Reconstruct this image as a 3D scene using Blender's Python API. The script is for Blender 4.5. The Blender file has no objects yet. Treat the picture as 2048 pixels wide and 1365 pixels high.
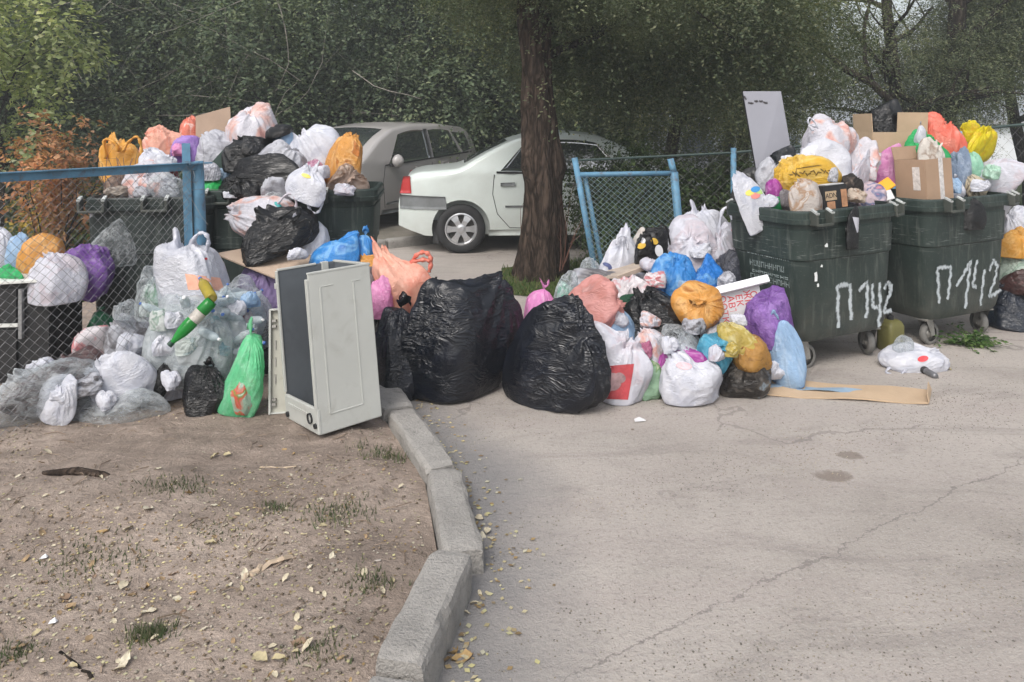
import bpy, bmesh, math, random
import numpy as np
from mathutils import Vector, Matrix, Euler
from mathutils.bvhtree import BVHTree

random.seed(7)
SC = bpy.context.scene
COL = SC.collection
R = math.radians
PI = math.pi

# ------------------------------------------------------------------ camera, light, exposure
FPX, HOR, EYE = 1500.0, 255.0, 1.6       # focal length and horizon of the photograph (2048 px wide), eye height
cam = bpy.data.cameras.new('camera')
camo = bpy.data.objects.new('camera', cam); COL.objects.link(camo)
camo.location = (0, 0, EYE); camo.rotation_euler = (R(90), 0, 0)
cam.sensor_width = 36; cam.lens = 36 * FPX / 2048
cam.shift_y = (HOR - 682.5) / 2048
cam.clip_end = 900; cam.clip_start = .05
SC.camera = camo
SC.render.engine = 'CYCLES'
SC.cycles.use_denoising = True
SC.cycles.max_bounces = 8; SC.cycles.transparent_max_bounces = 12
SC.view_settings.view_transform = 'Standard'
SC.view_settings.look = 'None'
SC.view_settings.gamma = 1
SC.view_settings.use_curve_mapping = False
SC.view_settings.exposure = 0.62

SUN_EL, SUN_ROT = 48, 205
wd = bpy.data.worlds.new('World'); SC.world = wd; wd.use_nodes = True
nt = wd.node_tree; bg = nt.nodes['Background']
sk = nt.nodes.new('ShaderNodeTexSky'); sk.sky_type = 'NISHITA'; sk.sun_disc = False
sk.sun_elevation = R(SUN_EL); sk.sun_rotation = R(SUN_ROT); sk.dust_density = 4; sk.air_density = 1.2
hs = nt.nodes.new('ShaderNodeHueSaturation'); hs.inputs['Saturation'].default_value = .38
nt.links.new(sk.outputs[0], hs.inputs['Color']); nt.links.new(hs.outputs[0], bg.inputs[0])
bg.inputs[1].default_value = .15
sl = bpy.data.lights.new('sun', 'SUN'); slo = bpy.data.objects.new('sun', sl); COL.objects.link(slo)
sl.energy = 1.1; sl.angle = R(28); sl.color = (1, .95, .89)
# the light comes from over the camera's left shoulder
slo.rotation_euler = (R(90 - SUN_EL), 0, R(-25))

def pt(x, y, Y):
    """point of the place that the photograph shows at pixel x, y, at the distance Y"""
    return Vector(((x - 1024) * Y / FPX, Y, EYE - (y - HOR) * Y / FPX))
def gnd(x, y, z=0.0):
    return pt(x, y, (EYE - z) * FPX / (y - HOR))

# ------------------------------------------------------------------ materials
def hexc(h, k=1.0):
    h = h.lstrip('#'); o = []
    for i in (0, 2, 4):
        c = int(h[i:i+2], 16) / 255
        o.append(k * (c / 12.92 if c <= .04045 else ((c + .055) / 1.055) ** 2.4))
    return (*o, 1)
class NT:
    def __init__(s, name):
        s.m = bpy.data.materials.new(name); s.m.use_nodes = True
        s.t = s.m.node_tree; s.b = s.t.nodes['Principled BSDF']; s.out = s.t.nodes['Material Output']
    def n(s, typ, ins=None, **kw):
        d = s.t.nodes.new('ShaderNode' + typ)
        for k, v in kw.items(): setattr(d, k, v)
        for k, v in (ins or {}).items():
            if hasattr(v, 'links'): s.t.links.new(v, d.inputs[k])
            else: d.inputs[k].default_value = v
        return d
    def l(s, a, b): s.t.links.new(a, b)
    def ramp(s, fac, stops):
        d = s.t.nodes.new('ShaderNodeValToRGB'); e = d.color_ramp.elements
        while len(e) < len(stops): e.new(.5)
        for q, (p, c) in zip(e, stops): q.position = p; q.color = c
        s.l(fac, d.inputs[0]); return d.outputs[0]
    def mix(s, fac, a, b, mode='MIX'):
        d = s.t.nodes.new('ShaderNodeMix'); d.data_type = 'RGBA'; d.blend_type = mode
        for i, v in ((0, fac), (6, a), (7, b)):
            if hasattr(v, 'links'): s.l(v, d.inputs[i])
            else: d.inputs[i].default_value = v
        return d.outputs[2]
    def math(s, op, a, b=0.0, clamp=False):
        d = s.t.nodes.new('ShaderNodeMath'); d.operation = op; d.use_clamp = clamp
        for i, v in ((0, a), (1, b)):
            if hasattr(v, 'links'): s.l(v, d.inputs[i])
            else: d.inputs[i].default_value = v
        return d.outputs[0]
    def noise(s, vec, scale, detail=3, rough=.55, dist=0.0):
        return s.n('TexNoise', {'Vector': vec, 'Scale': scale, 'Detail': detail, 'Roughness': rough, 'Distortion': dist}).outputs[0]
    def obj(s): return s.n('TexCoord').outputs['Object']
    def bump(s, h, strength=.4, dist=.02):
        return s.n('Bump', {'Height': h, 'Strength': strength, 'Distance': dist}).outputs[0]
    def set(s, **kw):
        for k, v in kw.items():
            k = {'base': 'Base Color', 'rough': 'Roughness', 'metal': 'Metallic', 'spec': 'Specular IOR Level', 'coat': 'Coat Weight', 'nrm': 'Normal'}.get(k, k)
            if hasattr(v, 'links'): s.l(v, s.b.inputs[k])
            else: s.b.inputs[k].default_value = v
        return s

GREY = (.5, .5, .5, 1)
def worn(name, c, rough=.6, var=.25, scale=6, dirt=None, dirt_amt=.4, bump=.15, metal=0, spec=.4, bscale=40):
    """a painted, cardboard, stone or metal surface with mottling, dirt and fine relief"""
    s = NT(name); o = s.obj()
    k = s.noise(o, scale, 5, .6)
    d = tuple(x * (1 - var) for x in c[:3]) + (1,); u = tuple(min(1, x * (1 + var)) for x in c[:3]) + (1,)
    col = s.ramp(k, [(.3, d), (.7, u)])
    if dirt:
        f = s.ramp(s.noise(o, scale * 1.9, 6, .7, .6), [(.52, (0, 0, 0, 1)), (.72, (dirt_amt,) * 3 + (1,))])
        col = s.mix(f, col, dirt)
    s.set(base=col, rough=rough, metal=metal, spec=spec)
    if bump: s.set(nrm=s.bump(s.noise(o, bscale, 4, .6), bump, .01))
    return s.m

_bm = {}
def plastic(c, mott=(), clear=0.0, rough=.34, trans=.25, amount=.5, wr=1.0):
    """thin plastic film: wrinkles, what is packed inside showing through, some light passing"""
    key = (c, tuple(mott), clear, rough, trans, amount, wr)
    if key in _bm: return _bm[key]
    s = NT('plastic_film'); inf = s.n('ObjectInfo').outputs['Random']
    off = s.n('CombineXYZ', {'X': s.math('MULTIPLY', inf, 37.), 'Y': s.math('MULTIPLY', inf, 91.), 'Z': s.math('MULTIPLY', inf, 13.)}).outputs[0]
    o = s.n('VectorMath', {0: s.obj(), 1: off}, operation='ADD').outputs[0]
    base = hexc(c)
    if mott:
        st = [(.0, base), (.49, base)]
        for i, mc in enumerate(mott):
            q = .60 + .26 * i / max(1, len(mott))
            st += [(q, hexc(mc))]
        k = s.noise(o, 2.6, 2.5, .5, .9)
        col = s.ramp(k, st)
        col = s.mix(1 - amount, col, base)
    else:
        col = s.mix(0.0, base, base)
    v = s.ramp(s.noise(o, 4.5, 5, .62, .4), [(.25, (.86, .86, .86, 1)), (.75, (1.08, 1.08, 1.08, 1))])
    col = s.mix(1.0, col, v, 'MULTIPLY')
    # wrinkles: long folds and short sharp creases
    mp = s.n('Mapping', {'Vector': o, 'Scale': (1.0, 1.0, 2.4)}).outputs[0]
    w1 = s.noise(mp, 5.5, 3, .55, 1.6)
    w1 = s.math('ABSOLUTE', s.math('SUBTRACT', w1, .5))
    w2 = s.n('TexVoronoi', {'Vector': s.n('VectorMath', {0: o, 1: s.n('VectorMath', {0: s.n('TexNoise', {'Vector': o, 'Scale': 3.}).outputs[1], 'Scale': .5}, operation='SCALE').outputs[0]}, operation='ADD').outputs[0], 'Scale': 6.5}, feature='F1').outputs[0]
    h = s.math('ADD', s.math('MULTIPLY', w1, 1.6), s.math('MULTIPLY', w2, .22))
    h = s.math('MULTIPLY', h, s.ramp(s.noise(o, 1.9, 2, .5), [(.36, (.12,) * 3 + (1,)), (.62, (1.5,) * 3 + (1,))]))
    nr = s.bump(h, .36 * wr, .05)
    s.set(base=col, rough=rough, spec=.5, nrm=nr)
    sh = s.b.outputs[0]
    if trans:
        tr = s.n('BsdfTranslucent', {'Color': col, 'Normal': nr}).outputs[0]
        sh = s.n('MixShader', {0: trans, 1: sh, 2: tr}).outputs[0]
    if clear:
        lw = s.n('LayerWeight', {'Blend': .35, 'Normal': nr}).outputs['Facing']
        f = s.math('SUBTRACT', clear, s.math('MULTIPLY', lw, clear * .85), True)
        f = s.math('MULTIPLY', f, s.ramp(s.noise(o, 7, 4, .6, 1.), [(.3, (.55,) * 3 + (1,)), (.6, (1, 1, 1, 1))]))
        tp = s.n('BsdfTransparent', {'Color': tuple(.55 + .45 * q for q in base[:3]) + (1,)}).outputs[0]
        sh = s.n('MixShader', {0: f, 1: sh, 2: tp}).outputs[0]
    s.l(sh, s.out.inputs[0])
    _bm[key] = s.m
    return s.m

def ink(name, c, rough=.7, ragged=True):
    """print or spray paint: flat colour, worn ragged where the spray thins"""
    s = NT(name); uv = s.n('UVMap').outputs[0]; o = s.obj()
    s.set(base=hexc(c), rough=rough, spec=.2)
    if ragged:
        x = s.n('SeparateXYZ', {0: uv}).outputs[0]
        e = s.math('ABSOLUTE', s.math('SUBTRACT', x, .5))
        a = s.math('SUBTRACT', s.noise(o, 26, 5, .7), s.math('MULTIPLY', e, .75))
        f = s.ramp(a, [(.10, (0, 0, 0, 1)), (.42, (.9, .9, .9, 1))])
        tp = s.n('BsdfTransparent').outputs[0]
        s.l(s.n('MixShader', {0: f, 1: tp, 2: s.b.outputs[0]}).outputs[0], s.out.inputs[0])
    return s.m

# ------------------------------------------------------------------ mesh helpers
class MB:
    def __init__(s): s.v = []; s.f = []; s.uv = {}
    def add(s, vs, fs):
        n = len(s.v); s.v += [tuple(p) for p in vs]; s.f += [tuple(i + n for i in q) for q in fs]; return n
    def box(s, c, size, rot=None, taper=1.0):
        x, y, z = (q / 2 for q in size); vs = []
        for k, sz in ((1, -z), (taper, z)):
            vs += [Vector((sx * x * k, sy * y * k, sz)) for sx, sy in ((-1, -1), (1, -1), (1, 1), (-1, 1))]
        if rot is not None:
            m = rot if isinstance(rot, Matrix) else Euler(rot).to_matrix()
            vs = [m @ p for p in vs]
        vs = [p + Vector(c) for p in vs]
        s.add(vs, [(3, 2, 1, 0), (4, 5, 6, 7), (0, 1, 5, 4), (1, 2, 6, 5), (2, 3, 7, 6), (3, 0, 4, 7)]); return s
    def tube(s, path, r, n=6, cap=True, flat=1.0):
        path = [Vector(p) for p in path]; rs = r if hasattr(r, '__len__') else [r] * len(path)
        rings = []; up = Vector((0, 0, 1)); prev = None
        for i, p in enumerate(path):
            d = (path[min(i + 1, len(path) - 1)] - path[max(i - 1, 0)])
            if d.length < 1e-9: d = Vector((0, 0, 1))
            d.normalize()
            a = prev if prev is not None else (up if abs(d.z) < .9 else Vector((1, 0, 0)))
            x = d.cross(a)
            if x.length < 1e-6: x = d.orthogonal()
            x.normalize(); y = x.cross(d).normalized(); prev = y
            rings.append([p + (x * math.cos(2 * PI * k / n) * rs[i] + y * math.sin(2 * PI * k / n) * rs[i] * flat) for k in range(n)])
        vs = [p for q in rings for p in q]; fs = []
        for i in range(len(rings) - 1):
            for k in range(n):
                fs.append((i * n + k, i * n + (k + 1) % n, (i + 1) * n + (k + 1) % n, (i + 1) * n + k))
        if cap and n > 2: fs += [tuple(range(n - 1, -1, -1)), tuple((len(rings) - 1) * n + k for k in range(n))]
        s.add(vs, fs); return s
    def lathe(s, prof, m=None, n=16, cap=True):
        vs = []; fs = []
        for r, z in prof: vs += [Vector((r * math.cos(2 * PI * k / n), r * math.sin(2 * PI * k / n), z)) for k in range(n)]
        for i in range(len(prof) - 1):
            for k in range(n): fs.append((i * n + k, i * n + (k + 1) % n, (i + 1) * n + (k + 1) % n, (i + 1) * n + k))
        if cap: fs += [tuple(range(n - 1, -1, -1)), tuple((len(prof) - 1) * n + k for k in range(n))]
        if m is not None: vs = [m @ p for p in vs]
        s.add(vs, fs); return s
    def ribbon(s, pts, w, nrm):
        """flat stroke with its width in the texture's u"""
        n0 = len(s.v); k = len(pts)
        for i, p in enumerate(pts):
            d = pts[min(i + 1, k - 1)] - pts[max(i - 1, 0)]
            t = d.cross(nrm).normalized() * w / 2
            s.uv[len(s.v)] = (0, i / k); s.v.append(tuple(p - t)); s.uv[len(s.v)] = (1, i / k); s.v.append(tuple(p + t))
        for i in range(k - 1): s.f.append((n0 + 2 * i, n0 + 2 * i + 1, n0 + 2 * i + 3, n0 + 2 * i + 2))
        return s
    def mesh(s, name, mat, smooth=False):
        me = bpy.data.meshes.new(name); me.from_pydata(s.v, [], s.f)
        if s.uv:
            L = me.uv_layers.new(name='UVMap')
            for lp in me.loops: L.data[lp.index].uv = s.uv.get(lp.vertex_index, (.5, .5))
        if mat: me.materials.append(mat)
        if smooth: me.polygons.foreach_set('use_smooth', [True] * len(me.polygons))
        me.update(); return me
    def build(s, name, mat, parent=None, smooth=False, bevel=0, kind=None, label=None, sub=0):
        o = bpy.data.objects.new(name, s.mesh(name, mat, smooth)); COL.objects.link(o)
        if parent is not None: o.parent = parent
        if bevel:
            b = o.modifiers.new('bevel', 'BEVEL'); b.width = bevel; b.segments = 2; b.limit_method = 'ANGLE'; b.angle_limit = R(35)
        if sub: b = o.modifiers.new('sub', 'SUBSURF'); b.levels = sub; b.render_levels = sub
        if kind: o['kind'] = kind
        if label: o['label'] = label
        return o
def tag(o, label, cat, group=None):
    o['label'] = label; o['category'] = cat
    if group: o['group'] = group
    return o
def empty(name, loc, label=None, cat=None, group=None, rot=(0, 0, 0)):
    o = bpy.data.objects.new(name, None); COL.objects.link(o); o.location = loc; o.rotation_euler = rot
    o.empty_display_size = .1
    if label: tag(o, label, cat, group)
    return o
def npmesh(name, v, f, mat, smooth=False):
    """mesh from arrays, all faces with the same number of corners"""
    me = bpy.data.meshes.new(name); n = f.shape[1]
    me.vertices.add(len(v)); me.vertices.foreach_set('co', np.ascontiguousarray(v, dtype=np.float32).ravel())
    me.loops.add(f.size); me.loops.foreach_set('vertex_index', np.ascontiguousarray(f, dtype=np.int32).ravel())
    me.polygons.add(len(f)); me.polygons.foreach_set('loop_start', np.arange(0, f.size, n, dtype=np.int32))
    if smooth: me.polygons.foreach_set('use_smooth', [True] * len(f))
    if mat: me.materials.append(mat)
    me.update(calc_edges=True); return me
def link(name, me, parent=None, kind=None):
    o = bpy.data.objects.new(name, me); COL.objects.link(o)
    if parent is not None: o.parent = parent
    if kind: o['kind'] = kind
    return o
def copy_tree(o, parent=None):
    c = o.copy(); COL.objects.link(c)
    if parent is not None: c.parent = parent
    for ch in list(o.children): copy_tree(ch, c)
    return c
def vnoise(x, y, seed, n=6, f0=.6, gain=.55):
    """smooth height noise on arrays"""
    rg = np.random.default_rng(seed); s = 0; a = 1; f = f0
    for _ in range(n):
        for k in range(3):
            t = rg.uniform(0, 6.28); s = s + a * np.sin((x * math.cos(t) + y * math.sin(t)) * f * rg.uniform(.7, 1.3) * 6.28 + rg.uniform(0, 6.28) + 1.3 * np.sin((x * math.sin(t) - y * math.cos(t)) * f * 3.1 + rg.uniform(0, 6)))
        a *= gain; f *= 1.9
    return s / 3
# ------------------------------------------------------------------ the setting: earth, road, dirt strip, lawn, verge
def earth_mat(name, a, b, c, lit=.0):
    s = NT(name); o = s.obj()
    k = s.noise(o, 1.3, 6, .62, .3); col = s.ramp(k, [(.28, a), (.5, b), (.72, c)])
    f = s.noise(o, 28, 5, .7); col = s.mix(s.ramp(f, [(.5, (0, 0, 0, 1)), (.75, (.5, .5, .5, 1))]), col, tuple(x * .45 for x in b[:3]) + (1,))
    g = s.noise(o, 75, 3, .6); col = s.mix(s.ramp(g, [(.62, (0, 0, 0, 1)), (.7, (.6, .6, .6, 1))]), col, tuple(min(1, x * 1.7) for x in c[:3]) + (1,))
    s.set(base=col, rough=.95, spec=.15, nrm=s.bump(s.math('ADD', s.noise(o, 18, 6, .7), s.math('MULTIPLY', s.noise(o, 90, 3, .6), .4)), .8, .03))
    return s.m
M_earth = earth_mat('earth', (.10, .085, .06, 1), (.15, .125, .09, 1), (.19, .165, .12, 1))
M_dirt = earth_mat('trodden_dirt', (.24, .19, .158, 1), (.375, .302, .252, 1), (.48, .395, .335, 1))
def _soil():
    t = M_dirt.node_tree; b = t.nodes['Principled BSDF']; src = b.inputs['Base Color'].links[0].from_socket
    s = NT.__new__(NT); s.m = M_dirt; s.t = t; s.b = b; o = s.obj()
    f = s.ramp(s.noise(o, .75, 7, .68, .5), [(.46, (0, 0, 0, 1)), (.62, (.42,) * 3 + (1,))])
    g = s.ramp(s.noise(o, 7, 6, .75, .4), [(.48, (0, 0, 0, 1)), (.66, (.45,) * 3 + (1,))])
    c = s.mix(f, src, (.115, .092, .074, 1)); c = s.mix(g, c, (.15, .118, .095, 1))
    w = s.noise(s.n('Mapping', {'Vector': o, 'Rotation': (0, 0, R(35)), 'Scale': (.6, 3.2, 1)}).outputs[0], 3.2, 7, .72, .6)
    c = s.mix(s.ramp(w, [(.53, (0, 0, 0, 1)), (.70, (.42,) * 3 + (1,))]), c, (.15, .12, .10, 1)); s.l(c, b.inputs['Base Color'])
    hh = s.math('ADD', s.math('MULTIPLY', s.noise(o, 9, 7, .75, .5), 1.6), s.math('ADD', s.math('MULTIPLY', w, .9), s.math('MULTIPLY', s.noise(o, 60, 5, .7), .5)))
    s.l(s.bump(hh, .75, .035), b.inputs['Normal'])
_soil()

def asphalt_mat():
    s = NT('dusty_asphalt'); o = s.obj()
    k = s.noise(o, .55, 6, .6, .5)
    col = s.ramp(k, [(.28, (.325, .292, .262, 1)), (.5, (.42, .38, .345, 1)), (.7, (.48, .435, .395, 1))])
    k2 = s.noise(s.n('Mapping', {'Vector': o, 'Rotation': (0, 0, R(-28)), 'Scale': (.25, 1.7, 1)}).outputs[0], 1.6, 6, .65, .4)
    col = s.mix(s.ramp(k2, [(.45, (0, 0, 0, 1)), (.75, (.55,) * 3 + (1,))]), col, (.38, .325, .305, 1))
    k3 = s.noise(s.n('Mapping', {'Vector': o, 'Rotation': (0, 0, R(-30)), 'Scale': (.5, 1.3, 1)}).outputs[0], 2.4, 7, .72, .8)
    col = s.mix(s.ramp(k3, [(.50, (0, 0, 0, 1)), (.68, (.5,) * 3 + (1,))]), col, (.225, .20, .182, 1))
    g = s.noise(o, 46, 5, .72); col = s.mix(s.ramp(g, [(.52, (0, 0, 0, 1)), (.72, (.6,) * 3 + (1,))]), col, (.15, .14, .135, 1))
    g = s.noise(o, 110, 2, .5); col = s.mix(s.ramp(g, [(.6, (0, 0, 0, 1)), (.7, (.55,) * 3 + (1,))]), col, (.50, .48, .46, 1))
    xk = s.n('SeparateXYZ', {0: o}).outputs
    st = s.math('ADD', xk[0], s.math('MULTIPLY', s.math('SUBTRACT', s.noise(o, 1.6, 6, .7), .5), .5))
    st = s.math('SUBTRACT', st, s.math('MULTIPLY', s.math('MAXIMUM', s.math('SUBTRACT', xk[1], 3.4), 0.0), -.55))
    near = s.n('MapRange', {'Value': st, 'From Min': -.10, 'From Max': .30, 'To Min': .92, 'To Max': 0.0}).outputs[0]
    col = s.mix(s.math('MULTIPLY', near, s.math('LESS_THAN', xk[1], 5.2)), col, (.215, .208, .205, 1))
    # cracks: warped cell borders, only in places
    w = s.n('VectorMath', {0: o, 1: s.n('VectorMath', {0: s.n('TexNoise', {'Vector': o, 'Scale': 1.7, 'Detail': 5.}).outputs[1], 'Scale': .9}, operation='SCALE').outputs[0]}, operation='ADD').outputs[0]
    v = s.n('TexVoronoi', {'Vector': w, 'Scale': .62}, feature='DISTANCE_TO_EDGE').outputs[0]
    cr = s.math('MULTIPLY', s.math('LESS_THAN', v, .006), s.ramp(s.noise(o, .8, 2), [(.46, (0, 0, 0, 1)), (.54, (1, 1, 1, 1))]))
    # the long crack running away to the right, and the joint of the old patch
    xyz = s.n('SeparateXYZ', {0: o}); X, Y = xyz.outputs[0], xyz.outputs[1]
    wob = s.math('MULTIPLY', s.math('SUBTRACT', s.noise(o, 2.2, 6, .7), .5), .34)
    d = s.math('ABSOLUTE', s.math('SUBTRACT', s.math('ADD', s.math('SUBTRACT', Y, 2.16), wob), s.math('MULTIPLY', s.math('SUBTRACT', X, .12), .62)))
    wid = s.math('MULTIPLY', s.math('SUBTRACT', s.noise(o, 2.3, 6, .75), .36), .034)
    c2 = s.math('LESS_THAN', d, wid)
    crk = s.math('MAXIMUM', s.math('MULTIPLY', cr, .8), c2)
    col = s.mix(s.math('MULTIPLY', crk, .42), col, (.11, .10, .095, 1))
    # two wet stains
    for (sx, sy, ax, ay) in ((gnd(1668, 952).x, gnd(1668, 952).y, .095, .062), (gnd(1700, 912).x, gnd(1700, 912).y, .062, .05)):
        a = s.math('POWER', s.math('MULTIPLY', s.math('SUBTRACT', X, sx), 1 / ax), 2); b = s.math('POWER', s.math('MULTIPLY', s.math('SUBTRACT', Y, sy), 1 / ay), 2)
        q = s.math('ADD', s.math('ADD', a, b), s.math('MULTIPLY', s.math('SUBTRACT', s.noise(o, 11, 6, .7), .5), 3.4))
        col = s.mix(s.ramp(q, [(.4, (.6,) * 3 + (1,)), (1.2, (0, 0, 0, 1))]), col, (.15, .115, .09, 1))
    hgt = s.math('ADD', s.noise(o, 40, 6, .75), s.math('MULTIPLY', s.noise(o, 120, 3, .6), .5))
    hgt = s.math('SUBTRACT', hgt, s.math('MULTIPLY', crk, 1.5))
    s.set(base=col, rough=.92, spec=.2, nrm=s.bump(hgt, .7, .018))
    return s.m
M_asph = asphalt_mat()

def sheet(name, poly, z, mat, label=None):
    me = bpy.data.meshes.new(name); me.from_pydata([(x, y, z) for x, y in poly], [], [tuple(range(len(poly)))]); me.materials.append(mat)
    return link(name, me, kind='structure')
sheet('ground', [(-300, -40), (300, -40), (300, 500), (-300, 500)], -.012, M_earth)
# kerb line between the dirt strip (left) and the road (right)
KERB = [(-.43, 1.55), (-.345, 1.86), (-.30, 2.10), (-.178, 2.70), (-.30, 3.33), (-.575, 3.98), (-.84, 4.62), (-1.2, 5.3), (-1.6, 6.1), (-2.1, 7.0)]
def kx(y):
    ys = [p[1] for p in KERB]; xs = [p[0] for p in KERB]
    return np.interp(y, ys, xs)
road = [(-.6, .2)] + [(-.55, 1.2)] + KERB + [(-3.6, 8.2), (-2.3, 9.35), (-.95, 10.43), (1.6, 12.6), (9, 19), (30, 30), (40, 12), (40, .2)]
sheet('road', road, 0, M_asph)
lawn_poly = [(-.1, 7.2), (.6, 6.85), (3.9, 7.6), (9, 9.0), (30, 13), (30, 60), (9, 30), (5.2, 13), (3.9, 9.6), (3.3, 8.95), (.5, 8.85), (-.12, 8.5)]
s = NT('lawn_earth'); o = s.obj()
s.set(base=s.ramp(s.noise(o, 1.2, 6, .65), [(.3, (.045, .065, .022, 1)), (.55, (.075, .10, .035, 1)), (.75, (.15, .13, .085, 1))]), rough=.95, spec=.1, nrm=s.bump(s.noise(o, 30, 5, .7), .8, .04))
M_lawn = s.m
sheet('lawn', lawn_poly, .006, M_lawn)
sheet('back_lawn', [(-30, 6.6), (-2.6, 6.6), (-3.7, 8.25), (-6, 12), (-9, 34), (-60, 34)], .02, M_lawn)
# verge behind the far kerb
vb = MB(); vg = [(-3.7, 8.25), (-2.4, 9.42), (-1.05, 10.50), (1.5, 12.68), (9, 19.2), (9, 34), (-9, 34), (-6, 12)]
vb.add([(x, y, .055) for x, y in vg] + [(x, y, -.01) for x, y in vg], [tuple(range(8))] + [(i, i + 8, (i + 1) % 8 + 8, (i + 1) % 8) for i in range(8)])
vb.build('verge', earth_mat('verge_earth', (.13, .12, .095, 1), (.22, .20, .17, 1), (.29, .265, .23, 1)), kind='structure')

# dirt strip, trodden uneven
ny, nx = 400, 300
ys = 1.15 + (np.linspace(0, 1, ny) ** 1.5) * 6.2
ts = np.linspace(0, 1, nx) ** .85
Yg, Tg = np.meshgrid(ys, ts, indexing='ij')
right = kx(Yg) - .085
Xg = -6.2 + (right + 6.2) * Tg
def dirt_h(x, y):
    h = .052 + .018 * vnoise(x, y, 3, 5, .55) + .007 * vnoise(x, y, 9, 5, 2.6) + .012 * np.maximum(0, vnoise(x, y, 19, 3, 2.2) - .7)
    h = h + .045 * np.exp(-((x + 1.75) ** 2 / .30 + (y - 3.1) ** 2 / .16))
    e = np.clip((kx(y) - .085 - x) / .25, 0, 1)
    return h * (.45 + .55 * e)
Zg = dirt_h(Xg, Yg)
idx = np.arange(ny * nx).reshape(ny, nx)
fq = np.stack([idx[:-1, :-1], idx[:-1, 1:], idx[1:, 1:], idx[1:, :-1]], -1).reshape(-1, 4)
link('dirt', npmesh('dirt', np.stack([Xg, Yg, Zg], -1).reshape(-1, 3), fq, M_dirt, True), kind='structure')
DZ = .05

# kerbs: worn concrete stones
def stone_mat(name, c):
    s = NT(name); o = s.obj()
    col = s.ramp(s.noise(o, 5, 7, .7), [(.3, tuple(x * .72 for x in c) + (1,)), (.52, tuple(c) + (1,)), (.75, tuple(x * 1.15 for x in c) + (1,))])
    col = s.mix(s.ramp(s.noise(o, 60, 4, .7), [(.55, (0, 0, 0, 1)), (.72, (.6,) * 3 + (1,))]), col, tuple(x * .4 for x in c) + (1,))
    col = s.mix(s.ramp(s.noise(o, 9, 6, .75, 1.), [(.58, (0, 0, 0, 1)), (.70, (.7,) * 3 + (1,))]), col, tuple(x * .35 for x in c) + (1,))
    s.set(base=col, rough=.93, spec=.2, nrm=s.bump(s.math('ADD', s.noise(o, 22, 6, .75), s.noise(o, 90, 3, .6)), .7, .015)); return s.m
M_conc = stone_mat('worn_concrete', (.31, .295, .275))
def kerb_stone(parent, a, b, w, top, seed, base=-.06):
    """one kerb stone from a to b with chipped edges"""
    rg = np.random.default_rng(seed)
    a = Vector((*a, 0)); b = Vector((*b, 0)); d = (b - a); L = d.length; d.normalize(); nrm = Vector((d.y, -d.x, 0))
    n, m = max(8, int(L / .02)), 12; vs = []; fs = []
    sec = [(-.5, base), (-.5, top * .5), (-.5, top - .022), (-.46, top - .006), (-.36, top), (-.12, top), (.12, top), (.34, top), (.44, top - .008), (.49, top - .03), (.5, top * .45), (.52, base)]
    nz = [rg.normal(size=(n + 1, m)) for _ in range(1)][0]
    for k in range(3): nz[1:-1] = (nz[:-2] + nz[1:-1] * 2 + nz[2:]) / 4
    chip = np.maximum(0, vnoise(np.arange(n + 1) * .02, np.zeros(n + 1), seed, 5, 1.2) - .30)
    for i in range(n + 1):
        p = a + d * (L * i / n); endk = 1 - .10 * (max(0, 1 - min(i, n - i) / 2.2))
        for j, (u, z) in enumerate(sec):
            edge = 1 if j in (2, 3, 8, 9) else .25
            q = p + nrm * (u * w * endk)
            zz = z - (chip[i] * .035 * (1 if j in (8, 9) else 0)) + nz[i, j] * .004 * edge - (1 - endk) * .1 * (z > 0)
            q = q + nrm * (nz[i, (j + 3) % m] * .004 * edge - (chip[i] * .03 if j in (8, 9, 10) else 0))
            vs.append((q.x, q.y, zz))
    for i in range(n):
        for j in range(m - 1): fs.append((i * m + j, i * m + j + 1, (i + 1) * m + j + 1, (i + 1) * m + j))
    fs += [tuple(range(m)), tuple(n * m + j for j in range(m - 1, -1, -1))]
    mb = MB(); mb.add(vs, fs); return mb.build('kerb_stone', M_conc, parent)
kb = empty('kerb', (0, 0, 0)); kb['kind'] = 'structure'
def off(a, b, g=.008):
    a = Vector(a); b = Vector(b); d = (b - a).normalized() * g; return a + d, b - d
segs = [((-.47, 1.30), (-.316, 2.045), .15, .112), ((-.312, 2.065), (-.205, 2.615), .15, .135), ((-.168, 2.665), (-.303, 3.32), .155, .10), ((-.306, 3.34), (-.60, 4.03), .155, .095), ((-.61, 4.05), (-.87, 4.68), .185, .095), ((-.88, 4.70), (-1.2, 5.3), .18, .1), ((-1.21, 5.32), (-1.6, 6.1), .18, .1), ((-1.61, 6.12), (-2.1, 7.0), .18, .1)]
for i, (a, b, w, t) in enumerate(segs): kerb_stone(kb, *off(a, b), w, t, 20 + i)
fk = empty('far_kerb', (0, 0, 0)); fk['kind'] = 'structure'
fa = [(-3.66, 8.2), (-2.35, 9.38), (-1.0, 10.46), (1.55, 12.64)]
for i in range(3):
    A, Bv = Vector(fa[i]), Vector(fa[i + 1]); n = max(1, round((Bv - A).length / 1.0))
    for k in range(n):
        kerb_stone(fk, *off(tuple(A.lerp(Bv, k / n)), tuple(A.lerp(Bv, (k + 1) / n))), .16, .12, 60 + i * 5 + k)

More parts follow.
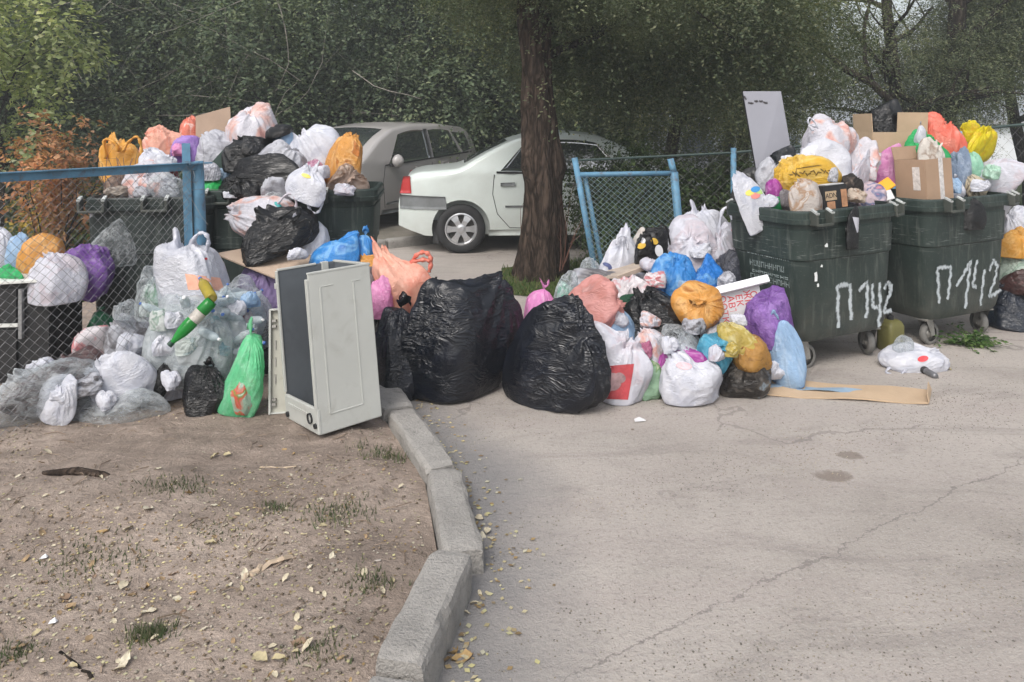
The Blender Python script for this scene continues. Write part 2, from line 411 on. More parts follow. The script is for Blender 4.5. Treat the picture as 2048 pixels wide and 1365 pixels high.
# ------------------------------------------------------------------ leaves and trees
def leaf_mat(name, cols, trans=.35):
    s = NT(name); g = s.n('NewGeometry').outputs['Random Per Island']
    st = [((i + .5) / len(cols), tuple(c) + (1,)) for i, c in enumerate(cols)]
    col = s.ramp(g, st); o = s.obj()
    tone = s.ramp(s.noise(o, .9, 3, .6), [(.32, (.62, .66, .62, 1)), (.5, (.95, .97, .93, 1)), (.68, (1.5, 1.45, 1.25, 1))])
    col = s.mix(1., col, tone, 'MULTIPLY'); s.set(base=col, rough=.6, spec=.15)
    tr = s.n('BsdfTranslucent', {'Color': s.mix(1., col, (1.25, 1.3, .7, 1), 'MULTIPLY')}).outputs[0]
    s.l(s.n('MixShader', {0: trans, 1: s.b.outputs[0], 2: tr}).outputs[0], s.out.inputs[0]); return s.m
M_leafdark = leaf_mat('dark_elm_leaves', [(.075, .105, .068), (.10, .135, .085), (.09, .122, .085), (.14, .175, .11), (.19, .22, .145)])
M_leafolive = leaf_mat('olive_leaves', [(.095, .12, .068), (.125, .148, .082), (.11, .14, .09), (.17, .185, .115), (.24, .24, .155), (.085, .11, .07)])
M_leafpale = leaf_mat('pale_leaves', [(.24, .29, .12), (.32, .37, .18), (.42, .45, .26), (.18, .23, .10), (.52, .52, .34)], .45)
M_leafrust = leaf_mat('rusty_leaves', [(.38, .17, .09), (.46, .24, .14), (.32, .14, .07), (.52, .31, .20), (.42, .25, .16)], .4)
M_leafyellow = leaf_mat('yellow_green_leaves', [(.34, .24, .05), (.22, .20, .06), (.40, .28, .08), (.12, .14, .05)], .4)
def bark_mat(name, c, sc=1.0):
    s = NT(name); o = s.obj()
    mp = s.n('Mapping', {'Vector': o, 'Scale': (7 * sc, 7 * sc, 1.5 * sc)}).outputs[0]
    pv = s.n('VectorMath', {0: mp, 1: s.n('VectorMath', {0: s.n('TexNoise', {'Vector': mp, 'Scale': 1.2, 'Detail': 4.}).outputs[1], 'Scale': 1.4}, operation='SCALE').outputs[0]}, operation='ADD').outputs[0]
    pl = s.n('TexVoronoi', {'Vector': pv, 'Scale': 2.4}, feature='DISTANCE_TO_EDGE').outputs[0]
    k = s.math('ADD', s.math('MULTIPLY', s.noise(mp, 2.6, 6, .7, .8), .6), s.math('MULTIPLY', s.math('MINIMUM', pl, .35), .8))
    col = s.ramp(k, [(.3, tuple(x * .35 for x in c) + (1,)), (.5, tuple(c) + (1,)), (.72, tuple(x * 1.5 for x in c) + (1,))])
    s.set(base=col, rough=.95, spec=.1, nrm=s.bump(k, 1.0, .06)); return s.m
M_bark = bark_mat('elm_bark', (.085, .062, .048))
M_barkdark = bark_mat('dark_bark', (.055, .045, .036))
M_twig = worn('pale_dry_twig', (.30, .27, .24, 1), .9, .3, 8)

def leaves(pos, nrm, size, rg, droop=.3, asp=.55):
    """a diamond leaf of two faces folded along its rib at each position"""
    n = len(pos)
    N = nrm * .55 + np.array([0, 0, .85]) + rg.normal(size=(n, 3)) * .38; N /= np.linalg.norm(N, axis=1)[:, None]
    a = rg.normal(size=(n, 3)); a[:, 2] -= droop * 1.2; a -= N * (a * N).sum(1)[:, None]; a /= np.linalg.norm(a, axis=1)[:, None] + 1e-9
    b = np.cross(N, a); c = N
    s = (size * rg.uniform(.6, 1.3, n))[:, None]
    v = np.stack([pos, pos + a * s * .5 + b * s * asp * .5 + c * s * .10, pos + a * s, pos + a * s * .5 - b * s * asp * .5 + c * s * .10], 1).reshape(-1, 3)
    k = np.arange(n)[:, None] * 4
    f = np.concatenate([k + np.array([[0, 1, 2]]), k + np.array([[0, 2, 3]])])
    return v, f
def crown_points(rg, n_spray, per, radii, shell=.55, spray_len=.5, droop=.5, lumps=22, hole=0.0):
    """leafy sprays: clumps over an uneven crown, each spray a short hanging twig"""
    C = rg.normal(size=(lumps, 3)); C /= np.linalg.norm(C, axis=1)[:, None]; C *= rg.uniform(.45, .95, lumps)[:, None]
    rad = rg.uniform(.16, .40, lumps)
    which = rg.integers(0, lumps, n_spray)
    d = rg.normal(size=(n_spray, 3)); d /= np.linalg.norm(d, axis=1)[:, None]
    p = (C[which] + d * (rad[which] * rg.uniform(shell, 1.05, n_spray) ** .6)[:, None]) * np.array(radii)
    out = d.copy(); out[:, 2] -= droop; out += rg.normal(size=out.shape) * .45; out /= np.linalg.norm(out, axis=1)[:, None]
    t = np.linspace(.05, 1, per)[None, :, None]
    bend = np.zeros((n_spray, per, 3)); bend[:, :, 2] = -(t[..., 0] ** 2) * .25 * spray_len * droop * 2
    L = (spray_len * rg.uniform(.6, 1.3, n_spray))[:, None, None]
    P = p[:, None, :] + out[:, None, :] * t * L + bend + rg.normal(size=(n_spray, per, 3)) * .022
    N = np.repeat(d[:, None, :], per, 1)
    return P.reshape(-1, 3), N.reshape(-1, 3)
def crown_mesh(name, seed, n_spray, per, radii, size, mat, **kw):
    rg = np.random.default_rng(seed); P, N = crown_points(rg, n_spray, per, radii, **kw)
    v, f = leaves(P, N, size, rg); return npmesh(name, v, f, mat)
def limb(mb, p, d, L, r, rg, depth, n=6, spread=.7, up=.15):
    pts = [Vector(p)]; rs = [r]; d = Vector(d).normalized()
    k = max(3, int(L / .28))
    for i in range(k):
        d = (d + Vector(rg.normal(size=3)) * .16 + Vector((0, 0, up * .2))).normalized()
        pts.append(pts[-1] + d * (L / k)); rs.append(r * (1 - .62 * (i + 1) / k))
        if depth and i >= 1 and rg.random() < .62:
            q = (d + Vector(rg.normal(size=3)) * spread).normalized()
            limb(mb, pts[-1], q, L * rg.uniform(.4, .65), rs[-1] * .62, rg, depth - 1, max(4, n - 1), spread, up)
    mb.tube(pts, rs, n)

CR = {}
CR['a'] = crown_mesh('crown', 1, 2900, 15, (2.6, 2.0, 2.3), .080, M_leafdark, droop=.7, spray_len=.75, lumps=26)
CR['b'] = crown_mesh('crown', 2, 3600, 16, (2.8, 2.0, 2.2), .058, M_leafolive, droop=.55, spray_len=.65, lumps=26)
CR['c'] = crown_mesh('crown', 3, 3200, 16, (2.4, 2.0, 2.6), .056, M_leafolive, droop=.7, lumps=30, spray_len=.65)
CR['d'] = crown_mesh('crown', 4, 2800, 15, (2.6, 2.0, 2.4), .078, M_leafdark, droop=.8, lumps=28, spray_len=.8)
def tree(x, y, h, lean, seed, label, crowns, trunk_r=.13, mat=None, group='trees growing behind the bins', bare=0, z0=0.0, cat='tree', depth=2):
    rg = np.random.default_rng(seed)
    t = empty('tree', (x, y, z0), label, cat, group)
    mb = MB(); pts = []; rs = []
    p = Vector((0, 0, -.1)); d = Vector((lean[0], lean[1], 1)).normalized(); k = 9
    for i in range(k + 1):
        pts.append(p.copy()); rs.append(trunk_r * (1.25 if i == 0 else 1) * (1 - .5 * i / k))
        p = p + d * (h / k); d = (d + Vector((*rg.normal(size=2) * .09, 0))).normalized()
    mb.tube(pts, rs, 9); mb.build('trunk', mat or M_barkdark, t, True)
    lb = MB()
    for i in range(3, k + 1):
        for _ in range(2):
            a = rg.uniform(0, 6.28); limb(lb, pts[i], (math.cos(a), math.sin(a), rg.uniform(.1, .8)), rg.uniform(1.0, 2.0), rs[i] * .55, rg, depth)
    lb.build('branch', mat or M_barkdark, t)
    if bare:
        tb = MB()
        for _ in range(bare):
            a = rg.uniform(PI * 1.05, PI * 1.95); q = Vector((rg.uniform(-2, 2), -1.5 + rg.uniform(-.6, .2), rg.uniform(1.2, 4.0)))
            limb(tb, q, (math.cos(a), -.35 + .3 * rg.random(), rg.uniform(-.9, .5)), rg.uniform(1.2, 2.2), .0075, rg, 3, 4, .8, -.12)
        tb.build('bare_twigs', M_twig, t, kind='stuff')
    for (cx, cy, cz, s, key, rz) in crowns:
        o = link('crown', CR[key], t, kind='stuff'); o.location = (cx, cy, cz); o.scale = (s, s, s); o.rotation_euler = (0, 0, R(rz))
    return t
g_t = 'trees growing behind the bins'
TREES = [
 (-9.6, 14.0, 4.6, (.05, 0), 'dark tree at the far left edge behind the rusty shrub', [(0, 0, 2.6, 1.0, 'a', 10), (.6, .5, 4.6, .9, 'd', 80)], 5),
 (-7.0, 15.2, 5.0, (-.04, 0), 'dark tree with pale bare twigs above the bin with wire mesh in front', [(0, 0, 2.5, 1.05, 'd', 40), (-.5, .4, 4.8, 1., 'a', 120)], 16),
 (-4.4, 14.6, 5.0, (.06, 0), 'dark tree with thin bare twigs above the left cardboard sheet', [(0, 0, 2.7, 1.05, 'a', 200), (.3, .6, 4.8, 1., 'd', 15)], 14),
 (-1.9, 16.2, 5.2, (-.03, 0), 'dense dark tree behind the grey hatchback', [(0, 0, 2.6, 1.1, 'd', 300), (.6, 0, 4.9, 1., 'a', 60)], 4),
 (.6, 16.6, 5.2, (.04, 0), 'dense dark tree behind the roof of the white saloon', [(0, 0, 2.5, 1.1, 'a', 150), (-.4, .3, 4.9, 1.05, 'd', 220)], 0),
 (3.0, 14.4, 5.4, (.05, 0), 'olive tree behind the blue pipe frame', [(0, 0, 3.35, 1.05, 'b', 30), (.5, .5, 5.0, .9, 'c', 0)], 0),
 (4.7, 15.2, 5.4, (-.05, 0), 'olive tree behind the upright grey board', [(0, 0, 3.4, .95, 'c', 100), (-.5, .2, 5.1, .9, 'b', 200)], 0),
]
for i, (x, y, h, ln, lab, cr, bare) in enumerate(TREES):
    tree(x, y, h, ln, 100 + i, lab, cr, .14, None, g_t, bare)
for i, (x, y, s_, k_, lab_) in enumerate(((-13, 21, 1.5, 'd', 'tall dark tree in the back row, furthest left'), (-8.5, 20, 1.5, 'a', 'tall dark tree in the back row behind the rusty shrub'), (-4.5, 21, 1.5, 'd', 'tall dark tree in the back row behind the left heap of bags'), (-.5, 20.5, 1.5, 'a', 'tall dark tree in the back row behind the two cars'), (3.2, 21, 1.5, 'c', 'tall olive tree in the back row behind the elm crown'), (6.6, 23, 1.2, 'b', 'tall olive tree in the back row left of the gap of sky'))):
    hi = 1.9 if x < 2.5 else 4.2
    tree(x, y, 6, (.02, 0), 170 + i, lab_, [(0, 0, hi, s_, k_, 40 * i), (.5, .8, hi + 2.6, s_, k_, 40 * i + 130)], .16, None, 'trees of the back row', 0, depth=1)
# the two forked trees over the right-hand bins, with sky between them
tree(6.4, 12.0, 5.6, (-.08, 0), 131, 'forked tree with a leaning limb above the box with open flaps', [(-1.5, .5, 2.75, .72, 'c', 20), (.7, .9, 2.5, .62, 'b', 140), (-3.1, .6, 4.5, .8, 'b', 250)], .125, M_barkdark, g_t)
tree(7.25, 12.6, 5.6, (.05, 0), 132, 'dark tree trunk rising behind the salmon bag', [(1.9, .8, 3.5, .7, 'b', 80), (2.2, .4, 4.2, .85, 'c', 10), (.4, 1.2, 2.2, .55, 'c', 60)], .20, M_barkdark, g_t)
tree(10.4, 15.0, 5.6, (-.1, 0), 133, 'olive tree at the far right edge beyond the yellow bag', [(0, 0, 4.3, .95, 'c', 20), (1.0, 0, 5.6, .9, 'b', 75)], .13, M_barkdark, g_t)
_t = [o for o in COL.objects if o.get('label', '').startswith('forked tree with a leaning limb')][0]
mb = MB(); mb.tube([pt(x, y, 10.9) - _t.location for x, y in ((1822, 262), (1790, 212), (1745, 168), (1692, 140), (1640, 96), (1598, 40), (1570, -40))], [.075, .06, .055, .05, .042, .034, .028], 8)
mb.tube([pt(x, y, 10.9) - _t.location for x, y in ((1745, 168), (1730, 120), (1728, 60), (1745, -20))], [.035, .03, .024, .018], 6); mb.build('limb', M_barkdark, _t, True)
# pale sapling at the far left
CR['p'] = crown_mesh('crown', 8, 620, 11, (1.25, .8, 1.7), .095, M_leafpale, droop=.7, lumps=26, spray_len=.4)
tree(-7.1, 10.4, 3.4, (.02, 0), 140, 'pale yellow green sapling at the left edge above the rusty shrub', [(0, 0, 2.9, 1.0, 'p', 0)], .05, M_barkdark, 'saplings at the left edge', z0=.02)
# big elm with flared root in front of the lawn
el = empty('elm_tree', (.29, 7.95, .0), 'thick elm with ridged flared trunk beside the blue pipe frame', 'tree')
n, m = 40, 30; vs = []; fs = []; rg = np.random.default_rng(5)
for i in range(m + 1):
    z = -.05 + 4.6 * i / m
    for k in range(n):
        a = 2 * PI * k / n
        r = .185 + .085 * math.exp(-max(0, z) / .35) - .008 * z
        r *= 1 + (.10 * math.sin(a * 5 + 1 + z * .6) + .06 * math.sin(a * 9 + 2 - z * 1.1) + .05 * math.sin(a * 14 + z * 2)) * (1.3 if z < 1 else .8)
        r *= 1 + .07 * math.sin(z * 2.3 + a) + .05 * math.sin(z * 6.1 + a * 3); r += .08 * math.exp(-((z - 1.18) / .16) ** 2) * max(0, math.sin(a * 3 + 2.2)) + .03 * math.sin(z * 5 + a * 2) * .5
        vs.append((r * math.cos(a) + .03 * math.sin(z * 1.4) - .012 * z, r * math.sin(a), z))
for i in range(m):
    for k in range(n): fs.append((i * n + k, i * n + (k + 1) % n, (i + 1) * n + (k + 1) % n, (i + 1) * n + k))
mb = MB(); mb.add(vs, fs); mb.build('trunk', M_bark, el, True)
lb = MB(); rg = np.random.default_rng(12)
for z, a in ((2.3, -.4), (2.6, .5), (3.1, 1.6), (3.5, -.2), (3.6, 2.4)):
    limb(lb, (0, 0, z), (math.cos(a), math.sin(a) * .8, .35), 2.2, .05, rg, 2)
lb.build('branch', M_barkdark, el)
CR['e'] = crown_mesh('crown', 11, 3400, 16, (2.2, 1.5, 1.25), .044, M_leafolive, droop=.55, lumps=30, spray_len=.45)
for loc, s, rz in (((1.55, .7, 3.0), 1.0, 0), ((-.1, .3, 3.6), .8, 90), ((2.2, 1.6, 2.75), .85, 160), ((.6, 1.1, 2.35), .5, 40), ((-.05, -.45, 3.35), .42, 75), ((.75, -.3, 2.95), .38, 210)):
    o = link('crown', CR['e'], el, kind='stuff'); o.location = loc; o.scale = (s,) * 3; o.rotation_euler = (0, 0, R(rz))
sk_ = MB(); rg = np.random.default_rng(31)     # dry suckers round the foot
for _ in range(14):
    a = rg.uniform(-.6, 1.2) if _ < 9 else rg.uniform(0, 6.28); limb(sk_, (.25 * math.cos(a), .25 * math.sin(a), .1), (math.cos(a) * .25, -.05, 1), rg.uniform(.3, .75), .006, rg, 1, 4, .4)
sk_.build('sucker_shoots', worn('reddish_shoot', (.16, .075, .055, 1), .9), el, kind='stuff')

def shrub(name, loc, seed, label, key, scale, mat, cat='shrub', group=None, stems=9, h=1.2, z=.8):
    s = empty(name, loc, label, cat, group); rg = np.random.default_rng(seed); mb = MB()
    for _ in range(stems):
        a = rg.uniform(0, 6.28); limb(mb, (.08 * math.cos(a), .08 * math.sin(a), -.03), (math.cos(a) * .5, math.sin(a) * .4, 1.2), h * rg.uniform(.7, 1.1), .012, rg, 2, 4)
    mb.build('stem', M_barkdark, s)
    o = link('foliage', CR[key], s, kind='stuff'); o.location = (0, 0, z); o.scale = scale
    return s
CR['r'] = crown_mesh('foliage', 21, 330, 9, (.62, .5, .9), .085, M_leafrust, droop=.4, lumps=20, spray_len=.26)
CR['y'] = crown_mesh('foliage', 22, 200, 8, (.5, .4, .4), .07, M_leafyellow, droop=.3, lumps=10, spray_len=.2)
CR['s'] = crown_mesh('foliage', 23, 1500, 12, (.95, .7, .95), .062, M_leafolive, droop=.4, lumps=24, spray_len=.3)
CR['g'] = crown_mesh('foliage', 24, 900, 11, (.9, .5, .5), .06, M_leafdark, droop=.3, lumps=18, spray_len=.3)
shrub('rusty_shrub', gnd(98, 520, .02), 3, 'rusty orange autumn shrub behind the left wire fence', 'r', (.72, .9, 1.0), None, h=1.5, z=1.02)
shrub('yellow_shrub', gnd(128, 505, .02), 4, 'low yellow green shrub at the foot of the rusty shrub', 'y', (1.1, 1, 1), None, stems=5, h=.7, z=.55)
CR['h'] = crown_mesh('foliage', 25, 1900, 12, (.85, .42, .62), .05, leaf_mat('hedge_leaves', [(.045, .075, .03), (.06, .10, .04), (.085, .125, .05), (.12, .15, .07), (.05, .08, .04)]), droop=.25, lumps=26, spray_len=.26)
for i_, (x_, y_, sc_, z_, lab_) in enumerate(((1.22, 8.55, (.68, 1, 1.15), .68, 'dense green bush right of the elm trunk behind the blue pipe frame'), (1.62, 8.6, (.9, 1, .98), .56, 'dense green bush seen through the wire of the blue pipe frame'), (2.5, 8.55, (.9, 1, .95), .54, 'dense green bush right of the blue pipe frame'), (3.3, 8.7, (.7, 1, .9), .5, 'green bush behind the upright grey board'))):
    shrub('green_bush', (x_, y_, .01), 50 + i_, lab_, 'h', sc_, None, 'bush', 'bushes in front of the white car', h=1.0, z=z_)
for i, (x, y, k, lab) in enumerate(((2.45, 15.2, .8, 'low dark hedge bush on the far side of the lawn'), (4.5, 17.0, 1.0, 'low dark bush in front of the added white building'), (-8.6, 12.2, 1.0, 'low dark bush behind the left wire fence'), (-5.6, 13.2, 1.1, 'low dark undergrowth between the rusty shrub and the bins'), (-3.3, 13.6, 1.1, 'low dark undergrowth behind the heap of bags'), (1.4, 15.0, 1.2, 'low dark undergrowth behind the white saloon'))):
    shrub('undergrowth_bush', (x, y, .01), 40 + i, lab, 'g', (1.3 * k, 1, 1.15 * k), None, 'bush', None, 6, .8, .55 * k)

# low white building, added as a stand-in for bright sky under the trees
wb = empty('added_white_building', (7.5, 27, 0), 'long low white building added for the bright sky under the trees beyond the right bins', 'building')
M_wall = worn('sky_white_wall', (.78, .80, .84, 1), .85, .08, 1.5)
mb = MB(); mb.box((1.5, 2.5, .85), (24, 5, 1.7)); mb.build('wall', M_wall, wb)
mb = MB(); mb.box((1.5, 2.5, 1.775), (24.6, 5.6, .15)); mb.build('roof', worn('grey_felt', (.35, .36, .38, 1), .9), wb)
for i in range(6):
    mb = MB(); mb.box((-7 + i * 3.1, -.01, .95), (1.1, .06, .7)); w = mb.build('window', worn('grey_glass', (.28, .32, .36, 1), .2), wb)
    mb = MB(); mb.box((-7 + i * 3.1, -.03, .56), (1.25, .1, .06)); mb.build('sill', M_conc, w)

# grass: blades on both lawns
def blades(name, mat, seed, pts, h, w=.006):
    rg = np.random.default_rng(seed); n = len(pts)
    a = rg.uniform(0, 6.28, n); ln = rg.normal(size=(n, 2)) * .35
    hh = h * rg.uniform(.5, 1.3, n); ww = w * rg.uniform(.7, 1.4, n)
    dx = np.stack([np.cos(a), np.sin(a), np.zeros(n)], 1) * ww[:, None]
    tip = pts + np.stack([ln[:, 0] * hh, ln[:, 1] * hh, hh], 1)
    v = np.stack([pts - dx, pts + dx, tip], 1).reshape(-1, 3); f = np.arange(n * 3).reshape(-1, 3)
    return npmesh(name, v, f, mat)
M_grass = leaf_mat('grass_blades', [(.055, .10, .028), (.075, .125, .04), (.10, .13, .05), (.16, .15, .075)], .3)
rg = np.random.default_rng(77)
def scatter(n, fx, seed):
    r = np.random.default_rng(seed); out = []
    while sum(len(q) for q in out) < n:
        q = fx(r); out.append(q)
    return np.concatenate(out)[:n]
def inpoly(P, poly):
    x, y = P[:, 0], P[:, 1]; c = np.zeros(len(P), bool); k = len(poly)
    for i in range(k):
        x1, y1 = poly[i]; x2, y2 = poly[(i + 1) % k]
        t = ((y1 > y) != (y2 > y)) & (x < (x2 - x1) * (y - y1) / (y2 - y1 + 1e-12) + x1); c ^= t
    return c
def in_lawn(r):
    P = np.stack([r.uniform(-.2, 6.5, 60000), 7 + 13 * r.random(60000) ** 1.6], 1); P = P[inpoly(P, lawn_poly)]
    k = (vnoise(P[:, 0], P[:, 1], 4, 4, .25) > -.35) & (r.random(len(P)) < np.clip((P[:, 0] - .35) / .8, .06, 1))
    P = P[k]; return np.c_[P, np.full(len(P), .006)]
link('grass', blades('grass', M_grass, 5, scatter(60000, in_lawn, 1), .07, .008), kind='stuff')
def in_back(r):
    P = np.stack([r.uniform(-9, -2.8, 60000), 6.7 + 8 * r.random(60000) ** 1.4], 1); P = P[P[:, 0] < -2.7 - (P[:, 1] - 6.6) * .62]
    return np.c_[P, np.full(len(P), .02)]
link('grass', blades('grass', M_grass, 6, scatter(36000, in_back, 2), .10, .01), kind='stuff')
# ------------------------------------------------------------------ cars
def car_paint(name, c, rough=.28):
    s = NT(name); o = s.obj()
    d = s.ramp(s.noise(o, 3.2, 6, .65), [(.4, (0, 0, 0, 1)), (.8, (.35,) * 3 + (1,))])
    z = s.n('SeparateXYZ', {0: o}).outputs[2]
    low = s.math('MULTIPLY', s.ramp(z, [(.18, (1,) * 3 + (1,)), (.65, (0, 0, 0, 1))]), s.noise(o, 7, 5, .7))
    col = s.mix(s.math('MAXIMUM', s.math('MULTIPLY', d, .5), s.math('MULTIPLY', low, .7)), c, (.22, .20, .175, 1))
    s.set(base=col, rough=rough, coat=.6, spec=.5); s.b.inputs['Coat Roughness'].default_value = .08
    return s.m
def glossy(name, c, rough=.1, spec=.6):
    s = NT(name); s.set(base=c, rough=rough, spec=spec); return s.m
M_glass = glossy('car_glass', (.03, .036, .04, 1), .04, 1.0); M_glass.node_tree.nodes['Principled BSDF'].inputs['IOR'].default_value = 2.6
M_black = worn('black_rubber', (.022, .022, .023, 1), .75, .3, 10)
M_trim = worn('grey_bumper_plastic', (.16, .17, .175, 1), .6, .2, 8)
M_seam = worn('door_gap', (.02, .02, .02, 1), .9, 0)
M_alloy = worn('alloy', (.62, .63, .65, 1), .32, .12, 9, (.2, .19, .17, 1), .3, 0, .8)
class Car:
    def __init__(s, name, label, loc, yaw, L, top, hw, belt, paint, wheels, wr, tumble=.30, sill=.22, cat='car'):
        s.e = empty(name, loc, label, cat, None, (0, 0, yaw)); s.L = L; s.top_k = top; s.hw_k = hw; s.belt = belt; s.tum = tumble; s.sill = sill
        s.paint = paint
        xs = np.linspace(0, L, 76); ns, na, nt_ = 16, 5, 6; vs = []; fs = []; m = 0
        for x in xs:
            zt = s.top(x); r = min(.07, (zt - s.bot(x)) * .3); sec = []
            zb = s.bot(x)
            for i in range(ns): z = zb + (zt - r - zb) * i / (ns - 1); sec.append((s.W(x, z), z))
            w0 = s.W(x, zt - r)
            for i in range(1, na + 1): a = PI / 2 * i / na; sec.append((w0 - r * (1 - math.cos(a)) - r * .25 * math.sin(a), zt - r + r * math.sin(a)))
            we = sec[-1][0]
            for i in range(1, nt_ + 1): q = i / nt_; sec.append((we * (1 - q), zt + .035 * (1 - (1 - q) ** 2) * min(1, we / .5)))
            full = [(x, -y, z) for y, z in sec] + [(x, y, z) for y, z in sec[-2::-1]]
            m = len(full); vs += full
        n = len(xs)
        for i in range(n - 1):
            for j in range(m): fs.append((i * m + j, (i + 1) * m + j, (i + 1) * m + (j + 1) % m, i * m + (j + 1) % m))
        fs += [tuple(range(m - 1, -1, -1))[::-1][::-1], tuple((n - 1) * m + j for j in range(m))]
        mb = MB(); mb.add(vs, fs); o = mb.build('body', paint, None, True)
        bm = bmesh.new(); bm.from_mesh(o.data); bmesh.ops.recalc_face_normals(bm, faces=bm.faces); bm.to_mesh(o.data); bm.free()
        cut = MB()
        for xw in wheels:
            for sd in (-1, 1): cut.lathe([(wr * 1.19, -.12), (wr * 1.19, .20)], Matrix.Translation((xw, sd * (s.W(xw, .5) - .06), wr)) @ Matrix.Rotation(sd * PI / 2, 4, 'X').inverted(), 40)
        co = cut.build('cut', M_black)
        bo = o.modifiers.new('arch', 'BOOLEAN'); bo.object = co; bo.operation = 'DIFFERENCE'; bo.solver = 'EXACT'
        bpy.context.view_layer.update(); dg = bpy.context.evaluated_depsgraph_get()
        me = bpy.data.meshes.new_from_object(o.evaluated_get(dg)); o.modifiers.clear(); o.data = me
        bpy.data.objects.remove(co)
        if len(me.materials) < 2: me.materials.append(M_black)
        me.materials[0] = paint; me.materials[1] = M_black
        for p in me.polygons: p.use_smooth = True
        try: me.set_sharp_from_angle(angle=R(40))
        except Exception: pass
        o.parent = s.e; s.body = o
    def top(s, x): k = np.array(s.top_k); return float(s.sm(x, k))
    def sm(s, x, k):
        f = lambda q: np.interp(q, k[:, 0], k[:, 1]); return (f(x - .07) + 2 * f(x) + f(x + .07)) / 4
    def bot(s, x): return s.sill + .12 * max(0, 1 - min(x, s.L - x) / .35)
    def W(s, x, z):
        w = float(s.sm(x, np.array(s.hw_k))); b = s.belt(x)
        if z > b: return w - s.tum * (z - b) - .10 * max(0, z - b) ** 2
        q = (z - s.sill) / max(.1, b - s.sill)
        return w * (1 - .055 * (1 - q) ** 2) - .018 * q ** 4
    def patch(s, name, corners, mat, off=.006, side=-1, n=(12, 8), parent=None, label=None, bulge=0.0):
        """a piece that follows the side of the body: corners (x, z) bottom left, bottom right, top right, top left"""
        a, b, c, d = [np.array(q, float) for q in corners]; vs = []; fs = []
        for j in range(n[1] + 1):
            v = j / n[1]
            for i in range(n[0] + 1):
                u = i / n[0]; p = (a * (1 - u) + b * u) * (1 - v) + (d * (1 - u) + c * u) * v
                z = p[1] + bulge * 4 * u * (1 - u) * v
                vs.append((p[0], side * (s.W(p[0], z) + off), z))
        for j in range(n[1]):
            for i in range(n[0]): q = j * (n[0] + 1) + i; fs.append((q, q + 1, q + n[0] + 2, q + n[0] + 1))
        k = len(vs); vs += [(x, y - side * .03, z) for x, y, z in vs]
        rim = [i for i in range(n[0] + 1)] + [(j + 1) * (n[0] + 1) - 1 for j in range(1, n[1] + 1)] + [n[1] * (n[0] + 1) + i for i in range(n[0] - 1, -1, -1)] + [j * (n[0] + 1) for j in range(n[1] - 1, 0, -1)]
        for i in range(len(rim)): p, q = rim[i], rim[(i + 1) % len(rim)]; fs.append((p, q, q + k, p + k))
        mb = MB(); mb.add(vs, fs); return mb.build(name, mat, parent or s.e, True, label=label)
    def glasspatch(s, name, corners, mat, off=.006, n=(10, 10)):
        """glass or panel lying on the top line: corners (x, y)"""
        a, b, c, d = [np.array(q, float) for q in corners]; vs = []; fs = []
        for j in range(n[1] + 1):
            v = j / n[1]
            for i in range(n[0] + 1):
                u = i / n[0]; p = (a * (1 - u) + b * u) * (1 - v) + (d * (1 - u) + c * u) * v
                we = max(.2, s.W(p[0], s.top(p[0])) - .07); q = 1 - min(1, abs(p[1]) / we)
                vs.append((p[0], p[1], s.top(p[0]) + .035 * (1 - (1 - q) ** 2) + off))
        for j in range(n[1]):
            for i in range(n[0]): q = j * (n[0] + 1) + i; fs.append((q, q + 1, q + n[0] + 2, q + n[0] + 1))
        mb = MB(); mb.add(vs, fs); return mb.build(name, mat, s.e, True)
    def wheel(s, x, side, r, spokes, w=.19):
        y = side * (s.W(x, .5) - .075)
        we = bpy.data.objects.new('wheel', None); COL.objects.link(we); we.parent = s.e; we.location = (x, y, r); we.rotation_euler = (R(90) * -side, 0, 0)
        mb = MB(); ri = r * .66; h = w / 2
        mb.lathe([(ri, -h), (ri + .02, -h - .004), (r - .03, -h), (r - .006, -h + .022), (r, -h + .05), (r, h - .05), (r - .006, h - .022), (r - .03, h), (ri + .015, h - .002), (ri, h - .012), (ri, -h)], None, 40, False)
        mb.build('tyre', M_black, we, True)
        mb = MB(); mb.lathe([(ri, -h), (ri + .004, h - .012), (ri - .015, h - .008), (ri - .028, h - .025), (ri - .03, -h)], None, 40, False)
        mb.lathe([(.035, h - .05), (.06, h - .012), (.03, h - .004), (.0, h - .004)], None, 16, False)
        for k in range(spokes):
            a = 2 * PI * k / spokes
            mb.add([Matrix.Rotation(a, 3, 'Z') @ Vector(p) for p in ((.03, -.032, h - .014), (ri * .55, -.034, h - .012), (ri - .01, -.055, h - .022), (ri - .01, .055, h - .022), (ri * .55, .034, h - .012), (.03, .032, h - .014),
                                                                 (.03, -.025, h - .06), (ri * .55, -.025, h - .06), (ri - .01, -.05, h - .07), (ri - .01, .05, h - .07), (ri * .55, .025, h - .06), (.03, .025, h - .06))],
                   [(0, 1, 4, 5), (1, 2, 3, 4), (0, 6, 7, 1), (1, 7, 8, 2), (3, 9, 10, 4), (4, 10, 11, 5)])
        mb.build('rim', M_alloy, we)
        mb = MB(); mb.lathe([(.0, h - .085), (ri - .03, h - .085)], None, 24, False); mb.lathe([(.0, h - .07), (.12, h - .07), (.12, h - .085)], None, 20, False)
        mb.build('brake_disc', worn('brake', (.06, .055, .05, 1), .6, .3), we)
def seam(c, pts, w=.012, side=-1):
    w *= .6
    for (x0, z0), (x1, z1) in zip(pts[:-1], pts[1:]):
        d = np.array([x1 - x0, z1 - z0]); L = np.linalg.norm(d); q = np.array([-d[1], d[0]]) / L * w / 2
        c.patch('door_gap', [(x0 - q[0], z0 - q[1]), (x1 - q[0], z1 - q[1]), (x1 + q[0], z1 + q[1]), (x0 + q[0], z0 + q[1])], M_seam, .002, side, (4, 1))

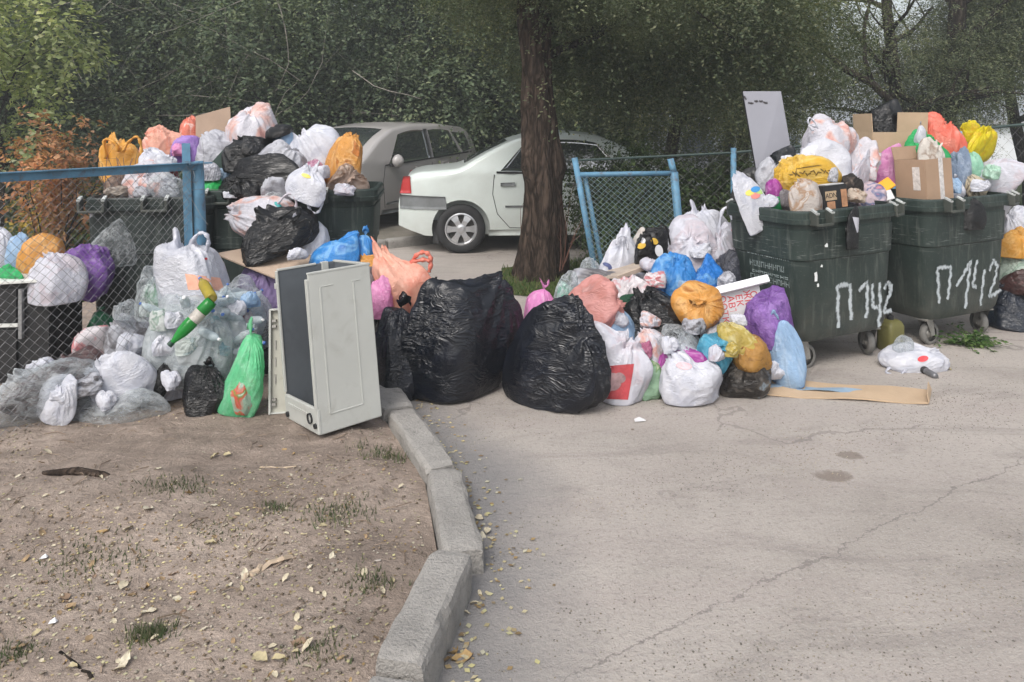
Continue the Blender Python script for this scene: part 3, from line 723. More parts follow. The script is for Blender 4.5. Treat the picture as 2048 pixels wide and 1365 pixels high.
# white saloon: tail to the left, driving away to the right
pw = car_paint('white_green_paint', (.60, .655, .63, 1))
yawW = R(4)
wheelpt = gnd(921, 511)                      # near rear wheel on the road
Lw = 4.25; XR = .80
cw = Car('parked_car', 'white saloon parked half on the road, its tail and rear wheel in view', (0, 0, 0), yawW, Lw,
    [(0, .60), (.03, .86), (.10, .97), (.25, 1.03), (.78, 1.075), (1.12, 1.27), (1.45, 1.43), (1.75, 1.51), (2.2, 1.53), (2.6, 1.49), (2.95, 1.34), (3.42, 1.02), (3.6, .97), (4.0, .86), (4.18, .74), (4.25, .55)],
    [(0, .62), (.10, .74), (.4, .83), (.8, .865), (2, .87), (3.5, .86), (4.0, .78), (4.25, .55)],
    lambda x: 1.0 - .03 * x / 4, pw, (XR, XR + 2.63), .31)
yloc = -(cw.W(XR, .5) - .075 + .095)
cw.e.location = (wheelpt.x - (XR * math.cos(yawW) - yloc * math.sin(yawW)), wheelpt.y - (XR * math.sin(yawW) + yloc * math.cos(yawW)) + .10, 0)
for sd in (-1, 1):
    for xw in (XR, XR + 2.63): cw.wheel(xw, sd, .31, 6)
    cw.patch('window', [(1.30, 1.045), (2.0, 1.03), (1.98, 1.44), (1.62, 1.40)], M_glass, .004, sd, bulge=.02)
    cw.patch('window', [(2.06, 1.03), (2.92, 1.0), (2.55, 1.40), (2.04, 1.44)], M_glass, .004, sd, bulge=.015)
    cw.patch('window_seal', [(1.25, 1.015), (2.98, .975), (2.97, .995), (1.25, 1.04)], M_black, .008, sd, (12, 1))
    cw.patch('door_visor', [(1.56, 1.40), (2.0, 1.445), (1.99, 1.49), (1.70, 1.455)], glossy('smoked_visor', (.10, .15, .19, 1), .15), .02, sd, (6, 2))
    cw.patch('bumper_strip', [(.02, .56), (.62, .56), (.60, .72), (.02, .74)], M_trim, .014, sd, (10, 4))
    cw.patch('tail_light', [(.015, .755), (.17, .76), (.15, .98), (.06, .97)], glossy('tail_lens', (.42, .04, .04, 1), .2), .012, sd, (4, 5))
    cw.patch('side_moulding', [(1.36, .58), (2.02, .58), (2.02, .605), (1.36, .605)], M_trim, .012, sd, (6, 1))
    cw.patch('side_moulding', [(2.1, .58), (3.0, .58), (3.0, .605), (2.1, .605)], M_trim, .012, sd, (6, 1))
    cw.patch('door_handle', [(1.30, .855), (1.48, .86), (1.48, .90), (1.30, .895)], M_trim, .03, sd, (4, 3))
    cw.patch('door_handle', [(2.12, .845), (2.30, .85), (2.30, .89), (2.12, .885)], M_trim, .03, sd, (4, 3))
    cw.patch('mud_flap', [(.44, .12), (.52, .12), (.50, .42), (.42, .42)], M_black, -.02, sd, (2, 2))
    seam(cw, [(1.22, 1.0), (1.20, .75), (1.26, .5), (1.42, .32), (2.02, .31)], .014, sd)
    seam(cw, [(2.04, 1.42), (2.05, .31)], .014, sd); seam(cw, [(3.0, .98), (3.02, .6), (2.95, .31)], .014, sd)
    cw.patch('sill_trim', [(1.15, .225), (3.1, .225), (3.1, .30), (1.15, .30)], pw, .012, sd, (10, 2))
cw.glasspatch('rear_window', [(.84, -.52), (1.40, -.50), (1.40, .50), (.84, .52)], M_glass)
cw.glasspatch('windscreen', [(2.72, -.5), (3.38, -.56), (3.38, .56), (2.72, .5)], M_glass)

# grey hatchback: nose to the left, towards the camera
pg = car_paint('grey_metallic_paint', (.36, .345, .34, 1), .32)
yawG = R(180 + 61)
cg = Car('parked_car', 'grey hatchback parked on the verge behind the green bin, nose to the left', (0, 0, 0), yawG, 4.3,
    [(0, .62), (.04, 1.0), (.12, 1.22), (.30, 1.48), (.55, 1.56), (1.3, 1.61), (2.1, 1.60), (2.6, 1.53), (2.95, 1.38), (3.45, 1.07), (3.65, 1.01), (4.0, .90), (4.2, .78), (4.3, .55)],
    [(0, .62), (.12, .76), (.5, .85), (2, .885), (3.5, .87), (4.0, .78), (4.3, .52)],
    lambda x: 1.05 - .11 * x / 4.3, pg, (.80, 3.42), .325, .27)
wp = gnd(731, 466, .055)
yl = (cg.W(3.42, .5) - .075 + .095)
cg.e.location = (wp.x - (3.42 * math.cos(yawG) - yl * math.sin(yawG)), wp.y - (3.42 * math.sin(yawG) + yl * math.cos(yawG)), .055)
for sd in (-1, 1):
    for xw in (.80, 3.42): cg.wheel(xw, sd, .325, 5)
    cg.patch('window', [(.42, 1.16), (.72, 1.11), (.95, 1.47), (.52, 1.44)], M_glass, .004, sd)
    cg.patch('window', [(.80, 1.09), (1.68, 1.04), (1.66, 1.50), (1.02, 1.49)], M_glass, .004, sd, bulge=.02)
    cg.patch('window', [(1.80, 1.03), (2.86, .985), (2.50, 1.43), (1.80, 1.50)], M_glass, .004, sd, bulge=.03)
    cg.patch('window_seal', [(.40, 1.10), (2.95, .955), (2.94, .975), (.40, 1.125)], M_black, .006, sd, (12, 1))
    cg.patch('pillar_trim', [(1.69, 1.04), (1.79, 1.035), (1.79, 1.52), (1.68, 1.52)], worn('pillar_grey', (.09, .09, .095, 1), .4), .005, sd, (2, 6))
    cg.patch('side_moulding', [(1.0, .44), (2.9, .36), (2.9, .395), (1.0, .50)], M_trim, .016, sd, (12, 1))
    cg.patch('sill_trim', [(1.05, .225), (3.0, .225), (3.0, .29), (1.05, .29)], M_trim, .012, sd, (10, 2))
    cg.patch('door_handle', [(1.25, .93), (1.43, .92), (1.43, .955), (1.25, .965)], pg, .03, sd, (4, 3))
    cg.patch('door_handle', [(2.2, .88), (2.0, .89), (2.0, .925), (2.2, .915)], pg, .03, sd, (4, 3))
    seam(cg, [(1.73, 1.03), (1.72, .32)], .014, sd); seam(cg, [(2.95, .96), (3.0, .7), (2.93, .32)], .014, sd); seam(cg, [(.85, 1.08), (1.12, .7), (1.2, .32)], .014, sd)
    # mirror
    mb = MB(); rg = []
    for i in range(7):
        a = PI * i / 6; 
        mb_r = .085 * math.sin(a) + .02
        rg.append((2.78 - .0, sd * (cg.W(2.78, 1.02) + .03 + .20 * i / 6), 1.03, mb_r))
    mb.tube([(x + .03, y, z) for x, y, z, r in rg], [r for *_, r in rg], 12); mi = mb.build('mirror', pg, cg.e, True)
    mb = MB(); mb.box((2.80, sd * (cg.W(2.8, .97) + .02), .965), (.1, .08, .05)); mb.build('mirror_foot', M_black, mi)
cg.glasspatch('windscreen', [(2.66, -.56), (3.40, -.63), (3.40, .63), (2.66, .56)], M_glass)
cg.patch('headlight', [(3.92, .70), (4.15, .66), (4.10, .80), (3.80, .86)], glossy('head_lens', (.5, .52, .55, 1), .1), .01, 1, (5, 3))
mb = MB(); mb.tube([(1.0, 0, 1.63), (.85, 0, 1.80)], .006, 5); mb.build('aerial', M_black, cg.e)

# ------------------------------------------------------------------ fences
M_blue = worn('weathered_blue_paint', (.095, .22, .33, 1), .6, .22, 7, (.10, .055, .035, 1), .8, .25, spec=.4)
M_wire = worn('galvanised_wire', (.19, .19, .195, 1), .55, .3, 9, spec=.5)
def chain(name, P, nu, nv, r, parent, mat=M_wire, kind='stuff'):
    """chain-link: zigzag wires hooked through one another; P(u, v) gives the sheet, v down"""
    mb = MB()
    for i in range(nu):
        path = []
        for k in range(nv + 1):
            u = (i + ((k + i) % 2) * 1.03 - .015) / nu
            path.append(P(min(1, u), k / nv))
        mb.tube(path, r, 3, False)
    return mb.build(name, mat, parent, kind=kind)
FA = pt(-190, 357, 3.42); FB = pt(388, 326, 4.72)
fl = empty('wire_fence', (FB.x, FB.y, 0), 'blue rail fence with torn bulging chain link in front of the left bags', 'fence')
inv = Vector((FB.x, FB.y, 0))
mb = MB(); d = FB - FA; yaw = math.atan2(d.y, d.x); pit = math.asin(d.z / d.length)
mrot = Euler((0, -pit, yaw)).to_matrix()
mb.box(FA.lerp(FB, .5) - inv, (d.length + .05, .045, .006), mrot); mb.box(FA.lerp(FB, .5) - inv + Vector((0, 0, -.024)), (d.length + .05, .006, .044), mrot)
mb.build('top_rail', M_blue, fl)
mb = MB(); lean = (.045, .0)
mb.lathe([(.038, -.2), (.038, 1.38), (.036, 1.385), (0, 1.385)], Matrix.Translation((.035 + .018, .05, 0)) @ Matrix.Rotation(R(-2.2), 4, 'Y'), 14); mb.build('post', M_blue, fl, True)
mb = MB(); mb.box((-.03, .0, .74), (.05, .005, 1.52), Euler((0, R(-1.5), R(10)))); mb.box((-.055, .02, .74), (.005, .045, 1.52), Euler((0, R(-1.5), R(10)))); mb.build('post', M_blue, fl)
mb = MB(); mb.box((.02, .02, 1.372), (.16, .06, .008), mrot); mb.build('bracket', M_blue, fl)
rgf = np.random.default_rng(3)
def PF(u, v):
    p = FA.lerp(FB, u); z = p.z - .03 - v * (p.z - .03 - .055)
    out = Vector((.61, -.79, 0)).normalized()
    bul = .16 * math.exp(-((u - .60) / .20) ** 2) * max(0, v - .45) ** 1.2 * 1.9 + .02 * math.sin(u * 9 + v * 4) + .12 * max(0, v - .6) * max(0, u - .75) * 2
    q = p + out * bul; q.z = z + .012 * math.sin(u * 21 + v * 13) * (1 - v)
    sag = .05 * max(0, u - .7) / .3 * math.sin(v * PI)
    q = q - inv - d.normalized() * sag
    return q
chain('chain_link', PF, 54, 48, .0017, fl)
mb = MB(); rgq = np.random.default_rng(8)   # loose wire ends by the post
for _ in range(9):
    limb(mb, (-.05 + .1 * rgq.random(), .02, 1.36 - .25 * rgq.random()), rgq.normal(size=3), .25, .0018, rgq, 0, 3, .6, 0)
mb.build('loose_wire', M_wire, fl)

# blue pipe frame of the right-hand enclosure
bp = empty('blue_pipe_fence', gnd(1262, 603), 'blue pipe frame with wire mesh beside the elm trunk', 'fence'); o0 = bp.location
def PP(x, y, Y): return pt(x, y, Y) - o0
Yp = 6.9
mb = MB(); mb.tube([PP(1149, 316, Yp), PP(1203, 612, Yp)], .028, 10); mb.build('post', M_blue, bp, True)
mb = MB(); mb.tube([PP(1168, 345, Yp + .05), PP(1219, 606, Yp + .05)], .022, 8); mb.build('post', M_blue, bp, True)
mb = MB(); mb.tube([PP(1341, 318, Yp), PP(1349, 352, Yp)], .030, 10); mb.tube([PP(1348, 345, Yp), PP(1372, 605, Yp)], .038, 12); mb.build('post', M_blue, bp, True)
mb = MB(); mb.tube([PP(1152, 350, Yp), PP(1350, 347, Yp)], .024, 8); mb.build('top_rail', M_blue, bp, True)
chain('chain_link', lambda u, v: PP(1162 + 188 * u + v * 30, 354 + 245 * v, Yp - .03), 30, 44, .0022, bp, worn('blue_wire', (.22, .31, .33, 1), .6))
# far chain-link fence
M_dkgreen = worn('dark_green_rail', (.035, .06, .055, 1), .6, .3, 6)
ff = empty('wire_fence', gnd(1467, 520), 'long dark chain link fence with thin blue posts beyond the lawn', 'fence'); o1 = ff.location.copy()
F0, F1, F2 = pt(1140, 322, 7.9) - o1, pt(1467, 306, 7.8) - o1, pt(2330, 222, 7.5) - o1
mb = MB(); mb.tube([F0, F1], .014, 6); mb.tube([F1, F2], .017, 6); mb.build('top_rail', M_dkgreen, ff)
for x, y, Y in ((1467, 300, 7.8), (1790, 272, 7.7), (2120, 238, 7.6)):
    p = pt(x, y, Y) - o1; mb = MB(); mb.tube([p + Vector((.0, 0, .02)), (p.x, p.y, -o1.z - .05)], .030, 8); mb.build('post', M_blue, ff, True)
def PX(u, v):
    p = F0.lerp(F1, u * 2) if u < .5 else F1.lerp(F2, u * 2 - 1)
    return Vector((p.x, p.y, p.z * (1 - v) + (-o1.z + .04) * v))
mb = MB()
for k in range(2):
    a, b = (F0, F1) if k == 0 else (F1, F2); n = int((b - a).length / .065)
    for i in range(n):
        path = []
        for j in range(23):
            u = min(1, (i + ((j + i) % 2)) / n); p = a.lerp(b, u); path.append((p.x, p.y, p.z * (1 - j / 22) + .04 * j / 22))
        mb.tube(path, .0016, 3, False)
mb.build('chain_link', M_wire, ff, kind='stuff')

# ------------------------------------------------------------------ the wheeled bins
M_bin = None
def bin_mat(name, c):
    s = NT(name); o = s.obj()
    col = s.ramp(s.noise(o, 3.5, 6, .65), [(.3, tuple(x * .75 for x in c) + (1,)), (.7, tuple(x * 1.25 for x in c) + (1,))])
    z = s.n('SeparateXYZ', {0: o}).outputs[2]
    mud = s.math('MULTIPLY', s.ramp(z, [(.25, (1, 1, 1, 1)), (.62, (0, 0, 0, 1))]), s.ramp(s.noise(o, 4, 6, .7), [(.35, (0, 0, 0, 1)), (.65, (1, 1, 1, 1))]))
    col = s.mix(s.math('MULTIPLY', mud, .55), col, (.105, .10, .085, 1))
    st = s.noise(s.n('Mapping', {'Vector': o, 'Scale': (9, 9, .9)}).outputs[0], 2.2, 6, .7, .3)
    col = s.mix(s.ramp(st, [(.53, (0, 0, 0, 1)), (.70, (.6,) * 3 + (1,))]), col, (.12, .135, .12, 1))
    sc = s.noise(s.n('Mapping', {'Vector': o, 'Scale': (2.0, 2.0, 26)}).outputs[0], 3, 5, .7)
    band = s.ramp(z, [(.70, (0, 0, 0, 1)), (.76, (1, 1, 1, 1)), (.86, (1, 1, 1, 1)), (.9, (0, 0, 0, 1))])
    col = s.mix(s.math('MULTIPLY', band, s.ramp(sc, [(.57, (0, 0, 0, 1)), (.69, (.7,) * 3 + (1,))])), col, (.36, .38, .37, 1))
    sp_ = s.noise(o, 38, 5, .8); col = s.mix(s.ramp(sp_, [(.60, (0, 0, 0, 1)), (.70, (.4,) * 3 + (1,))]), col, (.17, .18, .165, 1))
    s.set(base=col, rough=.52, spec=.4, nrm=s.bump(s.math('ADD', s.noise(o, 12, 5, .6), s.math('MULTIPLY', sc, .5)), .22, .015)); return s.m
M_bin = bin_mat('green_bin_plastic', (.021, .033, .029))
M_bindk = bin_mat('dark_bin_plastic', (.018, .026, .024))
M_worn = worn('worn_plastic_edge', (.42, .44, .43, 1), .7, .35, 12)
M_steel = worn('dull_steel', (.33, .32, .30, 1), .5, .3, 9, (.16, .11, .08, 1), .6, .2, .5)
M_grtyre = worn('grey_rubber', (.17, .165, .155, 1), .8, .3, 12)
M_fill = worn('crushed_refuse', (.10, .095, .09, 1), .9, .5, 7, (.3, .28, .26, 1), .6, .6)
def rrect(w, d, r, n=5):
    pts = []
    for cx, cy, a0 in ((w / 2 - r, -d / 2 + r, -90), (w / 2 - r, d / 2 - r, 0), (-w / 2 + r, d / 2 - r, 90), (-w / 2 + r, -d / 2 + r, 180)):
        for i in range(n + 1): a = R(a0 + 90 * i / n); pts.append((cx + r * math.cos(a), cy + r * math.sin(a)))
    return pts
class Bin:
    def __init__(s, label, loc, yaw, W, D, H, mat, lugs, tilt=0, ribs=0, name='wheeled_bin'):
        s.W, s.D, s.H = W, D, H
        s.e = empty(name, loc, label, 'waste bin', 'green wheeled bins', (0, tilt, yaw))
        lv = [(.205, .83, .80), (.24, .875, .85), (.30, .90, .88), (.74, .945, .94), (.75, .965, .965), (H - .13, .985, .985), (H - .125, .97, .97), (H - .075, .975, .975)]
        vs = []; m = 24
        for z, kx_, ky in lv: vs += [(x, y, z) for x, y in rrect(W * kx_, D * ky, .10)]
        n = len(lv); fs = [(i * m + k, i * m + (k + 1) % m, (i + 1) * m + (k + 1) % m, (i + 1) * m + k) for i in range(n - 1) for k in range(m)] + [tuple(range(m - 1, -1, -1))]
        mb = MB(); mb.add(vs, fs)
        for i in range(ribs):      # broad upright ribs moulded in the long side
            x = (i - (ribs - 1) / 2) * W * .8 / max(1, ribs)
            mb.box((x, -D * .5 * .915 - .006, .52), (W * .20, .03, .56), Euler((R(-3.2), 0, 0)))
        mb.build('body', mat, s.e, True)
        o = s.e.children[0]
        try: o.data.set_sharp_from_angle(angle=R(28))
        except Exception: pass
        mb = MB(); rim = [(H - .085, .985), (H - .085, 1.03), (H - .055, 1.035), (H - .05, 1.02), (H - .01, 1.02), (H, 1.005), (H, .965), (H - .20, .94)]
        vs = []
        for z, k in rim: vs += [(x, y, z) for x, y in rrect(W * k, D * (1 + (k - 1) * W / D), .11)]
        n = len(rim); mb.add(vs, [(i * m + k, i * m + (k + 1) % m, (i + 1) * m + (k + 1) % m, (i + 1) * m + k) for i in range(n - 1) for k in range(m)])
        o = mb.build('rim', mat, s.e, True)
        try: o.data.set_sharp_from_angle(angle=R(30))
        except Exception: pass
        mb = MB(); mb.add([(x, y, H - .14) for x, y in rrect(W * .94, D * .93, .09)], [tuple(range(m))]); mb.build('refuse_fill', M_fill, s.e)
        for (x, y, yr, w) in lugs:   # lifting pockets on the rim
            l = bpy.data.objects.new('lifting_pocket', None); COL.objects.link(l); l.parent = s.e; l.location = (x, y, H); l.rotation_euler = (0, 0, yr)
            mb = MB()
            for sx in (-1, 1): mb.box((sx * w / 2, -.02, -.045), (.018, .07, .09))
            mb.box((0, -.05, -.085), (w, .014, .018)); mb.box((0, -.02, -.09), (w, .06, .010)); mb.build('frame', mat, l, bevel=.004)
            for sx in (-1, 1):
                mb = MB(); mb.box((sx * w / 2, -.03, .0), (.021, .06, .012), Euler((R(25), 0, 0))); mb.build('worn_tip', M_worn, l)
        for sx in (-1, 1):
            for sy in (-1, 1): s.caster(sx * (W * .83 / 2 - .06), sy * (D * .8 / 2 - .08), R(20 + 35 * sx - 15 * sy))
    def caster(s, x, y, a):
        c = bpy.data.objects.new('caster', None); COL.objects.link(c); c.parent = s.e; c.location = (x, y, 0); c.rotation_euler = (0, 0, a)
        mb = MB(); mb.box((0, 0, .20), (.11, .10, .012))
        for sy in (-1, 1):
            mb.add([(-.035, sy * .034, .2), (.035, sy * .034, .2), (.058, sy * .034, .075), (.022, sy * .034, .075)], [(0, 1, 2, 3)]); mb.add([(-.035, sy * .038, .2), (.035, sy * .038, .2), (.058, sy * .038, .075), (.022, sy * .038, .075)], [(3, 2, 1, 0)])
            mb.box((.02, sy * .036, .14), (.03, .005, .13), Euler((0, R(-12), 0)))
        mb.build('fork', M_steel, c)
        m4 = Matrix.Translation((.04, 0, .085)) @ Matrix.Rotation(PI / 2, 4, 'X')
        mb = MB(); mb.lathe([(.056, -.022), (.075, -.024), (.084, -.014), (.085, .0), (.084, .014), (.075, .024), (.056, .022)], m4, 22, False); mb.build('tyre', M_grtyre, c, True)
        mb = MB(); mb.lathe([(.0, -.012), (.020, -.025), (.022, -.012), (.057, -.010), (.057, .010), (.022, .012), (.02, .025), (0, .012)], m4, 18, False); mb.build('hub', M_steel, c, True)
    def front(s, x, y, off=.004):
        """where the photograph's pixel x, y meets the front face, in the bin's own space"""
        bpy.context.view_layer.update(); M = s.e.matrix_world.inverted()
        o = M @ Vector((0, 0, EYE)); q = M @ pt(x, y, 5.0); dr = q - o
        # front face between z .30 (k .88) and z .74 (k .94), straight
        z1, y1, z2, y2 = .30, -s.D / 2 * .88, .74, -s.D / 2 * .94
        if True:
            nrm = Vector((0, -(z2 - z1), -(y1 - y2))).normalized()
            t = ((Vector((0, y1, z1)) - o).dot(nrm)) / dr.dot(nrm); p = o + dr * t
            if p.z > .745: p.z = p.z; p = p + Vector((0, -s.D * .015, 0))
            return p + nrm * off, nrm
    def paint(s, strokes, w, name, mat):
        mb = MB()
        for st in strokes:
            ps = []; nr = None
            for a, b in zip(st[:-1], st[1:]):
                for k in range(6): t = k / 6; ps.append((a[0] + (b[0] - a[0]) * t, a[1] + (b[1] - a[1]) * t))
            ps.append(st[-1]); P = []
            for i, (x, y) in enumerate(ps):
                p, nr = s.front(x + 1.2 * math.sin(i * 1.7), y + 1.0 * math.cos(i * 2.3), .004 + .0006 * len(mb.f) % .004); P.append(p)
            mb.ribbon(P, w, nr)
        return mb.build(name, mat, s.e)
yb = R(24)
def corner_loc(px, py, W, D, yaw, k=(.83, .8)):
    """bin centre from where its near left wheel stands"""
    g = gnd(px, py); c, s_ = math.cos(yaw), math.sin(yaw); lx, ly = -(W * .83 / 2 - .06), -(D * .8 / 2 - .08)
    return (g.x - (lx * c - ly * s_), g.y - (lx * s_ + ly * c) + .05, 0)
WB, DB, HB = .92, .72, 1.07
binC = Bin('green bin with white spray paint beside the purple bag, nearest of the right pair', corner_loc(1606, 742, WB, DB, yb), yb, WB, DB, HB, M_bin,
    [(-.30, -.375, 0, .13), (.46, -.30, R(20), .13), (-.30, .375, PI, .13)], R(-1.5))
binD = Bin('green bin with white spray paint and scraped band, at the right edge', corner_loc(1858, 693, WB, DB, yb), yb, WB, DB, 1.09, M_bin,
    [(-.25, -.375, 0, .13), (.48, -.32, R(20), .13), (-.30, .375, PI, .13)], R(-1.2))
M_spray = ink('white_spray', '#bcc4c8')
binC.paint([[(1676, 655), (1674, 574), (1686, 569), (1699, 570), (1701, 640)], [(1716, 581), (1733, 562), (1733, 600), (1731, 637)], [(1743, 567), (1744, 600), (1746, 614), (1757, 616)], [(1757, 564), (1758, 610), (1756, 654)],
            [(1766, 577), (1774, 564), (1780, 572), (1779, 584), (1769, 611), (1767, 624), (1783, 621)]], .039, 'painted_number', M_spray)
binD.paint([[(1877, 606), (1875, 560), (1874, 537), (1888, 534), (1901, 535), (1898, 570), (1894, 598)], [(1911, 572), (1928, 545), (1940, 522), (1935, 560), (1929, 617)], [(1952, 519), (1947, 550), (1944, 572), (1952, 575)], [(1967, 538), (1963, 575), (1959, 612)],
            [(1977, 541), (1986, 519), (1993, 532), (1988, 560), (1976, 593), (1987, 589), (2001, 578)]], .038, 'painted_number', M_spray)
# pale chips where the paint has gone
mb = MB()
for x, y, w, h in ((1630, 554, 7, 18), (1634, 571, 5, 6), (1648, 491, 8, 6), (1641, 533, 6, 3)):
    p, nr = binC.front(x, y - h / 2); q, _ = binC.front(x + 1, y + h / 2); mb.ribbon([p, p.lerp(q, .4) + Vector((.004, 0, 0)), q], w * .0034, nr)
mb.build('chip', worn('bare_white', (.7, .72, .72, 1), .7, .1), binC.e)
# stencilled lines on the left wall of the nearer bin
mb = MB(); rgs = np.random.default_rng(2)
Mst = ink('white_stencil', '#8d9896')
xw = -WB / 2 * .93 - .0045; nx_ = Vector((-1, 0, .06)).normalized()
def wl(y, z): return Vector((-WB / 2 * (.90 + .045 * (z - .30) / .44) - .004, y, z))
for r_, (z, y0, y1) in enumerate(((.735, -.22, .14), (.655, -.18, .12), (.61, -.22, .10), (.56, -.24, .12))):
    y = y1
    while y > y0:
        w = rgs.uniform(.016, .03); h = .040 if r_ != 2 else .02
        k = rgs.integers(0, 4)
        mb.ribbon([wl(y, z), wl(y, z + h)], .010, nx_)
        if k in (0, 2, 3): mb.ribbon([wl(y - w, z), wl(y - w, z + h)], .008, nx_)
        if k in (1, 2): mb.ribbon([wl(y, z + h - .004), wl(y - w, z + h - .004)], .008, nx_)
        if k in (0, 1): mb.ribbon([wl(y, z + .004), wl(y - w, z + .004)], .008, nx_)
        if k == 3: mb.ribbon([wl(y, z + h / 2), wl(y - w, z + h / 2)], .008, nx_)
        y -= w + .014
mb.build('stencil_lettering', Mst, binC.e, kind='stuff')
binB = Bin('long green bin heaped with bags in front of the grey hatchback', (-1.62, 5.66, 0), R(6), 1.22, .78, 1.16, M_bin, [(-.46, -.40, 0, .15), (.2, -.40, 0, .15)], 0, 3)
binA = Bin('dark bin behind the torn wire fence at the left', (-2.50, 5.40, 0), R(9), .80, .78, 1.13, M_bindk, [(-.33, -.40, 0, .15), (.06, -.40, 0, .15)], 0)

# ------------------------------------------------------------------ washing machine shell
M_enam = worn('white_enamel', (.44, .45, .425, 1), .38, .06, 3, (.24, .22, .19, 1), .35, .03, spec=.5)
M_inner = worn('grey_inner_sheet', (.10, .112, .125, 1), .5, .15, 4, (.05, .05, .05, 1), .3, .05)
A = gnd(583, 836, DZ); Bc = gnd(649, 889, DZ)
A.x -= .02; Bc.x -= .02
ax = (Bc - A); Wc = ax.length; yc = math.atan2(ax.y, ax.x)
wm = empty('washing_machine', (A.x, A.y, DZ), 'gutted white washing machine shell standing open on the dirt', 'washing machine', None, (R(2.5), R(-5.5), yc))
Dc, Hc = .34, .785
def pan(name, c, size, mat, bev=.006, rot=None): mb = MB(); mb.box(c, size, rot); return mb.build(name, mat, wm, bevel=bev)
t = .014
sp = pan('side_panel', (Wc - t / 2, Dc / 2, Hc / 2), (t, Dc, Hc), M_enam)
for (c, sz) in (((Wc + .0005, .06, .40), (.004, .010, .62)), ((Wc + .0005, .24, .40), (.004, .010, .62)), ((Wc + .0005, .15, .09), (.004, .18, .008)), ((Wc + .0005, .095, .715), (.004, .07, .006)), ((Wc + .0005, .255, .715), (.004, .05, .006))):
    mb = MB(); mb.box(c, sz); r_ = mb.build('pressed_ridge', M_enam, sp, bevel=.003); r_.parent = sp
pan('inner_liner', (Wc - t - .003, Dc / 2, Hc / 2 - .005), (.005, Dc - .004, Hc - .012), M_inner, 0)
pan('side_panel', (t / 2, Dc / 2, Hc / 2), (t, Dc, Hc), M_inner)
pan('back_panel', (Wc / 2, Dc - t / 2, Hc / 2), (Wc - 2 * t - .001, t, Hc - .01), M_inner)
pan('base', (Wc / 2, Dc / 2, .012), (Wc - 2 * t - .002, Dc - 2 * t, .02), M_inner)
pan('plinth', (Wc / 2, .002, .065), (Wc + .004, .02, .125), M_enam)
mb = MB(); mb.box((Wc * .42, -.009, .085), (Wc * .62, .006, .012)); mb.build('plinth_groove', M_enam, wm)
for x, z, r_ in ((Wc * .09, .03, .014), (Wc * .95, .045, .013), (Wc * .80, .07, .026)):
    mb = MB(); mb.lathe([(0, -.006), (r_, -.006), (r_, .008)], Matrix.Translation((x, -.011, z)) @ Matrix.Rotation(PI / 2, 4, 'X'), 14, False); mb.build('screw_hole', M_black, wm)
mb = MB()
for c, sz in (((Wc - .012, -.004, .44), (.026, .012, .64)), ((.01, -.004, .46), (.022, .012, .64)), ((.008, .11, Hc), (.02, .22, .012)), ((Wc / 2, Dc - .006, Hc), (Wc, .02, .012)), ((Wc - .008, Dc / 2, Hc + .002), (.02, Dc, .012))):
    mb.box(c, sz)
mb.build('edge_flange', M_enam, wm, bevel=.003)
mb = MB(); mb.box((.006, .27, Hc - .02), (.03, .04, .05)); mb.build('broken_tab', M_enam, wm, bevel=.003); mb = MB(); mb.box((.004, -.006, .70), (.025, .02, .03)); mb.build('broken_tab', M_enam, wm, bevel=.003)
mb = MB(); mb.box((Wc * .87, .03, .22), (.035, .03, .20)); mb.build('inner_bracket', M_black, wm)
# its loose panel leaning beside it
p0 = gnd(541, 834, DZ) + Vector((-.005, .045, 0)); p1 = gnd(590, 833, DZ)
lp = empty('loose_panel', p0, 'off white metal panel leaning behind the gutted machine', 'metal panel', None, (R(-9), R(-2), R(4)))
mb = MB(); mb.box((.06, 0, .275), (.14, .008, .55)); mb.build('sheet', worn('cream_enamel', (.42, .415, .36, 1), .5, .15, 4, (.2, .18, .14, 1), .5), lp, bevel=.002)
mb = MB(); mb.box((-.008, -.014, .275), (.012, .03, .55)); mb.box((.06, -.014, .55), (.14, .03, .01)); mb.box((.06, -.012, .004), (.14, .02, .008)); mb.build('edge_flange', M_enam, lp, bevel=.002)
mb = MB()
for z in (.05, .075, .46, .49): mb.box((.012, -.014, z), (.022, .016, .014))
for z in (.18, .27, .36): mb.box((.018, -.007, z), (.006, .006, .05))
mb.build('clip', M_steel, lp)

# ------------------------------------------------------------------ bags
def ico0():
    t=(1+5**.5)/2
    v=np.array([(-1,t,0),(1,t,0),(-1,-t,0),(1,-t,0),(0,-1,t),(0,1,t),(0,-1,-t),(0,1,-t),(t,0,-1),(t,0,1),(-t,0,-1),(-t,0,1)],float)
    f=np.array([(0,11,5),(0,5,1),(0,1,7),(0,7,10),(0,10,11),(1,5,9),(5,11,4),(11,10,2),(10,7,6),(7,1,8),(3,9,4),(3,4,2),(3,2,6),(3,6,8),(3,8,9),(4,9,5),(2,4,11),(6,2,10),(8,6,7),(9,8,1)])
    return v/np.linalg.norm(v,axis=1)[:,None],f
def edges_of(f):
    e=np.sort(np.concatenate([f[:,[0,1]],f[:,[1,2]],f[:,[2,0]]]),axis=1)
    key=e[:,0]*1000003+e[:,1]
    u,idx,inv=np.unique(key,return_index=True,return_inverse=True)
    return e[idx],inv
def subdiv(v,f):
    e,inv=edges_of(f); n=len(v); m=len(f)
    mid=(v[e[:,0]]+v[e[:,1]])/2
    a,b,c=f[:,0],f[:,1],f[:,2]; ab=n+inv[:m]; bc=n+inv[m:2*m]; ca=n+inv[2*m:]
    nf=np.concatenate([np.stack(x,1) for x in((a,ab,ca),(b,bc,ab),(c,ca,bc),(ab,bc,ca))])
    return mid,nf
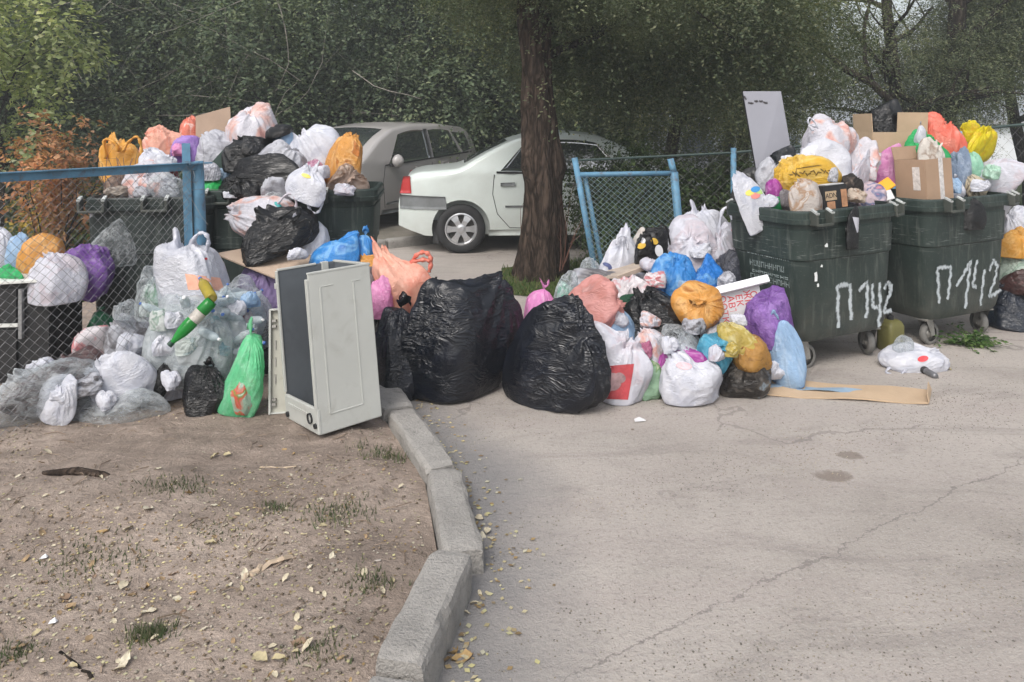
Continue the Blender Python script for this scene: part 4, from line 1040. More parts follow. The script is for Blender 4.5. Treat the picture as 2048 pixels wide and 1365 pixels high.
def topo(levels):
    v,f=ico0(); T=[]
    for L in range(levels+1):
        if L: 
            mid,f2=subdiv(v,f); v=np.concatenate([v,mid/np.linalg.norm(mid,axis=1)[:,None]]); 
            prev=f; f=f2
        e,inv=edges_of(f)
        T.append((v,f))
    return T
def tri(t):
    return np.abs(2 * (t - np.floor(t)) - 1)
def softtri(t):
    """rounded one side, sharp the other: how film folds"""
    return 1 - np.abs(np.sin(PI * t)) ** .8
def crumple(p, rng, fr, n, aniso=1.0, warp=.12):
    """flat facets meeting in folds: sheets laid across one another along warped lines"""
    w = p.copy()
    for k in range(3):
        q = rng.normal(size=(3, 3)) * 1.3; w = w + warp * np.sin(p @ q + rng.uniform(0, 6, 3))
    s = 0
    for _ in range(n):
        k = rng.normal(size=3) * np.array([1, 1, aniso]); k /= np.linalg.norm(k); m = rng.normal(size=3) * 1.4
        gate = np.clip(.25 + 1.1 * np.sin(p @ m + rng.uniform(0, 6)), 0, 1)
        s = s + (softtri((w @ k) * fr * rng.uniform(.6, 1.4) + rng.uniform(0, 1)) - .36) * gate
    return s / np.sqrt(n)
def pleats(ph, rng, lo, hi):
    n1, n2 = rng.integers(lo, hi), rng.integers(hi, hi * 2)
    wob = .45 * np.sin(ph + rng.uniform(0, 6)) + .35 * np.sin(ph * 2 + rng.uniform(0, 6)) + .25 * np.sin(ph * 3 + rng.uniform(0, 6))
    amp = .55 + .45 * np.sin(ph * 2 + rng.uniform(0, 6)) * np.sin(ph + rng.uniform(0, 6))
    return (softtri(ph * n1 / 6.2832 + wob * .6) - .36) * amp + .55 * (softtri(ph * n2 / 6.2832 + wob) - .36)
def frame(n):
    a = np.array([0, 0, 1.]) if abs(n[2]) < .9 else np.array([1., 0, 0]); x = np.cross(n, a); x /= np.linalg.norm(x); return x, np.cross(n, x)
def make_shape(T, seed, kind, level=5):
    """one plastic bag: packed contents, slack film folded over them, a gathered mouth; fills a unit box"""
    rng = np.random.default_rng(seed)
    v, f = T[level]
    npl = rng.integers(12, 20)
    C = rng.normal(size=(npl, 3)); C /= np.linalg.norm(C, axis=1)[:, None]
    A = rng.uniform(.74, 1.08, npl); pw = rng.uniform(8, 13)
    prof = {'tied': (.95, 1.), 'lump': (1, .92), 'sack': (.95, 1.12), 'slump': (1.12, .78), 'flat': (1.1, .42), 'shirt': (.95, 1.0), 'scrap': (1., .8)}[kind]
    th = np.arccos(np.clip(v[:, 2], -1, 1)); ph = np.arctan2(v[:, 1], v[:, 0])
    d = v.copy(); tied = kind in ('tied', 'sack'); tk = .34
    if tied:
        t2 = np.where(th > tk, (th - tk) / (PI - tk) * PI, 0)
        d = np.stack([np.sin(t2) * np.cos(ph), np.sin(t2) * np.sin(ph), np.cos(t2)], 1)
    q = np.maximum(d @ C.T, 0) / A[None]
    r = (np.sum(q ** pw, 1) + .80 ** pw) ** (-1 / pw)
    r = r / np.sqrt((d[:, 0] ** 2 + d[:, 1] ** 2) / prof[0] ** 2 + d[:, 2] ** 2 / prof[1] ** 2)
    for _ in range(rng.integers(6, 9) if kind == 'scrap' else rng.integers(2, 5)):          # slack hollows between the things inside
        c = rng.normal(size=3); c /= np.linalg.norm(c); r = r * (1 - rng.uniform(.06, .20) * np.exp(-(1 - d @ c) / rng.uniform(.05, .16)))
    an = 2.6 if kind == 'sack' else 1.0
    amp = {'tied': .9, 'lump': 1., 'sack': .75, 'slump': 1.25, 'flat': 1.5, 'shirt': .9, 'scrap': 2.6}[kind]
    h = amp * (.085 * crumple(d, rng, .75, 3, an) + .055 * crumple(d, rng, 1.7, 4, an) + .028 * crumple(d, rng, 3.6, 4, an * 1.3, .2) + .012 * crumple(d, rng, 8., 5, an * 1.4, .2))
    x = d * (r + h)[:, None]
    if kind in ('lump', 'slump', 'flat', 'shirt', 'scrap'):
        # the gathered mouth: folds run out from it over the whole bag, its film stands up in ears
        if kind == 'shirt': n = np.array([rng.normal() * .1, rng.normal() * .1, 1.])
        else: n = np.array([rng.normal() * .8, -abs(rng.normal()) * .6, .45 + .6 * rng.random()])
        n /= np.linalg.norm(n); ax, ay = frame(n)
        tt = np.arccos(np.clip(d @ n, -1, 1)); pp = np.arctan2(d @ ay, d @ ax)
        pl = pleats(pp, rng, 6, 10)
        g = np.clip(1 - tt / 1.75, 0, 1) ** 1.2 * np.clip(tt / .22, 0, 1)
        x = x + d * (pl * .20 * g)[:, None]
        # pull in towards the mouth, then ears
        pull = np.exp(-(tt / .30) ** 2); x = x - n[None] * (pull * .12)[:, None]
        ne = 2 if kind == 'shirt' else rng.integers(0, 3); a0 = rng.uniform(0, 6.28)
        for e in range(ne):
            ae = a0 + e * 6.2832 / ne + rng.normal() * .3
            ed = n * math.cos(.20) + (ax * math.cos(ae) + ay * math.sin(ae)) * math.sin(.20)
            side = -ax * math.sin(ae) + ay * math.cos(ae); fwd = ax * math.cos(ae) + ay * math.sin(ae)
            u = d @ side; w = (d - ed) @ fwd
            wd_ = rng.uniform(.24, .36); k = np.exp(-(u / wd_) ** 4 - (w / .075) ** 2) * (tt < .9) * (1 + .25 * np.sin(u * 9 + e * 2) + .15 * np.sin(u * 23 + e))
            ln = rng.uniform(.10, .26) * (1.7 if kind == 'shirt' else 1)
            x = x + (n + fwd * rng.uniform(-.2, .7) + side * rng.normal() * .25)[None] * (k * ln)[:, None] + fwd[None] * (k * .06 * np.sin(u * 22 + e))[:, None]
    # sag
    x[:, 0] += .10 * np.sin(x[:, 2] * 1.7 + rng.uniform(0, 6)); x[:, 1] += .08 * np.sin(x[:, 2] * 1.9 + rng.uniform(0, 6))
    sp = {'slump': .24, 'shirt': .14, 'sack': .24, 'tied': .10}.get(kind, .06)
    x[:, :2] *= (1 - sp * np.clip(x[:, 2], -.8, .8))[:, None]
    zf = -.62 * prof[1]
    k = x[:, 2] < zf; x[k, 2] = zf + (x[k, 2] - zf) * .15
    if tied:
        off = rng.normal(size=2) * .14
        top = np.percentile(x[th > tk, 2], 98); zk = top + .06
        pl = pleats(ph, rng, 7, 11)
        g = np.clip((1.35 - (th - tk)) / 1.35, 0, 1); sh = th > tk
        s = g ** 1.8; sc = 1 - .38 * g ** 1.6; pleat = 1 + pl * .40 * g * (1 - .35 * g)
        x[sh, 2] += (s * (zk - x[:, 2]) * .9)[sh]
        for c in (0, 1): x[sh, c] = (x[:, c] * sc * pleat + off[c] * g)[sh]
        x[sh, 2] += (pl * .07 * g * (1 - g))[sh]
        u = np.clip(th / tk, 0, 1); tf = ~sh
        rr = .045 + .24 * (1 - u) ** .8 * (1 + .9 * pl); lean = rng.normal(size=2) * .22
        fl = rng.uniform(0, 6.28)
        zt = zk + (.30 + .14 * np.sin(ph * 2 + 1) + .12 * pl) * np.sin(np.clip((1 - u) * 1.35, 0, 1.35)) * .95
        sq = .45
        X0 = np.cos(ph) * rr; Y0 = np.sin(ph) * rr; xa = X0 * math.cos(fl) + Y0 * math.sin(fl); ya = (-X0 * math.sin(fl) + Y0 * math.cos(fl)) * sq
        X = np.stack([xa * math.cos(fl) - ya * math.sin(fl) + off[0] + lean[0] * (1 - u), xa * math.sin(fl) + ya * math.cos(fl) + off[1] + lean[1] * (1 - u), zt], 1)
        x[tf] = X[tf]
        tip = np.clip((.3 - u) / .3, 0, 1); x[tf, 2] -= (tip * .18)[tf]
    lo = x.min(0); hi = x.max(0)
    return (x - (lo + hi) / 2) / (hi - lo), f
POOL = {}
_T = topo(5)
for kind, cnt in (('tied', 7), ('lump', 10), ('sack', 4), ('slump', 7), ('flat', 4), ('shirt', 5), ('scrap', 6)):
    for i in range(cnt):
        v, f = make_shape(_T, 100 * len(kind) + i * 7 + 3, kind); POOL.setdefault(kind, []).append((v, npmesh('rubbish_bag', v, f, plastic('#cccccc'), True)))
_cnt = {}
RB = random.Random(4)
def D_(x0, y0, x1, y1, Y, kind, mat, label, dp=.85, spin=None, tilt=0, pitch=0, z0=None, name='rubbish_bag', cat='bag', group='rubbish bags', pick=None, mirror=False):
    """a bag that fills the photograph's box x0 y0 x1 y1 at distance Y ('g': standing on the ground)"""
    if kind in ('lump', 'slump', 'shirt') and y1 > 430:       # films press against their neighbours
        w_, h_ = x1 - x0, y1 - y0; x0 -= .045 * w_; x1 += .045 * w_; y0 -= .03 * h_
        if Y != 'g': y1 += .08 * h_
    k = _cnt.get(kind, 0); _cnt[kind] = k + 1
    v, me = POOL[kind][(k if pick is None else pick) % len(POOL[kind])]
    if Y == 'g':
        z = DZ if z0 is None else z0
        yf = (EYE - z) * FPX / (y1 - HOR); wd_ = (x1 - x0) * yf / FPX; Y = yf + .36 * wd_ * dp
        zc0 = z - .006
    else: zc0 = EYE - (y1 - HOR) * Y / FPX
    if z0 is not None: zc0 = z0 - .006
    w = (x1 - x0) * Y / FPX; z1 = EYE - (y0 - HOR) * Y / FPX; h = z1 - zc0
    sp = RB.uniform(-1.7, 1.7) if spin is None else R(spin)
    rot = Euler((R(pitch), R(tilt), 0)).to_matrix() @ Matrix.Rotation(sp, 3, 'Z')
    Rm = np.array(rot); dpt = min(w, h * 1.6) * dp
    ext = (lambda p: (np.percentile(p, .4, 0), np.percentile(p, 99.6, 0))) if kind in ('tied', 'sack') else (lambda p: (np.array([*np.percentile(p[:, :2], 1.5, 0), p[:, 2].min()]), np.percentile(p, 98., 0)))
    q = v[::5]; S = np.array([w, w, h]); 
    if abs(math.sin(R(tilt))) > .7: S = np.array([h, h, w])
    for _ in range(8):
        p = (q * S) @ Rm.T; e = ext(p)[1] - ext(p)[0]; tgt = np.array([w, max(dpt, .05), h])
        rt = tgt / e; a = np.abs(Rm)     # share the correction out to the local axes by how far each points that way
        wt = (a ** 2); loc = (wt * np.log(rt)[:, None]).sum(0) / wt.sum(0); S = S * np.exp(loc * .9)
    p = (q * S) @ Rm.T; lo, hi = ext(p)
    o = bpy.data.objects.new(name, me); COL.objects.link(o)
    o.rotation_euler = rot.to_euler(); o.scale = S
    o.location = ((((x0 + x1) / 2) - 1024) * Y / FPX - (lo[0] + hi[0]) / 2, Y - (lo[1] + hi[1]) / 2, zc0 - lo[2])
    o.material_slots[0].link = 'OBJECT'; o.material_slots[0].material = mat
    tag(o, label, cat, group)
    return o
def wmat(o):
    return Matrix.LocRotScale(o.location, o.rotation_euler, o.scale)
def adopt(ch, o):
    ch.parent = o; ch.matrix_parent_inverse = wmat(o).inverted(); return ch
def loops(o, Y, polys, mat, r=.012, flat=.35, name='handle'):
    """carrier-bag handles: flattened loops through the given pixels"""
    for pl in polys:
        P = [pt(x, y, Y + dy) for x, y, *r_ in pl for dy in [r_[0] if r_ else 0]]
        Q = []
        for i in range(len(P) - 1):
            for k in range(4):
                t = k / 4; p0 = P[max(i - 1, 0)]; p3 = P[min(i + 2, len(P) - 1)]
                a, b = P[i], P[i + 1]
                Q.append(.5 * ((2 * a) + (b - p0) * t + (2 * p0 - 5 * a + 4 * b - p3) * t * t + (3 * a - p0 - 3 * b + p3) * t ** 3))
        Q.append(P[-1])
        mb = MB(); rs = [r * (1 + .35 * math.sin(i * 1.9)) for i in range(len(Q))]; mb.tube(Q, rs, 7, True, flat); adopt(mb.build(name, mat, None, True), o)
def bvh(o):
    M = wmat(o); me = o.data
    return BVHTree.FromPolygons([M @ v.co for v in me.vertices], [tuple(p.vertices) for p in me.polygons])
def decal(o, shapes, mat, name, off=.004):
    """print that lies on the bag: each shape is an ellipse (cx, cy, rx, ry, turn) or a polygon of pixels"""
    T = bvh(o); E = Vector((0, 0, EYE)); mb = MB()
    def hit(x, y):
        d = (pt(x, y, 5) - E).normalized(); h = T.ray_cast(E, d)
        return None if h[0] is None else h[0] - d * off
    for sh in shapes:
        if isinstance(sh[0], (int, float)):
            cx, cy, rx, ry, a = sh; n = 18
            pg = [(cx + rx * math.cos(q) * math.cos(R(a)) - ry * math.sin(q) * math.sin(R(a)), cy + rx * math.cos(q) * math.sin(R(a)) + ry * math.sin(q) * math.cos(R(a))) for q in [2 * PI * i / n for i in range(n)]]
        else:
            pg = []
            for (xa, ya), (xb, yb_) in zip(sh, list(sh[1:]) + [sh[0]]): pg += [(xa + (xb - xa) * k / 5, ya + (yb_ - ya) * k / 5) for k in range(5)]
            n = len(pg)
        cx = sum(p[0] for p in pg) / n; cy = sum(p[1] for p in pg) / n
        rings = []
        for k in (1.0, .8, .6, .4, .2): rings.append([hit(cx + (x - cx) * k, cy + (y - cy) * k) for x, y in pg])
        c = hit(cx, cy)
        if c is None: continue
        flat = [p for r_ in rings for p in r_]
        ok = [p is not None for p in flat]; vs = [p if p is not None else c for p in flat] + [c]; fs = []
        for i in range(4):
            for j in range(n):
                q = (i * n + j, i * n + (j + 1) % n, (i + 1) * n + (j + 1) % n, (i + 1) * n + j)
                if all(ok[z] for z in q): fs.append(q)
        for j in range(n):
            if ok[4 * n + j] and ok[4 * n + (j + 1) % n]: fs.append((4 * n + j, 4 * n + (j + 1) % n, 5 * n))
        mb.add(vs, fs)
    if mb.f: adopt(mb.build(name, mat), o)
def contents(o, mat, kind='lump', s=.86, pick=0):
    c = bpy.data.objects.new('contents', POOL[kind][pick % len(POOL[kind])][1]); COL.objects.link(c); c.parent = o; c.scale = (s, s, s); c.location = (0, 0, -.04)
    c.material_slots[0].link = 'OBJECT'; c.material_slots[0].material = mat; return c

W = plastic('#d4d4de', ('#cdbcc2', '#a6a6b4'), amount=.6, rough=.38)
W2 = plastic('#dcdde5', ('#c6c9d6', '#b2b4c0'), amount=.7, rough=.4)
WP = plastic('#d8d6de', ('#e2b0a0', '#d4836c', '#bfb4bc'), amount=.75)
WG = plastic('#c6c7cf', ('#92929b', '#6d696b'), amount=.7)
WD = plastic('#b9bac2', ('#6e6a6c', '#3c3839', '#8d8a90'), amount=.85)
CL = plastic('#dfe4e7', ('#c4ccd0', '#f4f6f7'), clear=.95, rough=.10, trans=.3)
CLT = plastic('#9ccbd6', ('#6fb0c2', '#d6eef2'), clear=.55, rough=.2)
K = plastic('#0a0a0c', (), rough=.27, trans=0, wr=1.2)
KG = plastic('#141416', ('#3a3836', '#201e1e', '#55504c'), rough=.25, trans=0, amount=.6, wr=1.2)
N = plastic('#0e1119', ('#161b28',), rough=.27, trans=0, wr=1.3)
G = plastic('#23a45a', ('#46c77c', '#1a7a45'), amount=.6)
DG = plastic('#165236', ('#0f3a27', '#2c7a52'), amount=.7)
GT = plastic('#7de6ab', ('#b5f3ce', '#52cc8a'), clear=.42, rough=.25, trans=.35)
O = plastic('#e2a648', ('#f0c67a', '#c2853a'), amount=.6)
OG = plastic('#d99b4c', ('#e8b876', '#a8662c', '#d8823c'), amount=.8)
Yw = plastic('#dcb03c', ('#e8cc78', '#b18a30'), amount=.6)
YL = plastic('#ddcc12', ('#e0b020', '#b8a80e'), amount=.7)
AM = plastic('#b98a45', ('#8a5f2a', '#d9b878', '#6e5230'), amount=.8, clear=.15)
YC = plastic('#c8b25c', ('#e2d8a0', '#8f7c3a'), amount=.8, clear=.2, rough=.2)
B = plastic('#3b8ad2', ('#8fc4ec', '#2c6eb8'), amount=.7)
LB = plastic('#9fbfe0', ('#bcd4ec', '#7b98b8'), amount=.7, clear=.12)
T = plastic('#4a9ab8', ('#7fc3d8', '#2c6d88'), amount=.7)
BG = plastic('#7d8fa8', ('#aab8cc', '#4f5f78'), amount=.7)
P = plastic('#7b529e', ('#a37cc6', '#55377a'), amount=.7)
PD = plastic('#8d7aa8', ('#a796c0', '#6a587f'), amount=.6)
L = plastic('#ab86d2', ('#c2a4e2', '#9070b8'), amount=.6)
PK = plastic('#dd8cc4', ('#eeb8dc', '#b8609c'), amount=.7)
PK2 = plastic('#e69ac8', ('#d070a8', '#f0c0dc'), amount=.6)
MG = plastic('#9c3390', ('#c66ab8', '#d8b4d4'), amount=.7)
S = plastic('#e2705c', ('#ef9a86', '#c2543f'), amount=.6)
SP = plastic('#eab19c', ('#e6907a', '#f2cfc0', '#b98e7c'), amount=.75)
SC_ = plastic('#d79a94', ('#c48076', '#b58a86', '#e2b4ac'), amount=.75, clear=.15)
BR = plastic('#4a3230', ('#2c1d1c', '#6e4c48'), rough=.3, trans=0, amount=.8)
RW = plastic('#e0dadd', ('#d9454f', '#c2303c', '#e8c8c8'), amount=.7)
GW = plastic('#c8d8cc', ('#7f9a88', '#a8c4b0'), amount=.7)
JUNK = plastic('#8a7a62', ('#b0402e', '#5f7a34', '#c9b070', '#3b3a38'), rough=.5, trans=0, amount=1.)
JUNKG = plastic('#8fa896', ('#c04a3a', '#5f8a44', '#d8dcd8', '#4b5a48'), rough=.5, trans=0, amount=1.)
RED = worn('red_print', (.62, .06, .07, 1), .5, .1); REDP = worn('pale_red_print', (.75, .25, .22, 1), .5, .15)
BLUEP = worn('blue_print', (.06, .28, .62, 1), .5, .1); YELP = worn('yellow_print', (.72, .62, .14, 1), .5, .1); GRNP = worn('green_print', (.42, .62, .20, 1), .5, .1)
TEALP = worn('teal_print', (.05, .33, .33, 1), .5, .1); DARKP = worn('dark_print', (.05, .045, .045, 1), .5, .1); ORP = worn('orange_print', (.80, .42, .30, 1), .5, .12)
GOLDP = worn('gold_print', (.62, .40, .06, 1), .5, .2); WHP = worn('white_print', (.72, .72, .74, 1), .5, .1)

# ---- left heap, on the dirt and behind the wire
o = D_(30, 720, 205, 852, 'g', 'slump', CL, 'torn clear bag of brown rags bulging under the wire fence', dp=.9)
contents(o, BR, 'lump', .80, 2)
D_(100, 706, 200, 790, 4.16, 'lump', BR, 'dark brown plastic bundle showing inside the torn clear bag', dp=.7)
D_(62, 756, 152, 842, 3.93, 'lump', W2, 'crumpled bluish white bag at the front of the torn clear bag by the fence', dp=.5, tilt=20)
o = D_(192, 708, 300, 812, 4.12, 'slump', W2, 'clean white bag pushed against the bottom of the wire fence', dp=.6, tilt=-18)
D_(150, 782, 318, 846, 4.06, 'flat', CL, 'flattened clear film lying under the white bag by the fence')
o = D_(298, 702, 366, 792, 4.30, 'lump', W, 'white bag smeared with black beside the small black sack', dp=.7)
D_(303, 732, 338, 790, 4.18, 'lump', K, 'black rag hanging from the smeared white bag', dp=.5, tilt=15, name='rag', cat='rag')
D_(356, 722, 468, 834, 'g', 'tied', K, 'small black sack on the dirt left of the green tied sack')
o = D_(432, 650, 537, 834, 'g', 'tied', GT, 'see-through green sack tied in a knot beside the loose panel', dp=.7, tilt=9, pick=1)
cc = contents(o, JUNKG, 'lump', .8, 3); cc.location.z = -.24; cc.scale = (.8, .8, .44)
D_(155, 655, 218, 714, 4.60, 'lump', RW, 'white bag with red print lying behind the wire, left of the bottle heap')
D_(214, 637, 292, 718, 4.55, 'lump', WD, 'grey see-through bag of dark refuse behind the wire')
D_(172, 618, 236, 664, 4.75, 'tied', DG, 'dark green bag with string behind the wire fence')
D_(118, 494, 216, 592, 4.85, 'slump', P, 'deep purple bag behind the wire beside the dark bin', dp=.8, tilt=28)
D_(68, 512, 158, 600, 4.60, 'lump', W, 'white bag resting on the black cabinet behind the wire', dp=.7)
D_(46, 473, 118, 548, 4.85, 'lump', OG, 'orange and yellow bag behind the wire above the cabinet')
D_(16, 472, 58, 532, 4.85, 'lump', LB, 'pale blue bag behind the wire at the left edge')
D_(-42, 444, 28, 535, 5.0, 'tied', W2, 'white bag cut by the left edge behind the wire')
D_(-20, 531, 58, 562, 4.65, 'flat', G, 'flat green bag on the back of the black cabinet')

# black cabinet behind the wire
cb = empty('cabinet', (pt(-10, 580, 4.55).x, 4.55, DZ), 'black cabinet with pale top board behind the wire fence', 'cabinet', None, (0, 0, R(6)))
M_blk = worn('black_board', (.018, .018, .019, 1), .5, .2); M_pale = worn('pale_laminate', (.62, .63, .60, 1), .4, .08, 4)
mb = MB(); mb.box((.0, .22, .30), (.62, .44, .60)); mb.build('carcass', M_blk, cb, bevel=.004)
mb = MB(); mb.box((.02, .20, .612), (.70, .50, .018), Euler((0, R(-2), 0))); mb.build('top', M_pale, cb, bevel=.003)
mb = MB(); mb.box((-.08, -.012, .35), (.44, .02, .02)); mb.build('edge_strip', M_pale, cb)
mb = MB(); mb.box((-.08, -.010, .47), (.42, .016, .2)); mb.build('drawer', M_blk, cb, bevel=.003)
mb = MB(); mb.box((-.08, -.010, .18), (.42, .016, .28)); mb.build('drawer', M_blk, cb, bevel=.003)
mb = MB(); mb.box((.16, -.02, .42), (.02, .03, .30)); mb.build('leg', worn('grey_metal_leg', (.22, .22, .22, 1), .5), cb)

# the heap of bottles in split clear film
o = D_(283, 590, 470, 745, 4.40, 'slump', CL, 'split clear bag of plastic bottles in the middle of the left heap', dp=.8)
contents(o, plastic('#d2d8da', ('#a9b2b6', '#eef2f2', '#d8c8a8'), clear=.3, rough=.2), 'lump', .84, 4)
o = D_(392, 572, 528, 700, 4.62, 'slump', CL, 'clear bag of squashed bottles beside the purple bag', dp=.8)
contents(o, plastic('#c2ced6', ('#9ab0c0', '#eef4f6'), clear=.35, rough=.2), 'lump', .84, 6)
D_(356, 636, 458, 745, 4.36, 'lump', CLT, 'bluish clear bag under the green bottle', dp=.8)
o = D_(284, 540, 345, 632, 4.52, 'lump', CL, 'clear bag with a folded green label inside, left of the large white bag')
contents(o, plastic('#dde6e0', ('#2f7a48', '#bcd8c8'), trans=0, amount=1.), 'lump', .8, 1)
o = D_(318, 492, 452, 612, 4.60, 'shirt', W2, 'large white carrier bag with pinkish print on top of the bottle heap', dp=.8, pick=3, name='carrier_bag')
loops(o, 4.56, [[(326, 548), (330, 505), (346, 486), (356, 494), (352, 520), (340, 560)], [(372, 520), (388, 478), (404, 466), (416, 476), (414, 500), (400, 520)]], W2, .02, .5)
decal(o, [[(370, 548), (440, 556), (450, 582), (376, 580)]], ORP, 'print')
decal(o, [(412, 518, 3, 2.5, 0)], RED, 'dot')

M_pet = plastic('#d4dee2', ('#bccdd4',), clear=.8, rough=.1, trans=.1, wr=.6); M_cap = worn('blue_cap', (.06, .14, .42, 1), .4); M_capw = worn('white_cap', (.7, .7, .72, 1), .4)
M_petg = plastic('#1f8c34', ('#2fae48',), clear=.35, rough=.08, trans=.3, wr=.4)
def bottle_mesh(mat, name='bottle'):
    mb = MB(); mb.lathe([(.02, .004), (.040, 0), (.044, .015), (.044, .08), (.041, .09), (.044, .10), (.044, .19), (.042, .2), (.044, .21), (.040, .24), (.018, .295), (.014, .30), (.014, .315)], None, 14, False)
    return mb.mesh(name, mat, True)
BM = bottle_mesh(M_pet); BMG = bottle_mesh(M_petg)
mb = MB(); mb.lathe([(.016, .312), (.016, .335), (0, .337)], None, 10, False); CAPB = mb.mesh('cap', M_cap); mb = MB(); mb.lathe([(.016, .312), (.016, .335), (0, .337)], None, 10, False); CAPW = mb.mesh('cap', M_capw)
def bottle(x, y, Y, rot, label, group=None, me=None, cap=None, s=1.0):
    o = link('plastic_bottle', me or BM); o.location = pt(x, y, Y - (.10 if me is None else 0)); o.rotation_euler = tuple(R(q) for q in rot); o.scale = (s, s, s)
    tag(o, label, 'bottle', group); link('cap', cap or CAPB, o); return o
rgb = random.Random(9)
for x, y, Y in ((420, 590, 4.62), (445, 598, 4.58), (470, 606, 4.56), (492, 618, 4.58), (505, 640, 4.56), (480, 640, 4.50), (455, 625, 4.50), (432, 615, 4.5), (500, 668, 4.50), (475, 672, 4.46), (410, 610, 4.52), (395, 640, 4.38), (330, 630, 4.38), (402, 662, 4.32), (470, 598, 4.55), (372, 612, 4.40), (512, 655, 4.5), (445, 580, 4.6), (440, 655, 4.42), (462, 690, 4.40)):
    bottle(x, y, Y, (rgb.uniform(40, 140), rgb.uniform(-40, 40), rgb.uniform(0, 360)), 'clear squashed plastic bottle in the split film of the left heap', 'clear bottles in the left heap', cap=rgb.choice((CAPB, CAPW)), s=rgb.uniform(.45, .62))
# the big green bottle lying across the heap
pA, pB = pt(424, 602, 4.12), pt(338, 692, 4.02)
gbt = empty('plastic_bottle', pA, 'big green plastic bottle lying neck down across the clear bags', 'bottle'); gbt.rotation_euler = (pB - pA).to_track_quat('Z', 'Y').to_euler()
Lg = (pB - pA).length; k = Lg / .337
mb = MB(); mb.lathe([(.015, .006), (.034, 0), (.039, .02), (.039, .075), (.037, .08), (.037, .155), (.039, .16), (.039, .195), (.035, .235), (.016, .30), (.0135, .318)], Matrix.Scale(k, 4), 18, False); mb.build('body', M_petg, gbt, True)
mb = MB(); mb.lathe([(.0385, .085), (.0385, .15)], Matrix.Scale(k, 4), 18, False); mb.build('paper_label', worn('bottle_label', (.45, .42, .38, 1), .5, .35, 22, (.05, .04, .04, 1), .8), gbt, True)
mb = MB(); mb.lathe([(.018, .31), (.018, .337), (0, .339)], Matrix.Scale(k, 4), 12, False); mb.build('cap', worn('dark_cap', (.012, .05, .03, 1), .4), gbt)
bottle(424, 598, 4.15, (70, 10, 215), 'yellowish bottle neck sticking up beside the big green bottle', None, me=bottle_mesh(plastic('#b8a63c', (), clear=.35, rough=.15)), s=.7)
# bits at the right of the bottle heap
pr = empty('pipe_stub', pt(508, 672, 4.38), 'short white pipe end poking from the bottle heap', 'pipe', None, (R(75), 0, R(-25)))
mb = MB(); mb.lathe([(.016, 0), (.020, 0), (.020, .10), (.016, .10), (.016, 0)], None, 16, False); mb.build('tube', worn('white_pvc', (.66, .66, .66, 1), .4), pr, True)
hb = empty('bracket_plate', pt(492, 690, 4.32), 'small white plate with two holes on the bottle heap', 'bracket', None, (R(20), R(35), R(10)))
mb = MB(); mb.box((0, 0, 0), (.035, .004, .085)); mb.build('plate', worn('white_pvc', (.66, .66, .66, 1), .4), hb, bevel=.002)
for z in (-.02, .02):
    mb = MB(); mb.lathe([(.0, -.003), (.006, -.003), (.006, .0)], Matrix.Translation((0, -.001, z)) @ Matrix.Rotation(PI / 2, 4, 'X'), 10, False); mb.build('hole', M_black, hb)
D_(482, 625, 512, 680, 4.5, 'lump', RW, 'small red and white wrapper at the right side of the bottle heap', name='wrapper', cat='wrapper')
D_(500, 655, 560, 745, 4.75, 'lump', K, 'black bag in the gap behind the loose panel')
D_(300, 600, 470, 800, 4.75, 'lump', WG, 'pale grey bag buried at the back of the bottle heap')

# chipboard sheet, what holds it up, and the two bags on it
D_(466, 520, 575, 640, 4.96, 'lump', PD, 'dull lilac bag under the tilted chipboard sheet', dp=.8)
D_(560, 530, 660, 700, 5.06, 'lump', PD, 'second lilac bag under the right end of the chipboard sheet', dp=.8)
cbk = empty('concrete_block', gnd(545, 690, DZ), 'rough concrete block standing behind the loose panel', 'block', None, (0, 0, R(12)))
mb = MB(); mb.box((.04, .2, .18), (.32, .3, .36)); mb.build('block', stone_mat('rough_block', (.33, .27, .22)), cbk, bevel=.015)
pF, pR, pL = pt(549, 555, 4.74), pt(672, 529, 5.0), pt(430, 507, 4.9); pBk = pL + pR - pF
mb = MB(); nn = (pR - pF).cross(pL - pF).normalized(); q = [pF, pR, pBk, pL]
mb.add([p - pF for p in q] + [p - pF - nn * .013 for p in q], [(0, 1, 2, 3), (7, 6, 5, 4)] + [(i, i + 4, (i + 1) % 4 + 4, (i + 1) % 4) for i in range(4)])
cs = mb.build('chipboard_sheet', worn('chipboard', (.44, .335, .255, 1), .75, .12, 7, (.24, .17, .12, 1), .4, .1), None, bevel=.002); cs.location = pF; tag(cs, 'bare chipboard sheet tilted over the lilac bags, two bags lying on it', 'board')
o = D_(466, 396, 594, 499, 5.12, 'lump', WP, 'white bag with pink patches on the chipboard sheet', dp=.65, tilt=-58, pick=6)
decal(o, [(556, 410, 9, 4, 35)], TEALP, 'print')
loops(o, 5.05, [[(556, 408), (570, 392), (582, 388), (592, 402), (590, 424), (580, 432)]], W, .016, .5)
o = D_(497, 424, 622, 522, 4.98, 'shirt', K, 'black carrier bag with white lining on the chipboard sheet', dp=.7, tilt=-22, name='carrier_bag')
loops(o, 4.92, [[(540, 452), (572, 428), (600, 415), (598, 432), (585, 446)], [(598, 446), (614, 438), (622, 452), (622, 470), (612, 486)]], K, .012, .5)
D_(566, 428, 598, 452, 5.0, 'flat', W, 'scrap of white lining at the mouth of the black carrier bag', tilt=-30, name='plastic_scrap', cat='scrap')
o = D_(598, 448, 655, 545, 5.15, 'lump', W2, 'white bag with a red dot between the black carrier bag and the blue bag')
decal(o, [(627, 460, 3.5, 3.5, 0)], RED, 'dot')
D_(630, 472, 716, 560, 5.0, 'slump', B, 'blue bag beside the right end of the chipboard sheet', dp=.8, tilt=15)
D_(702, 459, 752, 556, 5.05, 'tied', B, 'blue tied bag with an upright tuft behind the orange bags', dp=.9)
